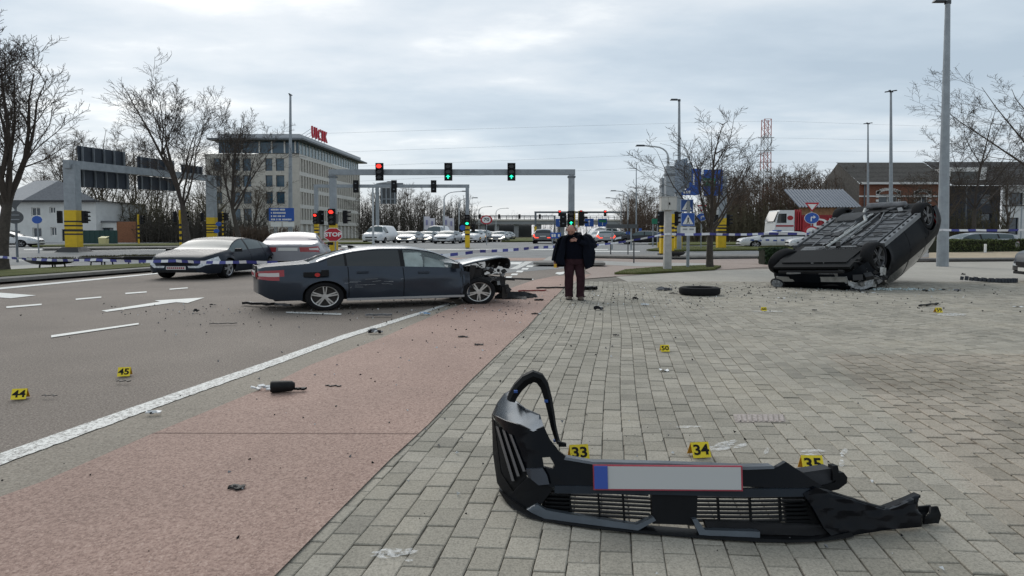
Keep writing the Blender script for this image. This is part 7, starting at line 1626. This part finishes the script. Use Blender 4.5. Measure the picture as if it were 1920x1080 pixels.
for a_ in (('cracked mirror shell by the white edge line behind the lamp housing', 704, 627, 28, 11, scr_g, 4, None, 10, 'car_fragment', 4), ('bluish scrap below the wrecked saloon front door', 797, 592, 20, 6, scr_bl, 5, None, 0, 'car_fragment', 2), ('black crumpled piece on the pavers right of the man', 1122, 583, 18, 9, scr_b, 6, None, 0, 'car_fragment', 3), ('silver and black fixing left of the loose wheel', 1245, 546, 30, 9, scr_g, 7, None, 0, 'car_fragment', 5), ('white and black shard between the man and the loose wheel', 1209, 575, 15, 6, scr_w, 8, None, 0, 'car_fragment', 2), ('dark twisted piece left of the white and black shard', 1191, 563, 13, 6, scr_b, 9, None, 30, 'car_fragment', 2), ('black piece on the road behind the wrecked saloon tail', 368, 587, 10, 7, scr_b, 10, None, 0, 'car_fragment', 2), ('second black piece on the road nearer the wrecked saloon tail', 399, 575, 12, 4, scr_b, 11, None, 0, 'car_fragment', 0), ('black shard on the red cycle path below the wrecked saloon nose', 898, 651, 17, 4, scr_b, 12, None, 4, 'car_fragment', 0), ('thin dark shard left of the black shard on the cycle path', 868, 636, 18, 3, scr_b, 13, None, 0, 'car_fragment', 0), ('black fragment where pavers meet the cycle path', 1005, 592, 18, 4, scr_b, 14, None, 15, 'car_fragment', 1), ('dark fragment by the overturned car headlamp', 1405, 553, 9, 4, scr_b, 15, None, 0, 'car_fragment', 1), ('dark folded piece in front of the overturned car', 1612, 549, 14, 8, scr_b, 16, None, 50, 'car_fragment', 1), ('black scrap right of the dark folded piece', 1735, 548, 12, 5, scr_b, 17, None, 0, 'car_fragment', 1), ('black scrap left of the foam strip', 1770, 546, 9, 4, scr_b, 18, None, 0, 'car_fragment', 0), ('grey scrap just in front of the foam strip', 1795, 548, 12, 6, scr_g, 19, None, 0, 'car_fragment', 1), ('dark bit on the pavers beyond marker 50', 1155, 633, 12, 4, scr_b, 20, None, 0, 'car_fragment', 0), ('curved pale scrap on the edge line left of the lamp housing', 288, 781, 26, 7, scr_w, 21, None, 8, 'car_fragment', 2), ('small dark piece near marker 60', 1527, 585, 9, 3, scr_b, 22, None, 0, 'car_fragment', 0), ('dark scrap just left of the loose wheel', 1263, 553, 14, 3.5, scr_b, 23, None, 0, 'car_fragment', 1)): scrap(*a_)
for a_ in (('dark strip beside marker 59', 1724, 577, 1758, 573, .028, scr_b), ('black bar on the ground right of the man legs', 1092, 547, 1117, 546, .09, scr_b), ('long dark bar left of the man legs', 1006, 543, 1062, 542, .035, scr_b), ('red tipped bar near the wrecked saloon nose', 972, 548.5, 1024, 547.5, .03, scr_r), ('dark bar below the red tipped bar', 1003, 566, 1018, 565.5, .03, scr_b), ('silver trim strip under the wrecked saloon rear door', 685, 595, 735, 594.5, .03, scr_g), ('thin grey rod on the road left of the wrecked saloon', 392, 611, 445, 609.5, .012, scr_b), ('short thin rod near the lamp housing', 610, 729, 640, 729.5, .008, scr_b), ('dark scuffed strip below marker 45', 218, 720.5, 246, 720, .008, scr_b), ('dark strip right of marker 44', 78, 747.5, 108, 747.5, .006, scr_b), ('black trim on the ground under the wrecked saloon tail', 456, 573, 512, 576, .05, scr_b), ('grey trim by the wrecked saloon rear wheel', 505, 574, 545, 577, .04, scr_g)): strip(*a_)
mb = MB(); g = G(968, 562); rnd = random.Random(4); t = thing('bumper_piece', 'black torn bumper piece on the ground at the wrecked saloon nose', 'wreckage', (g.x, g.y, .02), GD)
for k in range(3): shard(rnd, .55, .25, .16).xf(Matrix.Translation((-.1 + .12 * k, .12 * k, 0)) @ rot(.3 * k)).build('shell', scr_b, t, SM, 40)
# foam energy absorber at the right
a, b = G(1806, 529), G(1905, 531); m_ = (a + b) / 2; t = thing('foam_strip', 'dark ribbed bumper strip on the paving at the right edge', 'wreckage', (m_.x, m_.y, .012), GD); n = 16
for i in range(n):
    f = i / n; p = a.lerp(b, f + .5 / n) - m_ + Vector((0, .9 * (f - .55) ** 2 - .15, .065)); MB().box(p + Vector((0, 0, .012 * (i % 2) + .10 * max(0, .4 - f))), ((b - a).length / n * 1.04, .12, .11 + .02 * (i % 2)), rz=1.2 * (f - .55), ry=.12 * (f < .4)).build('rib', M('foam_dark', (.040, .045, .055), .7, var=.3), t)
scrap('small dark piece above the foam strip end', 1806, 517, 7, 5, scr_b, 30, extra=1)
GPp = 'white slips and lids among the wreckage'
for lb, u, v, w_, h_ in (('white slip on the pavers below marker 50', 1245, 698.5, 17, 4), ('white slip in front of the overturned car nose', 1465, 561, 14, 4), ('long pale sheet in front of the overturned car', 1628, 550.5, 26, 3), ('pale slip right of the long pale sheet', 1908, 577.5, 18, 3), ('pale slip on the paving right of the man', 1118, 556, 10, 2.5), ('tiny white slip on the pavers left of the loose wheel fixings', 1205, 541.5, 8, 2.5)):
    g = G(u, v); L_ = w_ / FPX * g.y; t = MB().grid([[(-L_ / 2 + L_ * i / 4, -.03 + .06 * j, .004 + .01 * sin(i * 1.5 + j)) for i in range(5)] for j in range(2)]); t.grid([[(-L_ / 2 + L_ * i / 4, -.03 + .06 * j, .0025 + .01 * sin(i * 1.5 + j)) for i in range(5)][::-1] for j in range(2)]); o = t.build('paper_slip', scr_w); tag(o, lb, 'scrap', GPp); o.location = (g.x, g.y, .026)
# crumbs of glass and plastic, beyond counting
rnd = random.Random(99); mb = MB()
def crumb(p, s, mi):
    q = Matrix.Rotation(rnd.uniform(0, 6), 3, Vector((rnd.gauss(0, 1), rnd.gauss(0, 1), rnd.gauss(0, 1))).normalized()); vs_ = [Vector((1, 0, -.3)), Vector((-.5, .8, -.3)), Vector((-.5, -.8, -.2)), Vector((0, .1, .6))]; mb.add([p + q @ (v * s) for v in vs_], [(0, 1, 2), (0, 1, 3), (1, 2, 3), (2, 0, 3)], mi)
for cx, cy, sx_, sy_, n in ((-.9, 13.0, 1.8, 1.6, 260), (1.6, 12.5, 2.2, 1.5, 220), (7.5, 15.8, 2.2, .8, 300), (-3.5, 11.2, 2.0, .6, 160), (3.4, 13.2, 2.0, .9, 160), (-.8, 8.5, 1.4, 1.6, 110), (9, 13, 3, 1.5, 120), (1.2, 3.9, 1.2, .5, 60), (-1.2, 4.6, 1.2, 1.2, 40), (1.6, 2.7, 1.5, .35, 40), (-5, 10, 1.6, 1.2, 60)):
    for k in range(int(n * 1.7)):
        x, y = cx + rnd.gauss(0, sx_), cy + rnd.gauss(0, sy_)
        if y < 2.3: continue
        crumb(Vector((x, y, .030)), rnd.choice((.004, .006, .009, .009, .016, .024)) * (.45 + y / 20), rnd.choice((0, 0, 0, 1, 1, 2)))
o = mb.build('debris', [scr_b, scr_g, scr_w], fixn=False); o['kind'] = 'stuff'; o['label'] = 'crumbs of glass and plastic scattered over road and pavers'
g = G(1665, 544); mb = MB()
for k in range(240): crumb(Vector((g.x + rnd.gauss(0, .65), g.y + rnd.gauss(0, .16), .03)), rnd.uniform(.012, .045), 0)
o = mb.build('glass_debris', M('broken_glass', (.42, .50, .50), .15, spec=.8), fixn=False); o['kind'] = 'stuff'; o['label'] = 'pale broken glass at the overturned car roof edge'
# ================================================================== the man looking down
gm = G(1077, 563); man = thing('person', 'man in open dark coat and maroon trousers looking down, hand at his chest', 'person', (gm.x, gm.y, .022))
skin = M('skin', (.40, .215, .165), .55, var=.15, scale=14); coatm = M('navy_coat', (.0055, .007, .0125), .85, var=.35, scale=6, spec=.1); knit = M('navy_jumper', (.004, .005, .010), .9, var=.3, scale=30, spec=.1); trou = M('maroon_trousers', (.034, .016, .020), .85, var=.3, scale=9, spec=.1); shoe = M('brown_shoe', (.075, .050, .038), .6, var=.3, scale=20); hairm = M('grey_hair', (.085, .068, .052), .9, var=.3, scale=40)
def skinned(name, pts, edges, rad, mat, sub=2, par=man, pre=None):
    """one continuous surface grown round a skeleton"""
    me = bpy.data.meshes.new(name); me.from_pydata(pts, edges, []); o = bpy.data.objects.new(name, me); C.objects.link(o); sk = o.modifiers.new('Skin', 'SKIN'); sk.use_smooth_shade = True
    for i, r in enumerate(rad): me.skin_vertices[0].data[i].radius = r if isinstance(r, tuple) else (r, r); me.skin_vertices[0].data[i].use_root = (i == 0)
    ss = o.modifiers.new('Subdivision', 'SUBSURF'); ss.levels = ss.render_levels = sub
    dg = bpy.context.evaluated_depsgraph_get(); m2 = bpy.data.meshes.new_from_object(o.evaluated_get(dg)); bpy.data.objects.remove(o); m2.transform(SM); m2.materials.clear(); m2.materials.append(mat); m2.polygons.foreach_set('use_smooth', [True] * len(m2.polygons))
    o = bpy.data.objects.new(name, m2); C.objects.link(o); o.parent = par; m2.name = name; return o
J = [(.005, .04, .93), (.005, .02, 1.12), (0, -.02, 1.32), (-.015, -.06, 1.44), (-.045, -.12, 1.50), (-.066, -.155, 1.56), (-.075, -.155, 1.63),
     (-.20, .0, 1.42), (-.27, .03, 1.17), (-.315, -.02, .94), (-.325, -.04, .86),          # his right arm hangs
     (.20, .0, 1.42), (.30, .02, 1.20), (.12, -.15, 1.30), (.035, -.17, 1.345),             # his left arm comes across
     (-.085, .04, .88), (-.095, -.02, .50), (-.09, .05, .10), (-.09, -.08, .04), (.09, .04, .88), (.095, -.06, .50), (.095, -.02, .10), (.10, -.16, .04),
     (-.068, -.255, 1.54), (-.15, -.13, 1.56), (.02, -.13, 1.56), (-.070, -.21, 1.48)]
E = [(0, 1), (1, 2), (2, 3), (3, 4), (4, 5), (5, 6), (2, 7), (7, 8), (8, 9), (9, 10), (2, 11), (11, 12), (12, 13), (13, 14), (0, 15), (15, 16), (16, 17), (17, 18), (0, 19), (19, 20), (20, 21), (21, 22), (5, 23), (5, 24), (5, 25), (4, 26)]
Rr = [(.14, .11), (.145, .11), (.155, .115), .062, .070, .092, .068, .055, .048, .036, .030, .055, .048, .036, .028, .085, .058, .042, .035, .085, .058, .042, .035, .016, .018, .018, .030]
E = [e for e in E if e[1] < 23]; J = J[:23]; Rr = Rr[:23]
def head_mesh(c):
    """skull, jaw, brow, nose, lips, eye hollows and ears, bowed towards the ground"""
    F = Vector((-.20, -.74, -.60)).normalized(); Uc = Vector((-.06, -.60, .80)); Uc = (Uc - F * Uc.dot(F)).normalized(); X = F.cross(Uc).normalized(); mb = MB(); rows = []
    nu, nv = 36, 28
    for j in range(nv + 1):
        b = -pi / 2 + pi * j / nv; r = []
        for i in range(nu):
            a = 2 * pi * i / nu; x, y, z = cos(a) * cos(b), sin(a) * cos(b), sin(b)           # y is the way the face looks
            px, py, pz = .076 * x, .097 * y, .118 * z
            if z < 0: px *= 1 + .22 * z; py *= 1 + (.10 * z if y > 0 else .30 * z)                  # jaw narrows, nape tucks in
            if y > 0:
                f = y ** 2
                py += f * (.008 * math.exp(-((z - .22) / .10) ** 2) - .010 * math.exp(-((z - .04) / .10) ** 2) * math.exp(-((abs(x) - .38) / .16) ** 2) * 1.3)
                py += .030 * f * math.exp(-(x / .13) ** 2) * math.exp(-((z + .20) / .15) ** 2) * (1 if z > -.32 else .35) + .010 * f * math.exp(-(x / .10) ** 2) * math.exp(-((z + .02) / .14) ** 2)
                py += .008 * f * math.exp(-(x / .30) ** 2) * math.exp(-((z + .50) / .07) ** 2) + .010 * f * math.exp(-(x / .25) ** 2) * math.exp(-((z + .78) / .12) ** 2)
            r.append(c + X * px + F * py + Uc * pz)
        rows.append(r)
    mb.loft(rows, cap=True)
    for s_ in (-1, 1):
        e = c + X * s_ * .078 - F * .006 - Uc * .006; mb.loft([[e + X * s_ * o + (F * cos(q) * .020 + Uc * sin(q) * .034) * k for q in [2 * pi * i / 10 for i in range(10)]] for o, k in ((-.01, .7), (.010, 1.0), (.020, .9), (.014, .5))])
    return mb, F, Uc, X
hc = Vector((-.070, -.150, 1.585)); hm_, FH, UH, XH = head_mesh(hc)
body = skinned('body', J, E, Rr, skin)
tmp = hm_.xf(SM).build('head', skin); bm_ = bmesh.new(); bm_.from_mesh(body.data); bm_.from_mesh(tmp.data); bm_.to_mesh(body.data); bm_.free(); bpy.data.objects.remove(tmp)
rm_ = body.modifiers.new('Remesh', 'REMESH'); rm_.mode = 'VOXEL'; rm_.voxel_size = .0085; rm_.use_smooth_shade = True; sm_ = body.modifiers.new('Smooth', 'SMOOTH'); sm_.factor = .5; sm_.iterations = 3
dg = bpy.context.evaluated_depsgraph_get(); m2 = bpy.data.meshes.new_from_object(body.evaluated_get(dg)); body.modifiers.clear(); body.data = m2; m2.materials.clear(); m2.materials.append(skin)
def hand(wrist, dirn, side_, curl, palm_n):
    """palm with four unequal bent fingers and a thumb set off its side"""
    d = Vector(dirn).normalized(); n = Vector(palm_n).normalized(); s = d.cross(n).normalized() * side_; w = Vector(wrist); pts = [w, w + d * .045, w + d * .085]; ed_ = [(0, 1), (1, 2)]; rr = [.026, (.036, .018), (.034, .016)]
    for i, ln in enumerate((.068, .078, .072, .056)):
        b = w + d * .082 + s * (.027 - .018 * i); k = len(pts); p1 = b + d * ln * .45 + n * curl * .012; p2 = p1 + d * ln * .3 * (1 - curl * .6) + n * curl * .028; p3 = p2 + d * ln * .25 * (1 - curl) + n * curl * .03
        pts += [b, p1, p2, p3]; ed_ += [(1, k), (k, k + 1), (k + 1, k + 2), (k + 2, k + 3)]; rr += [.0095, .0092, .0085, .007]
    k = len(pts); b = w + d * .035 + s * .036; pts += [b, b + s * .022 + d * .03 + n * .012, b + s * .02 + d * .058 + n * .022]; ed_ += [(0, k), (k, k + 1), (k + 1, k + 2)]; rr += [.012, .011, .009]
    return skinned('hand', pts, ed_, rr, skin, 1)
hand((-.325, -.045, .86), (-.05, -.2, -1), 1, .8, (.75, -.6, .1)); hand((.04, -.175, 1.345), (-1, -.1, .12), -1, .9, (0, .9, -.3))
def ring(cx, cy, z, rx, ry, n=20, p=2.3, a0=0.0):
    return [Vector((cx + rx * math.copysign(abs(cos(2 * pi * i / n + a0)) ** (2 / p), cos(2 * pi * i / n + a0)), cy + ry * math.copysign(abs(sin(2 * pi * i / n + a0)) ** (2 / p), sin(2 * pi * i / n + a0)), z)) for i in range(n)]
def fold(mb, a, seed, fx=9, fz=14):
    for v in mb.v: q = noise.noise((v.x * fx, v.y * fx + seed, v.z * fz * .5)); v.x += a * q; v.y += a * noise.noise((v.z * fz * .6, v.x * fx, seed))
    return mb
# trousers: hips and two legs breaking over the shoes
mb = MB().loft([ring(.005, .04, .80, .175, .13), ring(.005, .04, .88, .18, .135), ring(.005, .04, .96, .17, .125), ring(.005, .04, 1.0, .165, .12)])
for s, cx, kx, fx_, ky, fy in ((-1, -.085, -.098, -.092, -.03, .03), (1, .088, .100, .098, -.07, -.04)):
    mb.loft([ring(cx, .04, .84, .098, .115), ring(cx * 1.0, .03, .72, .092, .105), ring(kx, ky + .02, .50, .075, .085), ring(kx, ky + .03, .36, .072, .08), ring(fx_, fy, .14, .070, .080), ring(fx_, fy, .055, .076, .095), ring(fx_, fy, .05, .062, .08)])
fold(mb, .012, 3).build('trousers', trou, man, SM, 60)
for cx, cy in ((-.092, -.02), (.100, -.10)):
    mb = MB().loft([ring(cx, cy, .0, .050, .135, 16), ring(cx, cy, .022, .052, .138, 16), ring(cx, cy + .01, .055, .048, .12, 16), ring(cx, cy + .05, .085, .042, .07, 16), ring(cx, cy + .06, .11, .036, .045, 16)]); s_ = mb.build('shoe', shoe, man, SM, 50); MB().loft([ring(cx, cy, -.004, .053, .14, 16), ring(cx, cy, .018, .055, .142, 16)]).build('sole', M('shoe_sole', (.02, .018, .016), .8), s_, SM)
fold(MB().loft([ring(.0, .03, .93, .175, .13), ring(.0, .02, 1.05, .185, .14), ring(.0, -.0, 1.22, .19, .14), ring(0, -.03, 1.36, .17, .12), ring(-.01, -.05, 1.43, .12, .09), ring(-.02, -.07, 1.46, .075, .07)]), .008, 5).build('jumper', knit, man, SM, 60)
# coat: hangs open, back and two fronts, collar, sleeves
def sheet_body(rows, th=.014):
    mb = MB().grid(rows); inn = [[v + Vector((0, th, 0)) for v in r] for r in rows]; mb.grid([r[::-1] for r in inn])
    for a, b in ((rows[0], inn[0]), (rows[-1][::-1], inn[-1][::-1])): mb.grid([a, b])
    for k in (0, -1): mb.grid([[r[k] for r in rows], [r[k] for r in inn]])
    return mb
zsC = [1.47, 1.42, 1.34, 1.22, 1.08, .94, .82, .74]
lx = [[-.08, -.12, -.15, -.16, -.17, -.18, -.17, -.16], [-.13, -.22, -.25, -.27, -.30, -.33, -.34, -.33]]
rows = [[Vector((lx[0][i] + (lx[1][i] - lx[0][i]) * j / 6, -.11 - .06 * sin(pi * j / 6) + .012 * sin(j * 2 + i), z + (.03 if i == len(zsC) - 1 else 0) + .06 * (j / 6) * (i > 5))) for j in range(7)] for i, z in enumerate(zsC)]
fold(sheet_body(rows), .012, 8).build('coat_front', coatm, man, SM, 60)
rx0 = [.05, .10, .12, .125, .13, .14, .15, .17]; rx1 = [.13, .22, .27, .31, .34, .34, .32, .27]
rows = [[Vector((rx0[i] + (rx1[i] - rx0[i]) * j / 7, -.12 - .07 * sin(pi * j / 7) + .014 * sin(j * 2 + i), z - (.05 * (1 - j / 7) if i > 5 else 0))) for j in range(8)] for i, z in enumerate(zsC)]
fold(sheet_body(rows), .014, 12).build('coat_front', coatm, man, SM, 60)
rows = [[Vector((-.02 + w_ * (j / 10 - .5) * 2 , .13 - .10 * ((j / 10 - .5) * 2) ** 2 - .14 * (abs(j / 10 - .5) > .45), z)) for j in range(11)] for z, w_ in ((1.48, .10), (1.43, .22), (1.34, .27), (1.2, .30), (1.05, .33), (.9, .345), (.78, .33), (.74, .31))]
fold(sheet_body(rows), .012, 15).build('coat_back', coatm, man, SM, 60)
mb = MB().loft([ring(0, 0, 0, .001, .001, 12)] * 0 or [[Vector((x0, y0, z0)) + q for q in [Vector((r * cos(2 * pi * k / 12), r * .8 * sin(2 * pi * k / 12), 0)) for k in range(12)]] for x0, y0, z0, r in ((-.15, .0, 1.45, .085), (-.205, .0, 1.38, .092), (-.25, .02, 1.24, .085), (-.285, .02, 1.12, .082), (-.305, -.0, 1.0, .078), (-.325, -.03, .90, .074), (-.325, -.03, .885, .06))])
fold(mb, .014, 18).build('sleeve', coatm, man, SM, 60)
mb = MB().tube([(.14, .0, 1.44), (.21, .0, 1.40), (.27, .02, 1.30), (.305, .0, 1.22), (.27, -.07, 1.22), (.19, -.13, 1.265), (.11, -.165, 1.305), (.075, -.17, 1.325)], [.085, .092, .088, .085, .078, .070, .062, .058], 12)
fold(mb, .012, 22).build('sleeve', coatm, man, SM, 60)
mb = MB()
for s in (-1, 1): mb.loft([[Vector((s * .035, -.13, 1.40)), Vector((s * .10, -.12, 1.46)), Vector((s * .12, -.10, 1.43)), Vector((s * .06, -.14, 1.36))], [Vector((s * .05, .06, 1.52)), Vector((s * .11, .05, 1.54)), Vector((s * .13, .05, 1.49)), Vector((s * .07, .08, 1.46))]])
mb.box((0, .075, 1.50), (.20, .05, .07)).build('collar', coatm, man, SM, 50)
# thinning hair round the back and sides, bald on top
hm = MB(); rnd = random.Random(2)
for k in range(1500):
    a, b = rnd.uniform(0, 2 * pi), rnd.uniform(-.45, 1.1); x, y, z = cos(a) * cos(b), sin(a) * cos(b), sin(b)
    if y > .25 or (z > .62 and y > -.35 and rnd.random() < .45) or (y > -.1 and z < -.1): continue
    d = (XH * x + FH * y + UH * z).normalized(); p = hc + XH * x * .077 + FH * y * .098 + UH * z * .118 + d * .001; e = d.orthogonal().normalized() * .0045; q = p + d * .010 - UH * .022 + Vector((rnd.gauss(0, .005), rnd.gauss(0, .005), 0)); hm.add([p - e, p + e, q], [(0, 1, 2)])
hm.build('hair', hairm, man, SM, fixn=False)
for s_ in (-1, 1):
    p = hc + XH * s_ * .030 + FH * .094 + UH * .022; MB().bar(p - XH * .016, p + XH * .016, .006, .006).build('eyebrow', hairm, man, SM)
    p = hc + XH * s_ * .028 + FH * .0845 + UH * .004; MB().lathe([(.0001, -.006), (.006, -.004), (.008, 0), (.006, .004), (.0001, .006)], 8, p, 'Y').build('eye', M('eye', (.08, .07, .06), .2), man, SM)
p = hc + FH * .100 - UH * .059; MB().bar(p - XH * .022, p + XH * .022, .005, .006).build('mouth', M('lip', (.22, .09, .075), .5), man, SM)
o = MB().box((0, 0, 0), (.06, .035, .085), taper=.9).box((0, -.02, .02), (.03, .012, .03)).build('held_case', M('amber_case', (.62, .38, .03), .4, var=.15)); tag(o, 'small yellow case held in the man\'s lowered hand', 'case'); o.location = (gm.x - .338 * S, gm.y - .12, .022 + .775)  # plain yellow case in his hand, no light source
